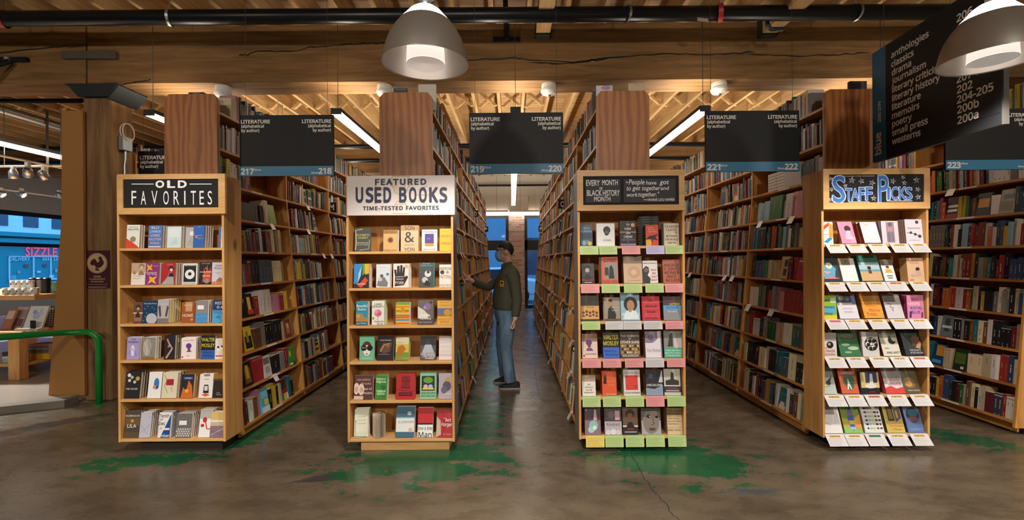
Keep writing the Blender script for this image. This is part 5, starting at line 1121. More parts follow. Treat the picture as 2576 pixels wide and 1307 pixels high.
endcap_row(3, 3, 902, [
 (1465, 1504, 842, 1, '#e0c8bc', '#c8b0a8', 'pink paperback with a purple turbaned woman', [('b', 0, .68, 1, 1, '#8a6a5c'), ('c', .45, .64, .2, '#6a3a7c'), ('c', .47, .5, .11, SK['d']), ('p', [(.25, .3), (.35, .42), (.62, .42), (.72, .3)], '#7a4a8a'), ('c', .12, .1, .07, '#d03a34'), ('t', 'MORGAN PARKER', .55, .17, .05, '#5a4a4a', .7)]),
 (1518, 1559, 840, 2, '#232420', '#1a1a1a', 'dark and blue paperback with bold yellow author name', [('b', 0, 0, 1, .42, '#3a6ac4'), ('t', 'WALTER', .5, .82, .16, '#e8d030', .92), ('t', 'MOSLEY', .5, .58, .15, '#e8d030', .94), ('t', 'Devil in a', .45, .28, .08, '#16244c', .7), ('t', 'Blue Dress', .55, .14, .08, '#16244c', .75)]),
 (1561, 1611, 835, 2, '#4a3c2e', '#3a2e24', 'brown paperback with a crowded old photo and white title', [('b', 0, .12, 1, .6, '#7a6448')] + [('c', .12 + .13 * (i % 7), .2 + .12 * (i // 7), .06, ('#a88a60', '#2c241c', '#c8a878')[i % 3]) for i in range(21)] + [('t', 'THE WARMTH', .5, .8, .085, '#e8e0d4', .94), ('t', 'OF', .5, .7, .05, '#e8e0d4', .2), ('t', 'OTHER SUNS', .5, .58, .09, '#f4f0ea', .94), ('t', 'ISABEL', .5, .2, .06, '#f0e8dc', .5), ('t', 'WILKERSON', .5, .08, .075, '#f0e8dc', .88), ('c', .8, .3, .09, '#b0923c')]),
 (1625, 1667, 836, 1, '#e2dce2', '#7a5a7c', 'white paperback with purple edges and faint title', [('p', [(0, .55), (0, 1), (.75, 1), (.75, .7), (.45, .55)], '#8f7f94'), ('c', .35, .75, .18, '#6a5a70'), ('t', 'The Mothers', .52, .28, .11, '#a898b0', .9), ('b', .93, 0, 1, 1, '#8a6a90')]),
 (1672, 1718, 834, 1, '#8a8a86', '#5a5a58', 'grey photo paperback with a green title block', [('b', 0, 0, 1, .36, '#4fae8a'), ('p', [(.2, .4), (.35, .85), (.5, .9), (.5, .4)], '#3a3836'), ('b', .55, .36, 1, .7, '#c8c6c2'), ('t', 'THERE ARE MORE', .5, .26, .055, '#dff0e8', .9), ('t', 'BEAUTIFUL THINGS', .5, .17, .055, '#dff0e8', .9), ('t', 'THAN BEYONCE', .5, .08, .055, '#dff0e8', .8)], {'yaw': -.05}),
], B1, .02, .026)
endcap_row(3, 4, 996, [
 (1465, 1499, 946, 1, '#e8e0d6', '#8a6a54', 'white paperback with small black title lines', [('b', 0, .7, 1, 1, '#b09a88'), ('t', 'CHIMAMANDA', .5, .84, .06, '#7a5a44', .85), ('t', 'WE', .5, .55, .07, '#3a4048', .3), ('t', 'SHOULD', .5, .42, .07, '#3a4048', .6), ('t', 'ALL BE', .5, .29, .07, '#3a4048', .55), ('t', 'FEMINISTS', .5, .16, .07, '#3a4048', .85)]),
 (1516, 1552, 938, 4, '#e05a30', '#8a2020', 'orange red paperback with a small standing figure', [('p', [(.08, .5), (.12, .75), (.2, .88), (.3, .75), (.32, .5)], '#2a1c18'), ('c', .2, .86, .06, SK['d']), ('t', 'Their Eyes', .65, .78, .07, '#e8a060', .55), ('t', 'WATCHING', .6, .6, .06, '#e8a060', .6), ('t', 'TOM', .6, .45, .09, '#e89060', .5), ('t', 'Zora Neale', .6, .07, .06, '#a8d0d0', .7)], {'t': .022}),
 (1570, 1612, 933, 4, '#d8d4d0', '#5a8a4a', 'white paperback with a big red square', [('b', .12, .22, .86, .78, '#d8423c'), ('t', 'THE NICKEL BOYS', .5, .88, .06, '#3a5a3a', .9), ('t', 'COLSON WHITEHEAD', .5, .11, .065, '#2a2a2c', .92), ('l', [(.65, .3), (.75, .42), (.78, .3)], .03, '#2a1a1a')], {'t': .02}),
 (1626, 1669, 933, 1, '#2c2e34', '#1e2024', 'dark photo paperback with slanting pale light', [('p', [(0, .0), (0, .3), (.5, .25), (1, .4), (1, 0)], '#8c9cb0'), ('p', [(.75, .5), (.95, .95), (1, .95), (1, .5)], '#d0d0d0'), ('t', 'JAMES BALDWIN', .5, .4, .08, '#e8e8ea', .92), ('c', .3, .75, .14, '#50525a')]),
 (1672, 1713, 931, 1, '#c8c4ba', '#2a2a2e', 'pale photo paperback of a lone figure and dark title band', [('p', [(.1, .55), (.4, .6), (.45, .88), (.6, .85), (.62, .6), (.9, .55), (.9, .38), (.1, .38)], '#3a3632'), ('b', 0, .12, 1, .34, '#3a3840'), ('b', 0, .34, 1, .38, '#e0dcd8'), ('t', 'JULIUS LESTER', .5, .26, .05, '#d84a34', .6), ('b', .1, .15, .9, .2, '#a8a4a8')], {'yaw': -.04}),
], B1, .02, .024)
endcap_row(3, 5, 1094, [
 (1472, 1512, 1030, 1, '#4c3c48', '#3a2e38', 'dark plum paperback with a pale teal flower shape', [('b', 0, 0, 1, .55, '#8a6e80'), ('p', [(.55, .55), (.62, .95), (.72, .95), (.78, .55)], '#d8a0a8'), ('c', .55, .35, .28, '#8ec0b4', .2), ('c', .4, .2, .2, '#a8d0c4', .12), ('c', .62, .28, .12, '#d8ece4'), ('c', .1, .93, .05, '#8a9a30')]),
 (1522, 1565, 1030, 1, '#4a4446', '#2a2628', 'grey and pink paperback with a fading figure and leaves', [('b', 0, 0, 1, .5, '#b8aeb2'), ('c', .4, .75, .2, '#6a5c5c'), ('b', .62, .55, .9, .9, '#c8a0aa'), ('c', .2, .1, .14, '#d8d0d4'), ('c', .5, .12, .16, '#e0dadc'), ('c', .8, .1, .14, '#d0c8cc'), ('t', 'Kindred', .5, .4, .12, '#6a6068', .75)]),
 (1568, 1606, 1028, 1, '#6a5440', '#2a2422', 'brown paperback with a man in a dark coat', [('f', .5, .7, .24, SK['d'], '#2a1e1a'), ('b', 0, .28, 1, .34, '#d0ccd0'), ('b', 0, 0, 1, .28, '#2c2a30'), ('t', 'NOTES', .5, .2, .06, '#c84a30', .5), ('b', .1, .08, .9, .12, '#a8a4a8')]),
 (1615, 1664, 1030, 1, '#6c6460', '#3a3634', 'grey paperback that is one close up face', [('b', 0, 0, 1, .52, '#a8a4a8'), ('c', .5, .5, .42, '#8a7c74', .48), ('c', .4, .68, .12, '#1e1a1a', .06), ('c', .45, .68, .05, '#d8d4d0', .03), ('c', .8, .66, .08, '#1e1a1a', .05), ('c', .55, .2, .18, '#5a4844', .06), ('l', [(.6, .62), (.65, .4), (.52, .36)], .05, '#5c504a'), ('b', 0, .88, 1, 1, '#3c3634')]),
 (1680, 1722, 1030, 3, '#d8bc94', '#7a6650', 'cream paperback with heavy black title lines', [('b', 0, .72, 1, 1, '#7a6238'), ('t', 'AT THE DARK END', .5, .88, .075, '#221c14', .95), ('t', 'OF THE STREET', .5, .78, .075, '#221c14', .85), ('t', 'Black Women', .45, .6, .05, '#7a5a34', .8), ('t', 'Rape and Resistance', .5, .5, .05, '#7a5a34', .9), ('t', 'New History', .4, .4, .05, '#7a5a34', .7), ('b', 0, .25, 1, .26, '#b09060'), ('t', 'Danielle L. McGuire', .45, .17, .05, '#3a2c1c', .85)]),
], B1, .018, .024)
# ---- staff picks; some covers carry the shelf's shade as a darker upper block
B2 = math.radians(19)
endcap_row(4, 0, 613.5, [
 (2072, 2097, 557, 1, '#e8e2da', WH, 'white paperback with folded red, orange and blue planes', [('p', [(0, .8), (.6, .98), (.6, .82), (0, .62)], '#d8402c'), ('p', [(.6, .98), (.98, .85), (.98, .3), (.6, .2)], '#d89a2a'), ('p', [(0, .1), (.6, .3), (.95, .25), (.4, .05)], '#2a8ac8'), ('t', 'the uninnocent', .45, .45, .04, '#a8703c', .8)], {'tilt': D3}),
 (2119, 2156, 560, 1, '#dc8aa6', '#c87090', 'pink paperback with a woman hiding her face', [('c', .6, .68, .22, '#3a2c34'), ('c', .6, .5, .15, '#e8c0c8'), ('p', [(.3, .2), (.4, .5), (.7, .45), (.95, .15)], '#e8b0c4'), ('t', 'a novel', .8, .1, .06, '#f4e4ea', .35), ('t', 'Fiction', .7, .25, .07, '#f4e4ea', .5)], {'hs': 1.05}),
 (2176, 2217, 560, 2, '#eae6e4', '#8a2a2a', 'white paperback with a faint peach ring', [('c', .55, .35, .4, '#ecd8c4', .24), ('c', .55, .35, .3, '#eae6e4', .18), ('c', .35, .85, .2, '#e8b080', .03)], {'t': .035}),
 (2221, 2263, 556, 2, '#cfc4cc', '#6a5a64', 'mauve grey paperback with an old standing robot photo', [('b', .28, .05, .75, .95, '#8f808a'), ('b', .35, .55, .68, .72, '#b8848a'), ('c', .52, .85, .12, '#6a5c66'), ('b', .35, .1, .5, .5, '#75687a'), ('b', .55, .1, .7, .5, '#7d7080')], {'tilt': D3 * 1.5}),
 (2281, 2325, 552, 5, '#dccfd8', '#8a6a5a', 'pale pink paperback with a dark leafy branch', [('l', [(.05, .45), (.4, .42), (.85, .3)], .03, '#2c3a2c'), ('c', .3, .45, .08, '#3a4a38'), ('c', .55, .38, .08, '#2c3a2c'), ('c', .8, .3, .1, '#3a4a38'), ('c', .7, .88, .1, '#3a4050'), ('t', 'FRESHWATER', .5, .63, .06, '#8a7a88', .85), ('t', 'Akwaeke Emezi', .5, .14, .05, '#d8a8b0', .6)], {'tilt': D3 * 1.5, 't': .018}),
], B2, .02, .02)
endcap_row(4, 1, 708, [
 (2072, 2117, 644, 1, '#333842', '#2a2c34', 'dark paperback with a blue face and white flower', [('p', [(.0, .25), (.1, .7), (.5, .75), (.85, .5), (.7, .15), (.2, .05)], '#5aa0c0'), ('c', .5, .62, .18, '#e8e0d0'), ('c', .5, .62, .06, '#d8a040'), ('p', [(.15, .4), (.55, .38), (.3, .28)], '#d89aa0'), ('b', 0, 0, 1, .1, '#222630'), ('p', [(.05, .1), (.5, .22), (.95, .1)], '#c87a80')]),
 (2122, 2161, 650, 1, '#e8e4e0', WH, 'white paperback with olive corner and tiny green tree', [('b', 0, .7, .7, 1, '#8f8266'), ('c', .45, .86, .06, '#3a5a34')]),
 (2170, 2222, 644, 2, '#a8c4cc', '#1e5a4a', 'teal edged paperback with a woman sitting on a beach', [('b', 0, .72, 1, 1, '#2c6a5a'), ('b', 0, .0, 1, .36, '#c8a878'), ('b', 0, .36, 1, .44, '#6a9ab0'), ('p', [(.38, .18), (.42, .45), (.55, .48), (.62, .3), (.85, .2), (.5, .12)], '#d0a488'), ('c', .48, .5, .09, '#2a1e1c'), ('b', .4, .28, .56, .42, '#4a4438')], {'t': .03}),
 (2227, 2257, 657, 1, '#e4e2e2', '#8a8a8a', 'grey and white paperback with a girl in yellow coat', [('b', 0, .72, 1, 1, '#7d7468'), ('p', [(.2, .38), (.3, .55), (.7, .55), (.85, .38)], '#e0a830'), ('c', .5, .58, .14, SK['l']), ('c', .5, .66, .15, '#3a2a20', .05), ('t', 'GRETA', .5, .9, .09, '#3a342c', .6), ('t', 'THUNBERG', .5, .78, .08, '#3a342c', .85), ('b', .25, .22, .75, .26, '#444'), ('b', .3, .12, .7, .16, '#444')], {'hs': 1.05}),
 (2285, 2327, 649, 4, '#dcb48e', '#b8905c', 'peach paperback with a kneeling woman and a hare', [('t', 'Japanese', .45, .9, .08, '#b87a5c', .8), ('t', 'Folktales', .45, .8, .08, '#b87a5c', .8), ('c', .62, .52, .12, '#2a2224'), ('p', [(.45, .2), (.5, .45), (.75, .48), (.85, .25)], '#c8a49a'), ('c', .3, .25, .12, '#b0a8a4', .05), ('b', .12, .04, .35, .08, '#d83a2c')], {'tilt': D3 * 1.4, 't': .018}),
], B2, .012, .02)
endcap_row(4, 2, 803, [
 (2072, 2106, 743, 1, '#8cbf3f', '#d89a30', 'green and blue paperback with dark title in three lines', [('b', .1, .25, .9, .55, '#58b4d4'), ('b', 0, 0, 1, .18, '#e0d040'), ('b', .55, .7, .95, .9, '#d8e4d0'), ('t', 'Girl,', .3, .8, .1, '#1f3020', .5), ('t', 'Woman,', .42, .52, .1, '#1f3a50', .85), ('t', 'Other', .4, .24, .1, '#1f3a50', .7)], {'tilt': D3}),
 (2114, 2163, 744, 1, '#d8d4dc', '#7a7888', 'white paperback with a dark blossom photo across the top', [('b', 0, .66, 1, 1, '#3a404e'), ('c', .3, .85, .12, '#8a7a6a'), ('c', .6, .8, .1, '#6a7a9a'), ('b', .8, .6, 1, 1, '#6a86c8'), ('t', 'ORDINARY', .5, .42, .06, '#c8c0d0', .7), ('t', 'WOMAN', .5, .28, .06, '#b0a8bc', .6)]),
 (2176, 2226, 735, 1, '#e09a2c', '#a86a1c', 'orange paperback with red script title', [('b', 0, .6, 1, 1, '#a86c20'), ('t', 'Mirror', .6, .28, .1, '#c8402c', .6), ('t', 'Tricks', .4, .14, .11, '#c8402c', .5), ('t', 'Mirror', .5, .45, .09, '#d8782c', .6)], {'t': .032}),
 (2234, 2277, 744, 1, '#cfcacc', '#6a4a50', 'white grey paperback with a thin coiled dragon', [('b', 0, .68, .7, 1, '#6a6864'), ('l', [(.2, .62), (.4, .58), (.3, .48), (.5, .42), (.38, .36), (.46, .3)], .04, '#33383c')]),
 (2284, 2326, 744, 4, '#e08ab4', '#8a2a50', 'pink paperback with stacked bright title words', [('t', 'RED', .5, .82, .12, '#b82a3c', .6), ('t', 'WHITE', .42, .63, .12, '#f2e4ec', .72), ('t', 'ROYAL', .55, .46, .12, '#2a4a9a', .7), ('t', 'BLUE', .5, .28, .12, '#2a4a9a', .55), ('p', [(.1, .05), (.14, .32), (.24, .32), (.22, .05)], '#2a3a5a'), ('p', [(.8, .05), (.84, .28), (.92, .28), (.9, .05)], '#7a2a3a')], {'tilt': D3, 't': .022}),
], B2, .012, .02)
endcap_row(4, 3, 898, [
 (2073, 2106, 838, 1, '#dcd8d6', '#b8b4b0', 'white paperback with a round black drawing and red title', [('b', 0, .74, 1, 1, '#a4a09c'), ('c', .5, .5, .26, '#1f1e20'), ('c', .45, .53, .1, '#b8b4b0'), ('t', 'LONGER', .45, .25, .11, '#c83a3a', .85), ('t', 'HUMAN', .45, .1, .11, '#c83a3a', .8), ('t', 'NO', .2, .38, .08, '#c83a3a', .3)], {'tilt': D3}),  # grey top band is painted shelf shade
 (2116, 2168, 836, 2, '#2c6a3c', '#1f4a2c', 'green paperback with pale drifting leaf shapes', [('b', 0, .66, 1, 1, '#24502e'), ('c', .5, .78, .36, '#5a6a48', .09), ('c', .35, .45, .2, '#9ab894', .05), ('c', .68, .3, .26, '#a8c4a4', .07), ('c', .4, .15, .18, '#8aac84', .04), ('t', 'Abundance', .5, .78, .07, '#8a3a30', .7)]),
 (2172, 2214, 837, 1, '#d4d0ce', '#a8a4a0', 'white paperback with a black disc of petal shapes', [('b', 0, .8, 1, 1, '#8e8a86'), ('c', .55, .5, .4, '#171719')] + [('c', .55 + .23 * math.cos(q * 1.05), .5 + .17 * math.sin(q * 1.05), .13, '#dedad6') for q in range(6)] + [('c', .55 + .23 * math.cos(q * 1.05) + .05, .5 + .17 * math.sin(q * 1.05) - .03, .11, '#171719') for q in range(6)] + [('c', .55, .5, .08, '#dedad6')], {'tilt': D8}),
 (2224, 2268, 838, 1, '#d8d4c4', '#6a2c2c', 'cream paperback with dark leaves under a shaded title', [('b', 0, .72, 1, 1, '#8a8672'), ('p', [(.45, .6), (.6, .85), (.7, .6), (.9, .55), (.7, .45), (.5, .5)], '#2c3a34'), ('t', 'BIRD BY BIRD', .45, .88, .08, '#3c3a34', .85), ('t', 'ANNE LAMOTT', .6, .13, .09, '#33322e', .8), ('b', .15, .28, .4, .32, '#8a867a')]),
 (2280, 2327, 837, 3, '#1c2426', '#2a2a2c', 'black paperback with a lit profile and small title', [('p', [(.5, .35), (.45, .65), (.7, .8), (.95, .7), (.85, .35)], '#6a4a3a'), ('p', [(.6, .3), (.9, .55), (1, .5), (.85, .25)], '#c8a080'), ('t', 'TONI', .4, .92, .07, '#4a5a60', .35), ('t', 'MORRISON', .5, .82, .08, '#4a5a60', .75), ('t', 'THE SOURCE', .55, .2, .07, '#d8d4d0', .6), ('t', 'OF SELF-REGARD', .6, .1, .06, '#d8d4d0', .7)], {'t': .03}),
], B2, .012, .02)
endcap_row(4, 4, 993.5, [
 (2073, 2106, 929, 1, '#b8c0ba', '#8a9490', 'grey green paperback with a dark bird on a branch', [('b', 0, .6, 1, 1, '#7d8580'), ('c', .5, .4, .18, '#2a3030', .08), ('p', [(.4, .45), (.85, .65), (.6, .38)], '#2a3030'), ('l', [(.1, .25), (.6, .3)], .03, '#4a5450')]),  # darker upper part: shade of the shelf above, painted in
 (2119, 2163, 929, 1, '#cf5a34', '#5a2420', 'orange paperback with a tall green oval', [('c', .55, .5, .3, '#1f6a44', .38), ('b', 0, .62, 1, .8, '#8a3a24'), ('t', 'LAWN BOY', .55, .74, .11, '#d8bca0', .75), ('p', [(.36, .15), (.5, .55), (.62, .15), (.55, .15), (.5, .32), (.44, .15)], '#e8e4dc'), ('t', 'JONATHAN', .72, .4, .045, '#8ad0a0', .4)], {'t': .03}),
 (2166, 2215, 938, 1, '#20222a', '#16171c', 'black paperback with a white figure in a yellow room', [('b', .06, .28, 1, .96, '#d8c078'), ('b', .3, .5, .9, .96, '#3a4468'), ('p', [(.5, .45), (.55, .9), (.68, .9), (.7, .45)], '#e8e4dc'), ('c', .55, .36, .3, '#e8e4d8', .1), ('t', 'A NOVEL', .6, .1, .05, '#d83a2c', .6)], {'tilt': D8}),
 (2231, 2278, 929, 2, '#dcd6d8', '#b83c3c', 'white paperback with red cloud along the bottom', [('b', 0, .55, 1, 1, '#8d8886'), ('p', [(0, 0), (0, .2), (.3, .28), (.6, .18), (1, .25), (1, 0)], '#d8423c'), ('t', 'THE', .5, .82, .09, '#b04a4c', .35), ('t', 'SEVENTH', .5, .5, .09, '#c85a60', .85), ('t', 'HEAVEN', .55, .34, .09, '#c85a60', .8)]),
 (2276, 2318, 931, 1, '#5c5038', '#4a402c', 'brown paperback with a blurred golden glow', [('c', .45, .4, .36, '#8a6c40', .2), ('c', .4, .35, .2, '#c89458', .1), ('t', 'The Adventures', .55, .86, .06, '#8a7a58', .7), ('t', 'of a Young', .6, .76, .06, '#8a7a58', .5), ('t', 'Helen Garner', .6, .12, .06, '#e0d4b8', .7)]),
], B2, .012, .02)
endcap_row(4, 5, 1092.5, [
 (2074, 2121, 1022, 1, '#e4e0e0', WH, 'plain white paperback with one thin slanting line', [('b', 0, .6, .75, 1, '#8f8c8a'), ('l', [(.1, .36), (.45, .26)], .015, '#55555a'), ('l', [(.6, .3), (.9, .4)], .01, '#88888c')]),  # grey upper block paints the shadow of the shelf above
 (2126, 2172, 1022, 1, '#b8a83a', '#7a6a24', 'multicoloured paperback with a blue bottle', [('p', [(0, .5), (0, 1), (1, 1), (1, .6), (.5, .4)], '#6a8a2c'), ('p', [(.55, .3), (1, .6), (1, .1)], '#e89a40'), ('p', [(0, .0), (0, .25), (.6, .1), (1, .15), (1, 0)], '#8ac060'), ('c', .5, .45, .16, '#3a5aa8', .38), ('b', .36, .28, .64, .4, '#e0c840'), ('t', 'Juice', .5, .62, .1, '#d84a3c', .4), ('b', .36, .1, .66, .2, '#a8b8e0')]),
 (2178, 2226, 1023, 1, '#dedada', '#b8b4b4', 'white paperback scattered with small black shapes', [('c', .2 + .17 * (i % 5), .15 + .13 * (i // 5), .05 + .015 * (i % 3), ('#202022', '#202022', '#7ab8c8', '#202022', '#c8c84a')[(i * 7) % 5], .03) for i in range(28)] + [('c', .85, .9, .12, '#33332c')]),
 (2234, 2279, 1026, 2, '#c8b45a', '#5a4a2c', 'yellow gold paperback with a doorway painting', [('b', .2, .4, .55, .95, '#3a3024'), ('b', .26, .46, .49, .88, '#8a7438'), ('p', [(.6, .35), (.95, .5), (.95, .9), (.6, .8)], '#5a5a78'), ('b', .68, .5, .8, .75, '#d8a038'), ('t', 'The Distance', .55, .24, .07, '#d86a40', .8), ('t', 'A Memoir', .55, .12, .06, '#d86a40', .6)]),
 (2286, 2327, 1025, 1, '#5f76a8', '#3a4660', 'blue paperback with a glossy dark planet', [('b', 0, .8, 1, 1, '#7a6e60'), ('c', .52, .58, .4, '#1f2c40', .25), ('c', .55, .66, .3, '#2a6a78', .14), ('c', .5, .45, .32, '#7a4a5a', .09), ('t', 'Outer', .35, .12, .08, '#9ab0e0', .4), ('t', 'Dark', .72, .12, .08, '#9ab0e0', .35)]),
], B2, .012, .02)

# ---- the shelf cards of both endcaps
def card_row(r, row, yedge, xs, cols, drop, tilt, staff=False, skew=0.0, heads=None):
    nm, zs = ENDS[r]
    for i, ((a, b), c) in enumerate(zip(xs, cols)):
        X0, X1 = W(a, yedge, YE)[0], W(b, yedge, YE)[0]
        where = 'the %s %s shelf' % (nm, ROWN[5 - row] if row else 'top')
        lab = '%s card clipped to %s, %s along from the aisle entrance' % (CC[c][1], where, ORD[i])
        card(X0, X1, zs[5 - row], drop, tilt, c, lab, 'cards on ' + where, staff, skew, (heads or {}).get(i, '#e8b85a'))
q5 = lambda *v: [(1440 + .2679 * a, 1440 + .2679 * b) for a, b in v]
q6 = lambda *v: [(1440 + .3138 * a, 1440 + .3138 * b) for a, b in v]
t5 = math.radians(8)
card_row(3, 0, 618, q5((70, 243), (250, 418), (463, 635), (690, 862), (868, 1038)), 'ggpug', .07, t5)
card_row(3, 1, 715, q5((80, 252), (272, 443), (482, 653), (683, 855), (868, 1040)), 'pgggp', .073, t5)
card_row(3, 2, 808, q6((77, 222), (263, 405), (408, 553), (570, 720), (743, 888)), 'gwwwp', .066, t5)
card_row(3, 3, 902, q6((78, 228), (243, 390), (420, 567), (585, 733), (755, 900)), 'pppwp', .068, t5)
card_row(3, 4, 997, q6((80, 225), (243, 388), (425, 572), (588, 735), (758, 905)), 'gggpg', .078, t5)
card_row(3, 5, 1096, q6((107, 255), (262, 408), (425, 573), (588, 738), (765, 910)), 'ygggg', .085, t5)
s7 = lambda *v: [(2050 + .2679 * a, 2050 + .2679 * b) for a, b in v]
s8 = lambda *v: [(2050 + .3138 * a, 2050 + .3138 * b) for a, b in v]
t7 = math.radians(32)
card_row(4, 0, 613, s7((95, 265), (285, 455), (488, 660), (697, 868), (878, 1040)), 'wwwww', .085, t7, True, .12)
card_row(4, 1, 708, s7((90, 262), (285, 462), (478, 655), (660, 838), (878, 1045)), 'wwwww', .085, t7, True, .12, {3: '#e0903c'})
card_row(4, 2, 803, s8((80, 228), (235, 385), (418, 565), (597, 740), (750, 900)), 'wwwww', .085, t7, True, .12, {0: '#d87a8a'})
card_row(4, 3, 898, s8((75, 225), (243, 392), (427, 577), (595, 742), (755, 903)), 'wwwww', .088, t7, True, .12, {4: '#e0703c'})
card_row(4, 4, 993.5, s8((70, 222), (232, 380), (392, 540), (570, 722), (755, 903)), 'wwwww', .09, t7, True, .12, {2: '#e0705a'})
card_row(4, 5, 1092.5, s8((78, 228), (232, 385), (395, 548), (572, 730), (755, 900)), 'wwwww', .09, t7, True, .12, {2: '#2c8a70'})
# ------------------------------------------------------------------ the books in the long rows
PAL = {'k': '#1d1c20', 'w': '#d3cdc4', 'c': '#cdbb96', 'r': '#8e2a2a', 'b': '#2c4870', 't': '#1f6f78', 'g': '#2c6a3c', 'y': '#d0b23a', 'o': '#c4612c', 'n': '#6a432a',
       'e': '#77746f', 'p': '#c98a98', 'u': '#5f3f72', 'a': '#a98a5e', 'd': '#20402f', 'm': '#5e1c24', 'l': '#8fb2bf', 's': '#3c4b5a', 'i': '#7d9a3a'}
CN = {'k': 'black', 'w': 'white', 'c': 'cream', 'r': 'red', 'b': 'blue', 't': 'teal', 'g': 'green', 'y': 'yellow', 'o': 'orange', 'n': 'brown', 'e': 'grey', 'p': 'pink', 'u': 'purple',
      'a': 'tan', 'd': 'dark green', 'm': 'maroon', 'l': 'pale blue', 's': 'slate', 'i': 'lime green'}
POOL = 'kkkkkwwwwcccccrrbbttgyonnneeeeepaadmllsss'
rb = random.Random(11)
def book_box(mb, s, r, z, y, t, h, d, g, col, band=None, lean=0.0, page=(.72, .62, .46), face=None, cover=None, tip=0.0):
    """one book of a row; lean tips it along the shelf, tip leans it back"""
    p, n, w = frame_at(s, z); cx = CEN[r]
    cl, sl = math.cos(lean), math.sin(lean); ct, st = math.cos(tip), math.sin(tip)
    lift = .0008 + max(0, t * sl if lean > 0 else 0) + d * st
    def P(a, b, c):
        """a along the shelf, b inward, c up"""
        a2 = a * cl + c * sl; c2 = c * cl - a * sl + (0 if lean >= 0 else 0)
        b2 = b * ct + c2 * st; c2 = c2 * ct - b * st
        b2 += g; c2 += lift
        return (cx + p[0] + n[0] * b2 + w[0] * c2, y + a2, p[1] + n[1] * b2 + w[1] * c2)
    v = [P(0, 0, 0), P(t, 0, 0), P(t, d, 0), P(0, d, 0), P(0, 0, h), P(t, 0, h), P(t, d, h), P(0, d, h)]
    if s > 0: F = [(0, 1, 5, 4), (3, 0, 4, 7), (1, 2, 6, 5), (2, 3, 7, 6), (0, 3, 2, 1)]; top = (4, 5, 6, 7)
    else: F = [(1, 0, 4, 5), (0, 3, 7, 4), (2, 1, 5, 6), (3, 2, 6, 7), (0, 1, 2, 3)]; top = (7, 6, 5, 4)
    mb.add(v, F, col); mb.add([v[i] for i in top], [(0, 1, 2, 3)], page)
    fr = lambda a, c, e=.0007: P(a, -e, c)
    def quad(a0, c0, a1, c1, cc, e=.0007):
        q = [fr(a0, c0, e), fr(a1, c0, e), fr(a1, c1, e), fr(a0, c1, e)]
        mb.add(q if s > 0 else q[::-1], [(0, 1, 2, 3)], cc)
    if face is not None:
        for (x0, y0, x1, y1, cc) in face:
            if s < 0: x0, x1 = 1 - x1, 1 - x0
            quad(x0 * t, y0 * h, x1 * t, y1 * h, cc, .0007 + .0002 * face.index((x0, y0, x1, y1, cc)) if (x0, y0, x1, y1, cc) in face else .0009)
    elif band:
        for (f0, f1, c0, c1, cc) in band:
            if 0 < f0 < .5 and t > .016: f0 = .5 - min(.5 - f0, .0038 / t); f1 = 1 - f0
            quad(t * f0, h * c0, t * f1, h * c1, cc)
def rcol(ch, rg):
    c = rgb(PAL[ch]); k = rg.uniform(.7, 1.2)
    return tuple(min(1, max(.004, x * k * rg.uniform(.92, 1.08))) for x in c)
def bands(rg, ch):
    b = []; light = ch in 'wcylpa'
    ink = rgb(rg.choice(['#2a2622', '#7a2420', '#24344a', '#3a3a38'])) if light else rgb(rg.choice(['#d8d0c0', '#d8b050', '#cfc8b8', '#c8785a', '#e0dcd4']))
    c0 = rgb(PAL[ch]); mixk = rg.uniform(.35, .8); ink = tuple(x * mixk + y * (1 - mixk) for x, y in zip(ink, c0))
    w0 = rg.uniform(.34, .42); top = rg.uniform(.6, .9)
    if rg.random() < .9:
        z = top
        for _ in range(rg.choice([1, 2, 2, 3])):
            l = rg.uniform(.06, .22)
            if z - l < .2: break
            b.append((w0, 1 - w0, z - l, z, ink)); z -= l + .025
    if rg.random() < .45: b.append((w0, 1 - w0, .1, .1 + rg.uniform(.05, .12), ink))
    if rg.random() < .22: b.append((.0, 1, .88, .93, ink))
    if rg.random() < .2: b.append((.3, .7, .02, .06, rgb('#c8c4bc')))
    return b
def parse(tokens):
    out = []
    for tk in tokens.split():
        if tk[0] == '_': out.append(('_', float(tk[1:] or 1)))
        elif tk[0] == 'F': out.append(('F', tk[1:]))
        elif tk[0] == 'S': out.append(('S', int(tk[1:] or 6)))
        else: out.append((tk[0], float(tk[1:] or 1)))
    return out
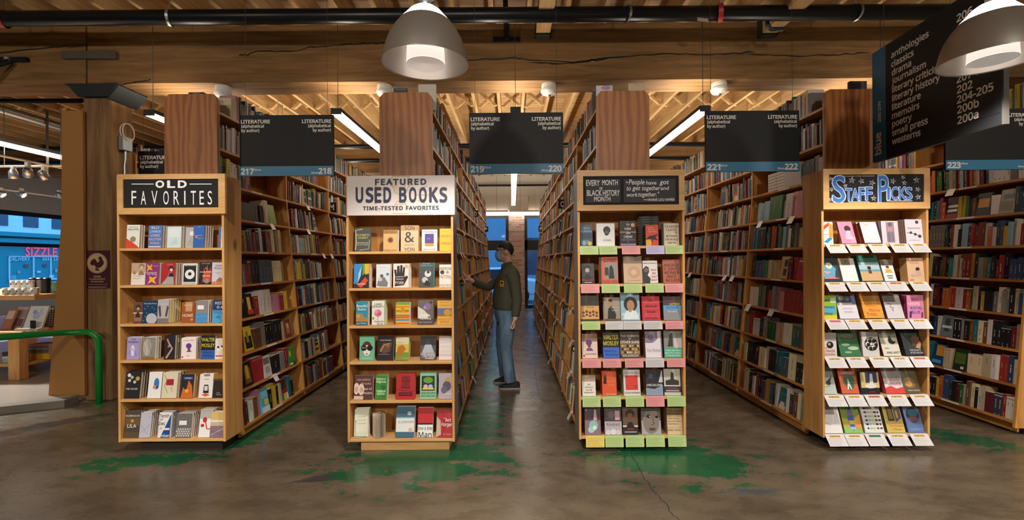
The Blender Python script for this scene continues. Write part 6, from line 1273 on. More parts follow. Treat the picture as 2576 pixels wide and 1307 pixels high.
FACES = {  # covers turned to the aisle: colour, drawing blocks, words
 'jane': ('#8a2c24', [(0, .75, 1, 1, '#3a2420'), (.25, .3, .75, .8, '#c8947a'), (.1, .02, .9, .28, '#b8342c')], 'red paperback with a woman\'s face'),
 'bolt': ('#1c1c1e', [(.3, .3, .7, .85, '#d8b030'), (.2, .1, .9, .3, '#c03a2a')], 'black paperback with yellow and red lightning'),
 'yface': ('#c8b02a', [(.1, .1, .9, .6, '#1d1c1c'), (.3, .35, .6, .8, '#8a7a30')], 'yellow paperback with a black face'),
 'gold': ('#201c18', [(.15, .1, .85, .75, '#7a5a24'), (.3, .3, .65, .85, '#c89a3a')], 'black paperback with a golden statue'),
 'brown': ('#6a3a28', [(.2, .2, .8, .8, '#a8644a'), (.35, .5, .7, .75, '#c8a080')], 'brown paperback with a portrait'),
 'white': ('#c8c4bc', [(.1, .6, .9, .9, '#6a6862'), (.2, .2, .8, .5, '#a09c94')], 'white paperback with a grey photo'),
 'greenf': ('#2a8a3a', [(.0, .0, 1, .2, '#1d5a2a'), (.1, .05, .6, .15, '#e0e0d8'), (.2, .5, .5, .8, '#c8b030')], 'bright green paperback'),
 'cyan': ('#4fa8c0', [(0, 0, 1, .25, '#c8d8e8'), (.4, .3, .9, .55, '#e0c030'), (.1, .6, .9, .9, '#7ac0d0')], 'sky blue paperback with a yellow shape'),
 'tri': ('#a82c30', [(0, 0, .3, .3, '#2a8a4a'), (.35, 0, .65, .3, '#e0c040'), (.7, 0, 1, .3, '#d8d0c0'), (.1, .5, .9, .95, '#4a3420')], 'patterned paperback of bright triangles'),
 'limebox': ('#7d9434', [(.1, .4, .9, .42, '#8aa448')], 'plain lime green boxed book'),
 'navyf': ('#1f3050', [(.2, .6, .8, .8, '#c8a850'), (.1, .1, .9, .3, '#14223c')], 'navy paperback with gold lettering bars'),
 'slatef': ('#2c3436', [(.15, .7, .85, .8, '#b8bcb8'), (0, 0, 1, .22, '#8aa08a'), (.2, .45, .8, .5, '#8a8f8c')], 'slate grey paperback with pale base'),
 'zadie': ('#d8bc30', [(.1, .72, .9, .86, '#3a3424'), (.1, .5, .9, .64, '#3a3424'), (.15, .2, .85, .32, '#3a3424')], 'yellow paperback with black hand lettering'),
 'crim': ('#9a1c34', [(.1, .8, .9, .86, '#d8c0c4'), (.2, .5, .8, .6, '#7a1428')], 'crimson hardback'),
 'tanf': ('#b89a6a', [(.45, .55, .85, .85, '#222'), (.45, .15, .85, .45, '#222')], 'tan paperback with two black discs'),
 'kface': ('#17171a', [(.35, .3, .65, .9, '#4a3a34'), (.4, .7, .6, .88, '#a8846a')], 'black paperback with a long haired woman'),
 'arrow': ('#1d5f60', [(.1, .0, .9, .2, '#c8b8a0'), (.25, .2, .75, .35, '#c8b8a0'), (.1, .7, .9, .74, '#3a8a88')], 'teal paperback with a pale arrowhead'),
 'indep': ('#2c2628', [(.1, .5, .9, .62, '#e0d8d8'), (.1, .3, .9, .42, '#e0d8d8'), (.0, .0, 1, .2, '#8a3a4a')], 'dark paperback with white slanted lettering bars'),
 'ruins': ('#6a7478', [(.3, .25, .7, .85, '#39434a'), (.1, .4, .9, .52, '#d0d4d4')], 'grey paperback with a looming dark figure'),
 'negres': ('#16406a', [(.3, .45, .95, .95, '#c8923a'), (.05, .1, .8, .25, '#4aa8d8')], 'blue paperback with an orange figure'),
 'gblack': ('#20301c', [(.1, .3, .9, .8, '#4a6a2c'), (.2, .5, .8, .55, '#b83a2c'), (.6, .08, .85, .2, '#d8d4c8')], 'dark green paperback with a white seal'),
 'creamf': ('#b8ae8a', [(.3, .4, .7, .5, '#4a4434')], 'cream paperback with a tiny horse'),
 'leanl': ('#a8a294', [(.1, .1, .9, .5, '#8a8474'), (.2, .6, .9, .8, '#6a7a84')], 'pale photo hardback'),
 'ocover': ('#3a3a3c', [(.1, .35, .9, .75, '#c88a34')], 'dark paperback with an orange shape'),
 'tealf': ('#5aa0a0', [(.1, .1, .9, .9, '#7ab8b4')], 'pale teal paperback'),
}
SHELF = ['bottom shelf', 'second shelf up', 'third shelf up', 'fourth shelf up', 'fifth shelf up', 'sixth shelf up', 'seventh shelf up', 'eighth shelf up', 'ninth shelf up', 'top shelf']
AISLE = {1: 'behind old favorites', 2: 'behind used books', 3: 'behind chalkboard quote', 4: 'behind staff picks', 5: 'past staff picks'}
BULK = MB()
def gap_for(i): return (LEV[i + 1] - LEV[i] if i < 9 else .3) - .035
def fill_row(r, k, i, tokens=None, rev=False, fill=None, single=False, side=None):
    s = SIDE[r]; z = LEV[i]; y0 = bay_start(r, k) + .03; y1 = bay_start(r, k) + BAY - .012
    rg = random.Random(r * 1000 + k * 50 + i); hmax = gap_for(i)
    if tokens is None:
        fill = fill or rg.uniform(.62, .97); seq = []; tot = 0; L = (y1 - y0) * fill
        while tot < L:
            ch = rg.choice(POOL); n = rg.choice([1, 1, 1, 1, 2, 3]) if rg.random() < .5 else 1
            if rg.random() < .02 and i < 9: seq.append(('F', rg.choice(list(FACES)))); tot += .13; continue
            th = rg.uniform(.55, 1.5)
            for _ in range(n): seq.append((ch, th)); tot += .024 * th
    else: seq = parse(tokens)
    if rev: seq = seq[::-1]
    if k == 0 and i == 9 and r in (1, 2, 3, 4): y0 += .17
    wid = lambda it: (.03 * it[1] if it[0] == '_' else .135 if it[0] == 'F' else .15 if it[0] == 'S' else .024 * it[1])
    tot = sum(wid(it) for it in seq); f = min((y1 - y0) * (fill or .96) / tot, 1.9) if tokens else min(1.0, (y1 - y0) / tot)
    fixed = sum(wid(it) for it in seq if it[0] in 'FS')
    if tokens and tot > fixed: f = ((y1 - y0) * (fill or .96) - fixed) / (tot - fixed)
    y = y0; n = 0; last = None
    for it in seq:
        t = wid(it) * (f if it[0] not in 'FS' else 1.0)
        if y + t > y1 + .002: break
        if it[0] == '_': y += t; continue
        n += 1
        pos = '%s from the endcap, %s, %s' % (ORD[min(n - 1, 35)], SHELF[i], AISLE[r])
        if r == 5: pos = '%s from the near end, %s, %s' % (ORD[min(n - 1, 35)], SHELF[i], AISLE[r])
        if it[0] == 'F':
            bgc, blocks, lab = FACES[it[1]]
            mb = MB() if single else BULK; h = min(hmax, rg.uniform(.195, .225))
            book_box(mb, s, r, z, y + .002, t - .006, h, .024, rg.uniform(.004, .02), rgb(bgc), face=[(a, b, c, d, rgb(e)) for a, b, c, d, e in blocks], tip=.1)
            if single: tag(mb.build('paperback', M['print']), '%s, facing out, %s, %s' % (lab, SHELF[i], AISLE[r]), 'book', 'books facing out in ' + AISLE[r])
        elif it[0] == 'S':
            for q in range(it[1]):
                mb = MB() if single else BULK
                p, nn, w = frame_at(s, z); zz = .0008 + q * .031
                cx = CEN[r]; g = .012
                def P(a, b, c): return (cx + p[0] + nn[0] * (b + g) + w[0] * (c + zz), y + a, p[1] + nn[1] * (b + g) + w[1] * (c + zz))
                v = [P(0, 0, 0), P(t - .006, 0, 0), P(t - .006, .2, 0), P(0, .2, 0), P(0, 0, .030), P(t - .006, 0, .030), P(t - .006, .2, .030), P(0, .2, .030)]
                Fs = [(0, 1, 5, 4), (3, 0, 4, 7), (1, 2, 6, 5), (2, 3, 7, 6), (0, 3, 2, 1), (4, 5, 6, 7)]
                if s < 0: Fs = [tuple(x[::-1]) for x in Fs]
                mb.add(v, Fs, rgb('#d8d2c2'))
                e = [P(-.001, -.001, .0265), P(t - .005, -.001, .0265), P(t - .005, .201, .0265), P(-.001, .201, .0265), P(-.001, -.001, .0302), P(t - .005, -.001, .0302), P(t - .005, .201, .0302), P(-.001, .201, .0302)]
                mb.add(e, Fs, rgb('#2c2a28'))
                if single: tag(mb.build('hardback', M['print']), 'white paged hardback lying in a stack, %s, %s' % (SHELF[i], AISLE[r]), 'book', 'hardbacks stacked flat, %s, %s' % (SHELF[i], AISLE[r]))
        else:
            ch = it[0]
            if last and last[0] == ch and rg.random() < .6: h, d, g, col, bd = last[1:]
            else:
                h = min(hmax, rg.uniform(.175, .245)); d = rg.uniform(.11, .16); g = rg.uniform(.006, .026); col = rcol(ch, rg); bd = bands(rg, ch)
                if ch in 'wc' and rg.random() < .25: bd = []
            mb = MB() if single else BULK
            book_box(mb, s, r, z, y, t - .0012, h, d, g, col, bd)
            if single:
                sz = 'thick ' if t > .036 else 'slim ' if t < .018 else ''
                tag(mb.build('book', M['print']), '%s%s book spine, %s' % (sz, CN[ch], pos), 'book', 'books on the %s of %s' % (SHELF[i], AISLE[r]))
            last = (ch, h, d, g, col, bd)
        y += t
NEAR = {
 (1, 7): ('g d y w c w e k r k', False, .42), (1, 6): ('k k k k4 k k _.4 k c _.2 Flimebox', False, .8),
 (1, 5): ('r b b t n a k e r k w k n r c k a c', False, .86), (1, 4): ('o n n e r n k k s s s s c c c a', False, .86),
 (1, 3): ('Fjane k Fbolt r w w w p p r y', False, .86), (1, 2): ('m r Fyface n n e k k k k c Fbrown', False, .88),
 (1, 1): ('k Fgold r2 Fwhite k2 e r Fgreenf', False, .9), (1, 0): ('m k w c n p Fcyan k y2 k c Ftri t k', False, .82),
 (4, 7): ('_2 S6 S6 w2 w2 t k k e w', True, .9), (4, 6): ('_1 l l l l g3 g w w2 p p2 y y Fzadie', True, .96),
 (4, 5): ('b t k3 k d o r k g l e w k e c c k k w n', True, .96), (4, 4): ('k b b b g c c a Ftanf m r Fcrim k a', True, .95),
 (4, 3): ('w3 g e k r e p p r2 r r r r k', True, .95), (4, 2): ('e r w w k e g g w a w2 g s n k', True, .95),
 (4, 1): ('c k k Fkface c2 w k k t t s2 c2 k k w', True, .95), (4, 0): ('r c2 k k w r k k u y2 b d w Farrow w s n n c e', True, .95),
 (5, 7): ('r r r r o d g k g a e r l m o e c m b w w w w w e e w k k', True, .98), (5, 6): ('g g d k t k t r o Findep y y g k n Focover w2 Fleanl s b2 b', True, .98),
 (5, 5): ('t b b e e e e e e e d k r w k l l s r e r n w o w b s y l w w r y', True, .98), (5, 4): ('g g t b e c k k e n k t w a w r r y k e a t k r r k b b b b', True, .98),
 (5, 3): ('n y c k w r w k m k o o o r w2 r o g c k y k k e w e e k c b', True, .98), (5, 2): ('g y o n n a k b w Fruins k k e k n t c n w k k k k m a', True, .98),
 (5, 1): ('d y k y d n r t Fnegres c c _.6 Fgblack c2 c2 c2 w w r r b c', True, .98), (5, 0): ('w w Fcreamf n2 k k y o b2 d k m g w n c k w c m m s s r w w', True, .96),
}
SINGLE = {(1, i) for i in range(0, 8)} | {(4, i) for i in range(0, 8)} | {(5, i) for i in (1, 2, 3, 5, 6)}
for r in (1, 2, 3, 4, 5):
    for k in range({1: 4, 2: 7, 3: 7, 4: 4, 5: 2}[r]):
        for i in range(10):
            if k == 0 and (r, i) in NEAR:
                tk, rev, fl = NEAR[(r, i)]; fill_row(r, k, i, tk, rev, fl, (r, i) in SINGLE)
            else:
                fl = None
                if r in (2, 3) and 1 <= i <= 4: fl = random.Random(r * 7 + k * 31 + i).uniform(.3, .7)
                if i == 9: fl = random.Random(r * 7 + k * 31 + i).uniform(.75, .97)
                fill_row(r, k, i, None, False, fl)
CEN[0] = -5.055
for k in range(2):
    for i in range(6, 10): fill_row(0, k, i, None, False, .93) if 0 in AISLE or AISLE.setdefault(0, 'side aisle') else None
o = BULK.build('shelved_books', M['spine']); o['kind'] = 'stuff'; tag(o, 'mass of books filling the far shelves of every long bookcase row', 'books')
# face-up books on top of the endcaps' plywood panels
def shelf_top(px0, px1, py0, py1, Y, col, label, art=(), cat='book'):
    X0, Z1 = W(px0, py0, Y); X1, Z0 = W(px1, py1, Y)
    ms = book_mesh(X1 - X0, max(.08, Z1 - 2.882), .03, col, col, list(art)); put_book(ms, (X0, Y, 2.882), 0, 0, label, None)
for a in ((474, 514, 232, 245, 3.985, '#232022', 'black book showing its top above the old favorites plywood panel', [('t', 'NORMAN', .5, .94, .06, '#b8b0a0', .8)]),
          (990, 1025, 222, 236, 3.985, '#1f2a2c', 'dark green book showing its top above the used books plywood panel', [('b', .1, .9, .9, .96, '#5a6a6a')]),
          (1052, 1097, 212, 240, 4.03, '#cfc4b8', 'tall pale book standing above the used books plywood panel', []),
          (1500, 1541, 215, 240, 4.03, '#d8ccd8', 'white book with a mauve portrait above the third plywood panel', [('c', .6, .9, .3, '#b48aa8', .1)]),
          (1580, 1621, 210, 227, 3.985, '#cbb694', 'cream book standing above the third plywood panel', [('b', .3, .93, .7, .95, '#8a7a60')]),
          (2138, 2181, 204, 226, 3.985, '#20232a', 'black book standing above the staff picks plywood panel', [('b', .15, .93, .85, .95, '#555')])):
    shelf_top(*a)
# letter signs standing among the books
def letter_sign(ch, px, py, r, size, label):
    s = SIDE[r]; 
    cx = CEN[r]; u = px - CX + ROLL * (CY - py)
    z = 2.0
    for _ in range(6):
        Xf = cx + s * hw(z) + s * .01; Y = F * Xf / u; z = W(px, py, Y)[1]
    t = empty('letter_sign', (Xf, Y, z), label, 'sign', 'black letter signs on the bookcases')
    bx(-s * .06 if s > 0 else 0, -.003, -.01, 0 if s > 0 else .06, .003, .01).build('clip', M['black_metal'], t)
    a = size / 2
    bx(-a, -.004, -a * 1.1, a, .004, a * 1.1).build('plate', M['black_sign'], t)
    mb = MB(); put_text(mb, ch, lambda x, b: (x, -.0052, b), 0, -a * .62, a * 1.25, bold=.03, width=a * .95); mb.build('lettering', M['sign_white'], t)
letter_sign('M', 835, 521, 1, .125, 'black sign with white letter M among the books behind old favorites')
letter_sign('O', 1196, 537, 2, .11, 'black sign with white letter O behind used books')
letter_sign('P', 1222, 576, 2, .13, 'black sign with white letter P far down the row behind used books')
letter_sign('Q', 1415, 513, 3, .12, 'black sign with white letter Q behind chalkboard quote')
letter_sign('P', 1361, 575, 3, .13, 'black sign with white letter P far down the row behind chalkboard quote')
def framed_picture(px, py, r, size, label):
    s = SIDE[r]; cx = CEN[r]; u = px - CX + ROLL * (CY - py); z = 2.0
    for _ in range(6):
        Xf = cx + s * hw(z) - s * size * .35; Y = F * Xf / u; z = W(px, py, Y)[1]
    i = max(k for k, v in enumerate(LEV) if v < z); zb = LEV[i] + .002
    t = empty('framed_picture', (Xf, Y, zb), label, 'picture', 'framed pictures on the shelves')
    a = size / 2
    mb = MB()
    for q in ((-a, 0, a, .012), (-a, size * 1.25 - .012, a, size * 1.25), (-a, .012, -a + .012, size * 1.25 - .012), (a - .012, .012, a, size * 1.25 - .012)): mb.box(q[0], -.008, q[1], q[2], .008, q[3])
    mb.build('frame', M['black_metal'], t)
    mb = MB().box(-a + .012, -.002, .012, a - .012, .006, size * 1.25 - .012, rgb('#2a2c30'))
    mb.box(-a * .7, -.004, size * .55, a * .7, -.0022, size * .85, rgb('#a82a38')); mb.box(-a * .6, -.004, size * .15, a * .6, -.0022, size * .45, rgb('#d8d2c8')); mb.build('print', M['print'], t)
framed_picture(1150, 352, 2, .15, 'black framed red and white picture high on the shelves behind used books')
framed_picture(1164, 562, 2, .15, 'black framed red and white picture lower down, behind used books')
# small white shelf talkers hanging from the long rows
def talker(px, py, r, i, size, label, group, col='w'):
    s = SIDE[r]; u = px - CX + ROLL * (CY - py); p, n, w = frame_at(s, LEV[i]); X = CEN[r] + p[0]; Y = F * X / u
    t = empty('shelf_talker', (X, Y, LEV[i]), label, 'card', group)
    mb = MB(); a = size / 2; c = rgb(CC[col][0] if col in CC else '#9ac8d0')
    mb.box(min(0, -s * .03), -a, .001, max(0, -s * .03), a, .0018, c)
    dx, dz = s * size * .45, -size * .8
    mb.add([(s * .001, -a, .0018), (s * .001, a, .0018), (dx, a, dz), (dx, -a, dz), (s * .001, -a, .0008), (s * .001, a, .0008), (dx - s * .001, a, dz - .0006), (dx - s * .001, -a, dz - .0006)],
           [(0, 1, 2, 3), (7, 6, 5, 4), (0, 3, 7, 4), (1, 5, 6, 2), (3, 2, 6, 7), (0, 4, 5, 1)], c)
    q = .25
    mb.add([(s * .0022 + dx * f, b * a * .8, .0018 + dz * f + .0012) for f, b in ((.12, -1), (.12, 1), (.3, 1), (.3, -1))], [(0, 1, 2, 3)], rgb('#e0b868'))
    mb.build('sheet', M['print'], t)
cnt = {}
def zlev(px, py, r):
    s = SIDE[r]; best = None
    for i, z in enumerate(LEV):
        u = px - CX + ROLL * (CY - py); X = CEN[r] + s * hw(z); Y = F * X / u
        if Y < YS or Y > YS + NBAY[r] * BAY: continue
        d = abs(W(px, py, Y)[1] - z)
        if best is None or d < best[0]: best = (d, i, Y)
    return best
for px, py, r in ((682, 562, 1), (772, 522, 1), (773, 578, 1), (812, 648, 1), (832, 648, 1), (690, 945, 1), (1915, 558, 4), (1994, 548, 4), (1826, 700, 4), (1845, 702, 4), (1885, 770, 4), (1944, 786, 4), (1738, 688, 4), (2395, 483, 5),
                  (1163, 590, 2), (1195, 605, 2), (1203, 610, 2), (1157, 645, 2), (1163, 648, 2), (1195, 648, 2), (1205, 650, 2), (1163, 710, 2), (1180, 700, 2), (1208, 775, 2), (1230, 808, 2), (1232, 830, 2), (1183, 905, 2), (1215, 890, 2), (1210, 910, 2), (1190, 965, 2), (1225, 735, 2),
                  (1413, 592, 3), (1400, 595, 3), (1395, 598, 3), (1385, 637, 3), (1365, 645, 3), (1378, 645, 3), (1400, 640, 3), (1425, 710, 3), (1395, 740, 3), (1388, 745, 3), (1415, 760, 3), (1440, 780, 3), (1400, 800, 3), (1370, 770, 3), (1385, 900, 3), (1440, 870, 3), (1435, 935, 3), (1437, 990, 3), (1360, 820, 3)):
    b = zlev(px, py, r)
    if not b: continue
    i, Y = b[1], b[2]; key = (r, i); bay = min(int((Y - YS) / BAY), 6); key = (r, i, bay); cnt[key] = cnt.get(key, 0) + 1
    talker(px, py, r, i, .085 if r != 1 else .075, '%swhite card hanging from the %s, %s bay back, %s' % ('' if cnt[key] == 1 else ORD[cnt[key] - 1] + ' ', SHELF[i], ORD[bay], AISLE[r]), 'shelf talkers on the %s of bay %d, %s' % (SHELF[i], bay + 1, AISLE[r]), 'w')
# ------------------------------------------------------------------ left of the column: panel, poster, railing
mb = MB(); Yp = 5.09
def pp(px, py): x, z = W(px, py, Yp); return (x, z)
q = [(pp(122, 996)[0], ZT), (-4.79, ZT), (-4.79, pp(211, 278)[1]), pp(155, 278), pp(155, 545)]
t = empty('bookcase_end', (q[1][0], Yp, ZT), 'tan painted end panel with a slanting edge, beside the timber column', 'panel')
MB().prism([(a + 4.79, b - ZT) for a, b in q], lambda a, b, d: (a, d, b), 0, .032).build('end_panel', M['tan'], t)
x0, z1 = W(210, 630, 5.12); x1, z0 = W(274, 725, 5.12)
t = empty('poster', ((x0 + x1) / 2, 5.132, z0), 'maroon poster with a rooster in a cream circle on the timber column', 'poster')
w, h = (x1 - x0), (z1 - z0)
MAR, CRM = rgb('#4c1a2a'), rgb('#cbb083')
mb = MB(); mb.box(-w / 2, 0, 0, w / 2, .004, h, MAR)
f = lambda e: (lambda a, b: (a, -e, b))
kx = lambda cx, cy: ((cx - 1130) / 310 * w, h - (cy - 700) / 450 * h)
cc = kx(1130, 850); R = 126 / 310 * w
for rr_, e, c_ in ((R, .0004, CRM), (R * .955, .0006, MAR), (R * .93, .0008, CRM)):
    mb.add([(cc[0] + rr_ * math.cos(j * PI / 24), -e, cc[1] + rr_ * math.sin(j * PI / 24)) for j in range(48)], [tuple(range(48))], c_)
body = [(1045, 848), (1062, 815), (1085, 800), (1108, 800), (1122, 818), (1128, 838), (1145, 842), (1160, 820), (1160, 805), (1140, 800), (1150, 792), (1150, 775), (1160, 780), (1165, 764), (1175, 776), (1188, 768), (1186, 782), (1196, 790), (1188, 800), (1205, 815), (1215, 840), (1208, 865), (1185, 890), (1165, 902), (1135, 905), (1105, 885), (1092, 870), (1075, 880), (1062, 868), (1050, 866)]
mb.prism([kx(*p) for p in body], lambda a, b, d: (a, d, b), -.0016, -.0011, MAR)
for L_ in ([(1120, 895), (1118, 925), (1105, 930)], [(1118, 925), (1140, 935)], [(1140, 898), (1138, 925), (1158, 937)], [(1138, 925), (1125, 938)]):
    polyline(mb, [kx(*p) for p in L_], .012 * w / .28, MAR, fn=f(.0014))
for s_, y_, hh_, ww_ in (('2020', 1020, .05, .28), ('TOURNAMENT', 1047, .036, .66), ('OF BOOKS', 1076, .036, .5)):
    a, b = kx(1130, y_); put_text(mb, s_, f(.001), a, b, hh_ * h, width=ww_ * w, bold=.03, col=CRM)
for y_, ww_ in ((1103, .85), (1132, .7), (1141, .75)):
    a, b = kx(1130, y_); mb.add([(a - ww_ * w / 2, -.0008, b), (a + ww_ * w / 2, -.0008, b), (a + ww_ * w / 2, -.0008, b + .004), (a - ww_ * w / 2, -.0008, b + .004)], [(0, 1, 2, 3)], tuple(x * .7 for x in CRM))
mb.build('print_sheet', M['print'], t)
# green railing
px_ = FL(250, 1017); t = empty('handrail', (px_[0], px_[1], 0), 'bright green pipe handrail bending down to the floor beside the column', 'railing')
Yr = px_[1]; zt = W(240, 833, Yr)[1]; xr = 0
pts = [(0, 0, 0), (0, 0, zt - .12)] + [(-.12 + .12 * math.cos(q), -.02 * math.sin(q), zt - .12 + .12 * math.sin(q)) for q in [k * PI / 16 for k in range(1, 9)]]
xe, ze = W(-30, 850, Yr - .85); pts += [(-.35, -.08, zt - .002), (xe - px_[0], -.85, ze)]
MB().tube(pts, .031, 16).build('rail', M['green'], t, smooth=True)
MB().lathe([(.032, .0), (.05, .0), (.05, .006), (.032, .008)], 24).build('floor_flange', M['green'], t)
# ------------------------------------------------------------------ gift shop corner
t = empty('merchandise_table', (-6.2, 5.74, ZT), 'pine display table with a lower shelf in the gift shop corner', 'table')
zt_ = .69 - ZT
bx(-2.2, 0, zt_ - .05, 0, 2.2, zt_).build('table_top', M['birch_h'], t, bevel=.01); bx(-2.15, .06, .16, -.05, 2.1, .2).build('shelf', M['birch_h'], t, bevel=.006)
for x, y in ((-.17, .0), (-2.2, .0), (-.17, 2.05), (-2.2, 2.05)): bx(x, y + .002, 0, x + .14, y + .12, zt_ - .05).build('leg', M['birch'], t, bevel=.006)
t2 = empty('riser_shelf', (-6.25, 5.95, .69), 'raised pine shelf of mugs standing on the display table', 'shelf')
zr = 1.075 - .69
bx(-2.1, 0, zr, 0, 1.9, zr + .065).build('shelf_board', M['birch_h'], t2, bevel=.01)
for x, y in ((-.16, .7), (-1.9, .7), (-.16, 1.6)): bx(x, y, 0.0005, x + .06, y + .06, zr).build('post', M['grey_metal'], t2)
ztop = 1.075 + .065
mugm = None
def mug(x, y, z, lab):
    global mugm
    t = empty('mug', (x, y, z), lab, 'mug', 'white mugs on the raised shelf')
    mb = MB(); mb.lathe([(0, 0), (.036, 0), (.04, .005), (.041, .092), (.038, .092), (.037, .008), (0, .008)], 20); mb.build('body', M['white_plastic'], t, smooth=True)
    mb = MB(); mb.tube([(.04 * 1, 0, .075), (.062, 0, .07), (.068, 0, .048), (.058, 0, .025), (.038, 0, .018)], .0055, 8); o = mb.build('handle', M['white_plastic'], t, smooth=True); o.rotation_euler = (0, 0, -.5)
    o = MB().box(-.009, -.0418, .036, .009, -.041, .056, (.5, .03, .03)).build('emblem', M['print'], t)
k = 0
for px in (12, 29, 46, 62, 84):
    X, Z = W(px, 741, 6.0); mug(X, 6.02, ztop, 'white mug %s in the bottom row on the raised pine shelf' % ORD[k]); k += 1
for k, px in enumerate((22, 36, 50, 64)):
    X, Z = W(px, 725, 6.06); mug(X, 6.12, ztop + .0, 'white mug %s in the row behind on the raised pine shelf' % ORD[k])
    X, Z = W(px + 1, 725, 6.06); mug(X, 6.12, ztop + .0925, 'white mug %s in the upper row on the raised pine shelf' % ORD[k])
for k, (px, c) in enumerate(((76, '#4a4a48'), (84, '#6a6862'), (97, '#7a766e'), (104, '#3a3a3c'), (112, '#26282a'))):
    X, Z = W(px, 735, 6.25)
    t = empty('tumbler', (X, 6.28 + .05 * (k % 2), ztop), ('dark grey', 'grey', 'pale steel', 'charcoal', 'black')[k] + ' travel tumbler on the raised pine shelf beyond the mugs', 'tumbler', 'travel tumblers')
    MB().lathe([(0, 0), (.034, 0), (.04, .17), (.04, .185), (0, .185)], 20).build('body', plain('tumbler_%d' % k, c, .35, .5), t, smooth=False)
    MB().lathe([(.041, .185), (.041, .2), (.025, .215), (0, .215)], 20).build('lid', M['black_metal'], t)
X, Z = W(124, 735, 6.3)
t = empty('drinking_glass', (X, 6.35, ztop), 'pale green tinted drinking glass at the end of the raised pine shelf', 'glass'); MB().lathe([(0, 0), (.038, 0), (.044, .15), (.041, .15), (.036, .006), (0, .006)], 20).build('body', plain('green_glass', '#9ad8c0', .1), t, smooth=True)
def leaner(px0, px1, py0, py1, Y, z, col, lab, art, tilt=.35, name='picture_book', cat='book'):
    X0 = W(px0, py1, Y)[0]; X1 = W(px1, py1, Y)[0]; h = W(px0, py0, Y)[1] - z
    ms = book_mesh(X1 - X0, h / math.cos(tilt), .02, col, col, art); o = put_book(ms, (X0, Y, z + .001 + .02 * math.sin(tilt)), tilt, 0, lab, None, name, 0, cat)
    return o
zt0 = .69
leaner(56, 103, 773, 812, 5.85, zt0, '#e4e6ea', 'white picture book with a blue flower spray leaning on the display table', [('l', [(.3, .1), (.5, .6), (.7, .9)], .03, '#6a8ab8'), ('c', .5, .6, .2, '#b8c8e0'), ('c', .35, .75, .12, '#9ab0d8'), ('c', .68, .7, .12, '#c8d4ea')])
leaner(108, 139, 770, 814, 6.15, zt0, '#5a6a80', 'picture box crowded with small coloured figures on the display table', [('c', .1 + .2 * (i % 5), .08 + .11 * (i // 5), .07, ('#c84a3a', '#e8d8b8', '#2a3a5a', '#d8a040', '#e8e4e0')[(i * 3) % 5]) for i in range(40)], .1)
leaner(24, 52, 776, 812, 6.0, zt0, '#d8cfc2', 'postcard board with pink sheets leaning on the display table', [('b', .05, .55, .5, .95, '#c8a8a0'), ('b', .55, .5, .98, .9, '#a8a0b0'), ('b', .05, .1, .5, .5, '#b07a80'), ('b', .55, .08, .95, .45, '#7a6a78')], .4, 'postcard_board', 'board')
leaner(0, 22, 780, 820, 5.9, zt0, '#b07a6a', 'pale red boxed set leaning at the display table edge', [('b', .1, .5, .9, .9, '#d8c8b8')], .4, 'picture_box', 'box')
X, Z = W(87, 823, 5.82); t = empty('bookend', (X, 5.8, zt0), 'black metal bookend standing on the display table', 'bookend'); bx(-.035, 0, 0, .035, .003, .135).build('upright', M['black_metal'], t); bx(-.035, -.07, 0, .035, 0, .003).build('foot', M['black_metal'], t)
for k in range(2):
    X0, X1 = W(31, 828, 5.76)[0], W(88, 828, 5.76)[0]
    o = put_book(book_mesh(X1 - X0, .15, .016, '#d8d4ce', '#c8c4c0', []), (X0, 5.935, zt0 + .001 + .0165 * k), 0, 0, '%s white book lying flat at the display table front' % ('lower', 'upper')[k], 'white books lying flat'); o.rotation_euler = (PI / 2, 0, .0)
zs_ = ZT + .2
def stack(px0, px1, n, Y, t_, cols, lab, z0=0.0, dy=.2):
    X0, X1 = W(px0, 900, Y)[0], W(px1, 900, Y)[0]
    for k in range(n):
        j = random.Random(k + px0).uniform(-.006, .006)
        o = put_book(book_mesh(dy, X1 - X0, t_ - .001, cols[k % len(cols)], cols[k % len(cols)], []), (X0 + j, Y, zs_ + .001 + z0 + t_ * k), 0, 0, lab % ORD[k], 'books stacked under the display table', 'hardback')
        o.rotation_euler = Matrix(((0, 0, 1), (1, 0, 0), (0, 1, 0))).to_euler()
stack(74, 124, 3, 6.05, .026, ['#d8a820'], 'yellow book %s up, stacked on the display table\'s low shelf')
stack(72, 122, 5, 6.05, .024, ['#6a6058', '#4a4a50', '#7a6a58', '#3a4450', '#8a4a3a'], 'grey brown book %s up in the pile above the yellow books', .079)
stack(6, 38, 3, 5.86, .026, ['#b8c8d0', '#8ab0c0'], 'pale blue book %s up, stacked on the low shelf\'s front')
stack(6, 38, 3, 6.12, .028, ['#3a4a58', '#5a5248'], 'dark book %s up in the low shelf pile behind the pale blue ones')
stack(110, 130, 5, 6.4, .024, ['#6a5040', '#4a4038'], 'brown book %s up in the pile at the low shelf\'s back')
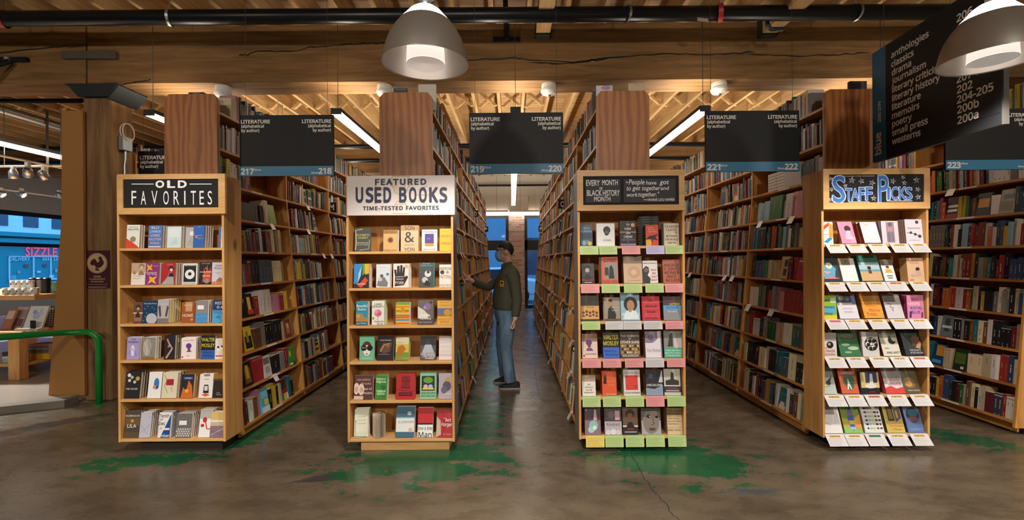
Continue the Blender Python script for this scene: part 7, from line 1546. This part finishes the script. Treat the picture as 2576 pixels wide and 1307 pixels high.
# lights of the gift shop
t = empty('fluorescent_light', (-7.95, 5.6, 3.42), 'long bright fluorescent light over the gift shop corner', 'light')
bx(-.08, 0, .02, .08, 4.2, .07).build('housing', M['grey_metal'], t); bx(-.078, .01, -.02, .078, 4.19, .02).build('lens', M['tube_down'], t)
for y in (.3, 3.9): MB().tube([(0, y, .07), (0, y, ZJ - 3.42)], .004, 5).build('wire', M['wire'], t)
def track(p, q, lab):
    t = empty('light_track', p, lab, 'track', 'spot light tracks'); d = Vector(q) - Vector(p); MB().tube([(0, 0, 0), tuple(d)], .018, 4).build('rail', M['white_plastic'], t)
    MB().tube([(d.x * .5, d.y * .5, 0), (d.x * .5, d.y * .5, ZJ - p[2])], .006, 6).build('rod', M['grey_metal'], t)
track((-7.32, 5.3, 3.10), (-7.32, 9.5, 3.10), 'pale spot light track running back through the gift shop')
track((-9.4, 7.25, 3.10), (-6.75, 7.25, 3.10), 'pale spot light track running across the gift shop')
track((-10.05, 7.8, 3.02), (-10.05, 13.0, 3.02), 'pale spot light track near the street window')
def tspot(px, py, Y, z, rot, lit, lab):
    X, Z = W(px, py, Y); t = empty('track_spot', (X, Y, Z), lab, 'spot light', 'gift shop track spots')
    mb = MB(); mb.lathe([(.035, .09), (.055, .05), (.06, -.06), (.055, -.06), (.05, .04)], 20); o = mb.build('head', M['zinc'], t, smooth=True); o.rotation_euler = rot
    b = MB().lathe([(0, -.045), (.054, -.045)], 20).build('lamp_face', M['spot_glow'] if lit else M['alu_in'], o)
    bx(-.025, -.025, .06, .025, .025, z - Z if z - Z > .1 else .12).build('bracket', M['white_plastic'], t)
tspot(34, 440, 7.2, 3.085, (.15, 0, 0), False, 'silver track spot pointing down, beside the crossing tracks')
tspot(70, 434, 6.9, 3.085, (.6, .7, 0), False, 'silver track spot tilted sideways under the crossing tracks')
tspot(111, 442, 7.25, 3.085, (.5, -.3, 0), True, 'lit track spot flaring beside the tan end panel')
tspot(2, 487, 8.95, 3.01, (.2, -.9, 0), True, 'lit track spot at the picture edge over the street window')
tspot(54, 488, 9.33, 3.01, (.2, -1.0, 0), True, 'lit track spot aimed away over the street window')
tspot(149, 492, 10.1, 3.01, (.3, -.3, 0), True, 'lit track spot close to the tan end panel edge')
spot('shop_light', (-8.2, 6.6, 3.3), 420, .2, 1.95, (1, .95, .9))
# ------------------------------------------------------------------ the man browsing
P0 = (-.02, 5.60, 0)
man = empty('person', P0, 'person in dark olive shirt, jeans and blue face mask reaching to the bookshelf', 'person')
def local(v): return (v[0] - P0[0], v[1] - P0[1], v[2])
def limb(mb, pts, rr, n=16): mb.tube([local(p) for p in pts], rr, n)
def rings(mb, rs): mb.loft([(x - P0[0], y - P0[1], z, a, b) for x, y, z, a, b in rs], 24)
def remesh(o, vox, it=6, fac=.6):
    m = o.modifiers.new('fuse', 'REMESH'); m.mode = 'VOXEL'; m.voxel_size = vox; m.use_smooth_shade = True
    s = o.modifiers.new('smooth', 'SMOOTH'); s.factor = fac; s.iterations = it
    return o
YN, YFAR = 5.44, 5.78
# jeans
M['denim'] = wood('denim', '#445a72', '#7890a8', (3, 3, 1.6), 2.2, .85, spec=.15)
M['shirt'] = plain('olive_shirt', '#4a493a', .85, vary=.25, vscale=60)
M['skin'] = plain('skin', '#d4a488', .5)
M['hair'] = plain('dark_hair', '#17130f', .65, vary=.4, vscale=80)
M['shoe'] = plain('dark_shoe', '#15161b', .7); M['sole'] = plain('pale_sole', '#a8988a', .6); M['mask'] = plain('blue_mask', '#86c6ee', .7)
mb = MB()
rings(mb, [(-.085, 5.61, .99, .135, .165), (-.085, 5.61, .95, .142, .175), (-.075, 5.61, .88, .147, .182), (-.07, 5.61, .80, .13, .175)])
limb(mb, [(-.06, 5.525, .90), (-.07, 5.515, .72), (-.085, 5.51, .50), (-.06, 5.50, .30), (-.03, 5.49, .075)], [.105, .1, .08, .071, .075])
limb(mb, [(-.08, 5.70, .90), (-.11, 5.72, .72), (-.135, 5.73, .50), (-.12, 5.75, .30), (-.10, 5.76, .085)], [.105, .1, .078, .07, .072])
remesh(mb.build('jeans', M['denim'], man), .011)
# shirt with both sleeves
mb = MB()
rings(mb, [(-.08, 5.61, .93, .135, .17), (-.085, 5.61, .98, .152, .19), (-.08, 5.61, 1.05, .165, .2), (-.072, 5.61, 1.15, .168, .205), (-.05, 5.61, 1.27, .155, .208), (-.04, 5.61, 1.36, .14, .2), (-.035, 5.61, 1.42, .115, .17), (-.045, 5.61, 1.465, .085, .105), (-.058, 5.61, 1.495, .068, .072)])
limb(mb, [(-.02, 5.45, 1.395), (.03, 5.405, 1.29), (.055, 5.385, 1.10), (.05, 5.385, .99), (.035, 5.385, .885)], [.075, .072, .06, .056, .05])
limb(mb, [(-.03, 5.76, 1.39), (-.14, 5.80, 1.30), (-.31, 5.78, 1.21), (-.41, 5.72, 1.245), (-.485, 5.68, 1.285)], [.075, .07, .058, .052, .047])
remesh(mb.build('shirt', M['shirt'], man), .011, 4)
for s in (-1, 1):
    mb = MB().prism([(-.135, 1.462), (-.13, 1.50), (-.02, 1.535), (.01, 1.51), (-.05, 1.47)], lambda a, b, d, s=s: local((a, 5.61 + s * (.052 + d + max(0, .02 * (1.5 - b) / .04)), b)), 0, .006)
    mb.build('collar', M['shirt'], man, bevel=.002)
# body: head, neck, arms and hands in one continuous skin
mb = MB(); HX, HY, HZ = -.088, 5.61, 1.655
mb.ball(local((HX + .004, HY, HZ + .022)), (.098, .077, .098), 28, 18)
mb.ball(local((HX - .028, HY, HZ - .055)), (.066, .06, .075), 24, 14)
mb.tube([local((HX - .082, HY, HZ + .01)), local((HX - .105, HY, HZ - .028)), local((HX - .085, HY, HZ - .04))], [.011, .015, .011], 12)
mb.ball(local((HX - .078, HY, HZ + .022)), (.02, .055, .012), 14, 8)
mb.ball(local((HX - .07, HY, HZ - .105)), (.026, .03, .022), 14, 8)
limb(mb, [(-.04, 5.61, 1.44), (-.05, 5.61, 1.52), (HX + .022, 5.61, 1.60)], [.062, .056, .058])
for s in (-1, 1):
    mb.ball(local((HX + .018, HY + s * .078, HZ - .008)), (.022, .010, .034), 14, 10)
limb(mb, [(-.04, 5.61, 1.44), (-.045, 5.61, 1.30), (-.06, 5.61, 1.15), (-.08, 5.61, .98)], [.08, .11, .12, .11])
limb(mb, [(-.04, 5.58, 1.38), (-.02, 5.45, 1.37), (.045, 5.40, 1.2), (.055, 5.385, 1.08), (.035, 5.385, .88), (.03, 5.385, .84)], [.05, .045, .04, .038, .029, .028])
limb(mb, [(-.04, 5.64, 1.38), (-.03, 5.75, 1.37), (-.16, 5.795, 1.285), (-.31, 5.78, 1.21), (-.49, 5.68, 1.285), (-.515, 5.672, 1.298)], [.05, .045, .04, .037, .028, .028])
# hanging hand, loosely closed
mb.tube([local(p) for p in ((.03, 5.385, .865), (.024, 5.385, .83), (.014, 5.385, .79))], [(.021, .028), (.02, .040), (.018, .043)], 16)
for k, (dy, L) in enumerate(((-.033, .060), (-.011, .068), (.011, .066), (.032, .054))):
    x0, z0 = .016, .797; y = 5.385 + dy
    mb.tube([local((x0 + .006, y, z0)), local((x0 + .004, y, z0 - L * .55)), local((x0 - .012, y, z0 - L * .92)), local((x0 - .034, y, z0 - L * .80)), local((x0 - .042, y, z0 - L * .55))], [.0105, .0105, .010, .0092, .008], 12)
mb.tube([local((.022, 5.352, .842)), local((.006, 5.341, .815)), local((-.004, 5.340, .788)), local((-.008, 5.346, .764))], [.0125, .012, .0105, .0085], 12)
# reaching hand: palm to the books, fingers up and spread
W0 = Vector((-.515, 5.672, 1.298))
mb.tube([local(W0), local(W0 + Vector((-.032, -.004, .022))), local(W0 + Vector((-.06, -.006, .045)))], [(.022, .026), (.018, .040), (.015, .042)], 16)
for k, (dy, dx, L) in enumerate(((-.034, -.012, .070), (-.012, -.008, .080), (.012, -.010, .076), (.033, -.016, .060))):
    b = W0 + Vector((-.058, dy - .006, .043)); u = Vector((-.42 + dx, dy * 5.0, .88)).normalized()
    mb.tube([local(b), local(b + u * L * .5), local(b + u * L * .8 + Vector((-.004, 0, 0))), local(b + u * L + Vector((-.008, 0, 0)))], [.0098, .0092, .0086, .007], 10)
b = W0 + Vector((-.02, -.03, .008)); mb.tube([local(b), local(b + Vector((-.03, -.02, .002))), local(b + Vector((-.058, -.026, .004))), local(b + Vector((-.078, -.026, .008)))], [.012, .011, .0098, .008], 10)
remesh(mb.build('body', M['skin'], man), .0034, 3, .5)
# hair: a short cap, cut square at the nape
mb = MB()
vsr, n, kk = [], 36, 16
for i in range(kk + 1):
    for j in range(n):
        q = 2 * PI * j / n
        cx = math.cos(q); low = .90 + .42 * max(0, cx) - .16 * max(0, -cx) + .05 * math.sin(7 * q)
        p = PI * .5 * (i / kk) * low * 1.08
        r = 1.06 + .014 * math.sin(9 * q + 5 * p) + .010 * math.sin(17 * q - 6 * p)
        vsr.append(local((HX + .008 + .098 * r * math.sin(p) * cx, HY + .078 * r * math.sin(p) * math.sin(q), HZ + .022 + .106 * r * math.cos(p))))
fsr = [(i * n + j, (i + 1) * n + j, (i + 1) * n + (j + 1) % n, i * n + (j + 1) % n) for i in range(kk) for j in range(n)]
mb.add(vsr, fsr); o = mb.build('hair', M['hair'], man, smooth=True); m = o.modifiers.new('solid', 'SOLIDIFY'); m.thickness = .012; m.offset = -1
tx = o.modifiers.new('sub', 'SUBSURF'); tx.levels = 1; tx.render_levels = 1
# mask with ear loops
mb = MB(); vs_, fs_ = [], []
for i in range(7):
    z = HZ + .006 - i * .0185
    bulge = .012 * math.sin(PI * (i + .6) / 7.2) + .004 * (i % 2)
    for j in range(13):
        a = -1.25 + 2.5 * j / 12
        vs_.append(local((HX - .030 - (.078 + bulge - .004 * max(0, i - 4)) * math.cos(a) + (.0 if i < 5 else .004), HY + .068 * math.sin(a), z)))
for i in range(6):
    for j in range(12): fs_.append((i * 13 + j, i * 13 + j + 1, (i + 1) * 13 + j + 1, (i + 1) * 13 + j))
mb.add(vs_, fs_); o = mb.build('face_mask', M['mask'], man, smooth=True); m = o.modifiers.new('solid', 'SOLIDIFY'); m.thickness = .003
for s in (-1, 1):
    MB().tube([local((HX - .05, HY + s * .068, HZ - .002)), local((HX + .0, HY + s * .081, HZ + .018)), local((HX + .03, HY + s * .086, HZ + .012)), local((HX + .03, HY + s * .085, HZ - .03)), local((HX - .04, HY + s * .07, HZ - .085))], .0016, 6).build('ear_loop', M['mask'], man)
# glasses
t = MB()
for s in (-1, 1):
    t.tube([local((HX - .096, HY + s * (.033 + .024 * math.cos(q)), HZ + .018 + .017 * math.sin(q))) for q in [k * PI / 8 for k in range(17)]], .003, 6, cap=False)
    t.tube([local((HX - .094, HY + s * .058, HZ + .024)), local((HX - .05, HY + s * .075, HZ + .024)), local((HX + .015, HY + s * .083, HZ + .02))], .003, 6)
t.tube([local((HX - .1, HY - .009, HZ + .02)), local((HX - .1, HY + .009, HZ + .02))], .003, 6)
g = t.build('glasses', M['black_metal'], man)
for s in (-1, 1):
    o = MB().lathe([(0, 0), (.022, 0)], 16).build('lens', plain('dark_lens', '#23222a', .1), g); o.location = local((HX - .097, HY + s * .033, HZ + .018)); o.rotation_euler = (0, PI / 2, 0); o.scale = (.72, 1, 1)
# badge on the chest
mb = MB(); mb.box(-.027, -.002, -.036, .027, .0, .036, rgb('#e0a520')); mb.box(-.016, -.0028, -.004, .016, -.002, .024, rgb('#3a2a14')); mb.box(-.018, -.0028, -.026, .018, -.002, -.014, rgb('#8a6414'))
o = mb.build('badge', M['print'], man); o.location = local((-.122, 5.409, 1.27)); o.rotation_euler = (.05, .1, -.55)
# shoes
def shoe(x0, x1, y, z, name='shoe'):
    mb = MB(); L = x1 - x0; vs_, fs_ = [], []
    secs = [(0, .012, .022), (.06, .034, .04), (.2, .045, .052), (.4, .043, .068), (.6, .038, .088), (.8, .037, .092), (.95, .033, .088), (1, .02, .07)]
    n = 14
    for f, wd, ht in secs:
        for j in range(n):
            q = PI * j / (n - 1); vs_.append(local((x0 + L * f, y + wd * math.cos(q), z + .018 + (ht - .018) * max(0.0, math.sin(q)) ** .7)))
    for i in range(len(secs) - 1):
        for j in range(n - 1): fs_.append((i * n + j, i * n + j + 1, (i + 1) * n + j + 1, (i + 1) * n + j))
    fs_ += [tuple(range(n)), tuple(range((len(secs) - 1) * n, len(secs) * n))]
    mb.add(vs_, fs_); s = mb.build('shoe', M['shoe'], man, smooth=True); m = s.modifiers.new('sub', 'SUBSURF'); m.levels = 1; m.render_levels = 1
    out = [(f, wd + .003) for f, wd, _ in secs]
    poly = [(x0 - .004 + (L + .008) * f, y + w_) for f, w_ in out] + [(x0 - .004 + (L + .008) * f, y - w_) for f, w_ in out[::-1]]
    MB().prism([(a - P0[0], b - P0[1]) for a, b in poly], lambda a, b, d: (a, b, d), z, z + .018).build('sole', M['sole'], s)
    MB().tube([local((x0 + L * .32, y - .02, z + .075)), local((x0 + L * .42, y + .02, z + .085)), local((x0 + L * .5, y - .02, z + .095)), local((x0 + L * .58, y + .02, z + .1))], .003, 5).build('lace', M['black_metal'], s)
shoe(-.17, .085, 5.49, .0005); shoe(-.245, .0, 5.76, .0005)
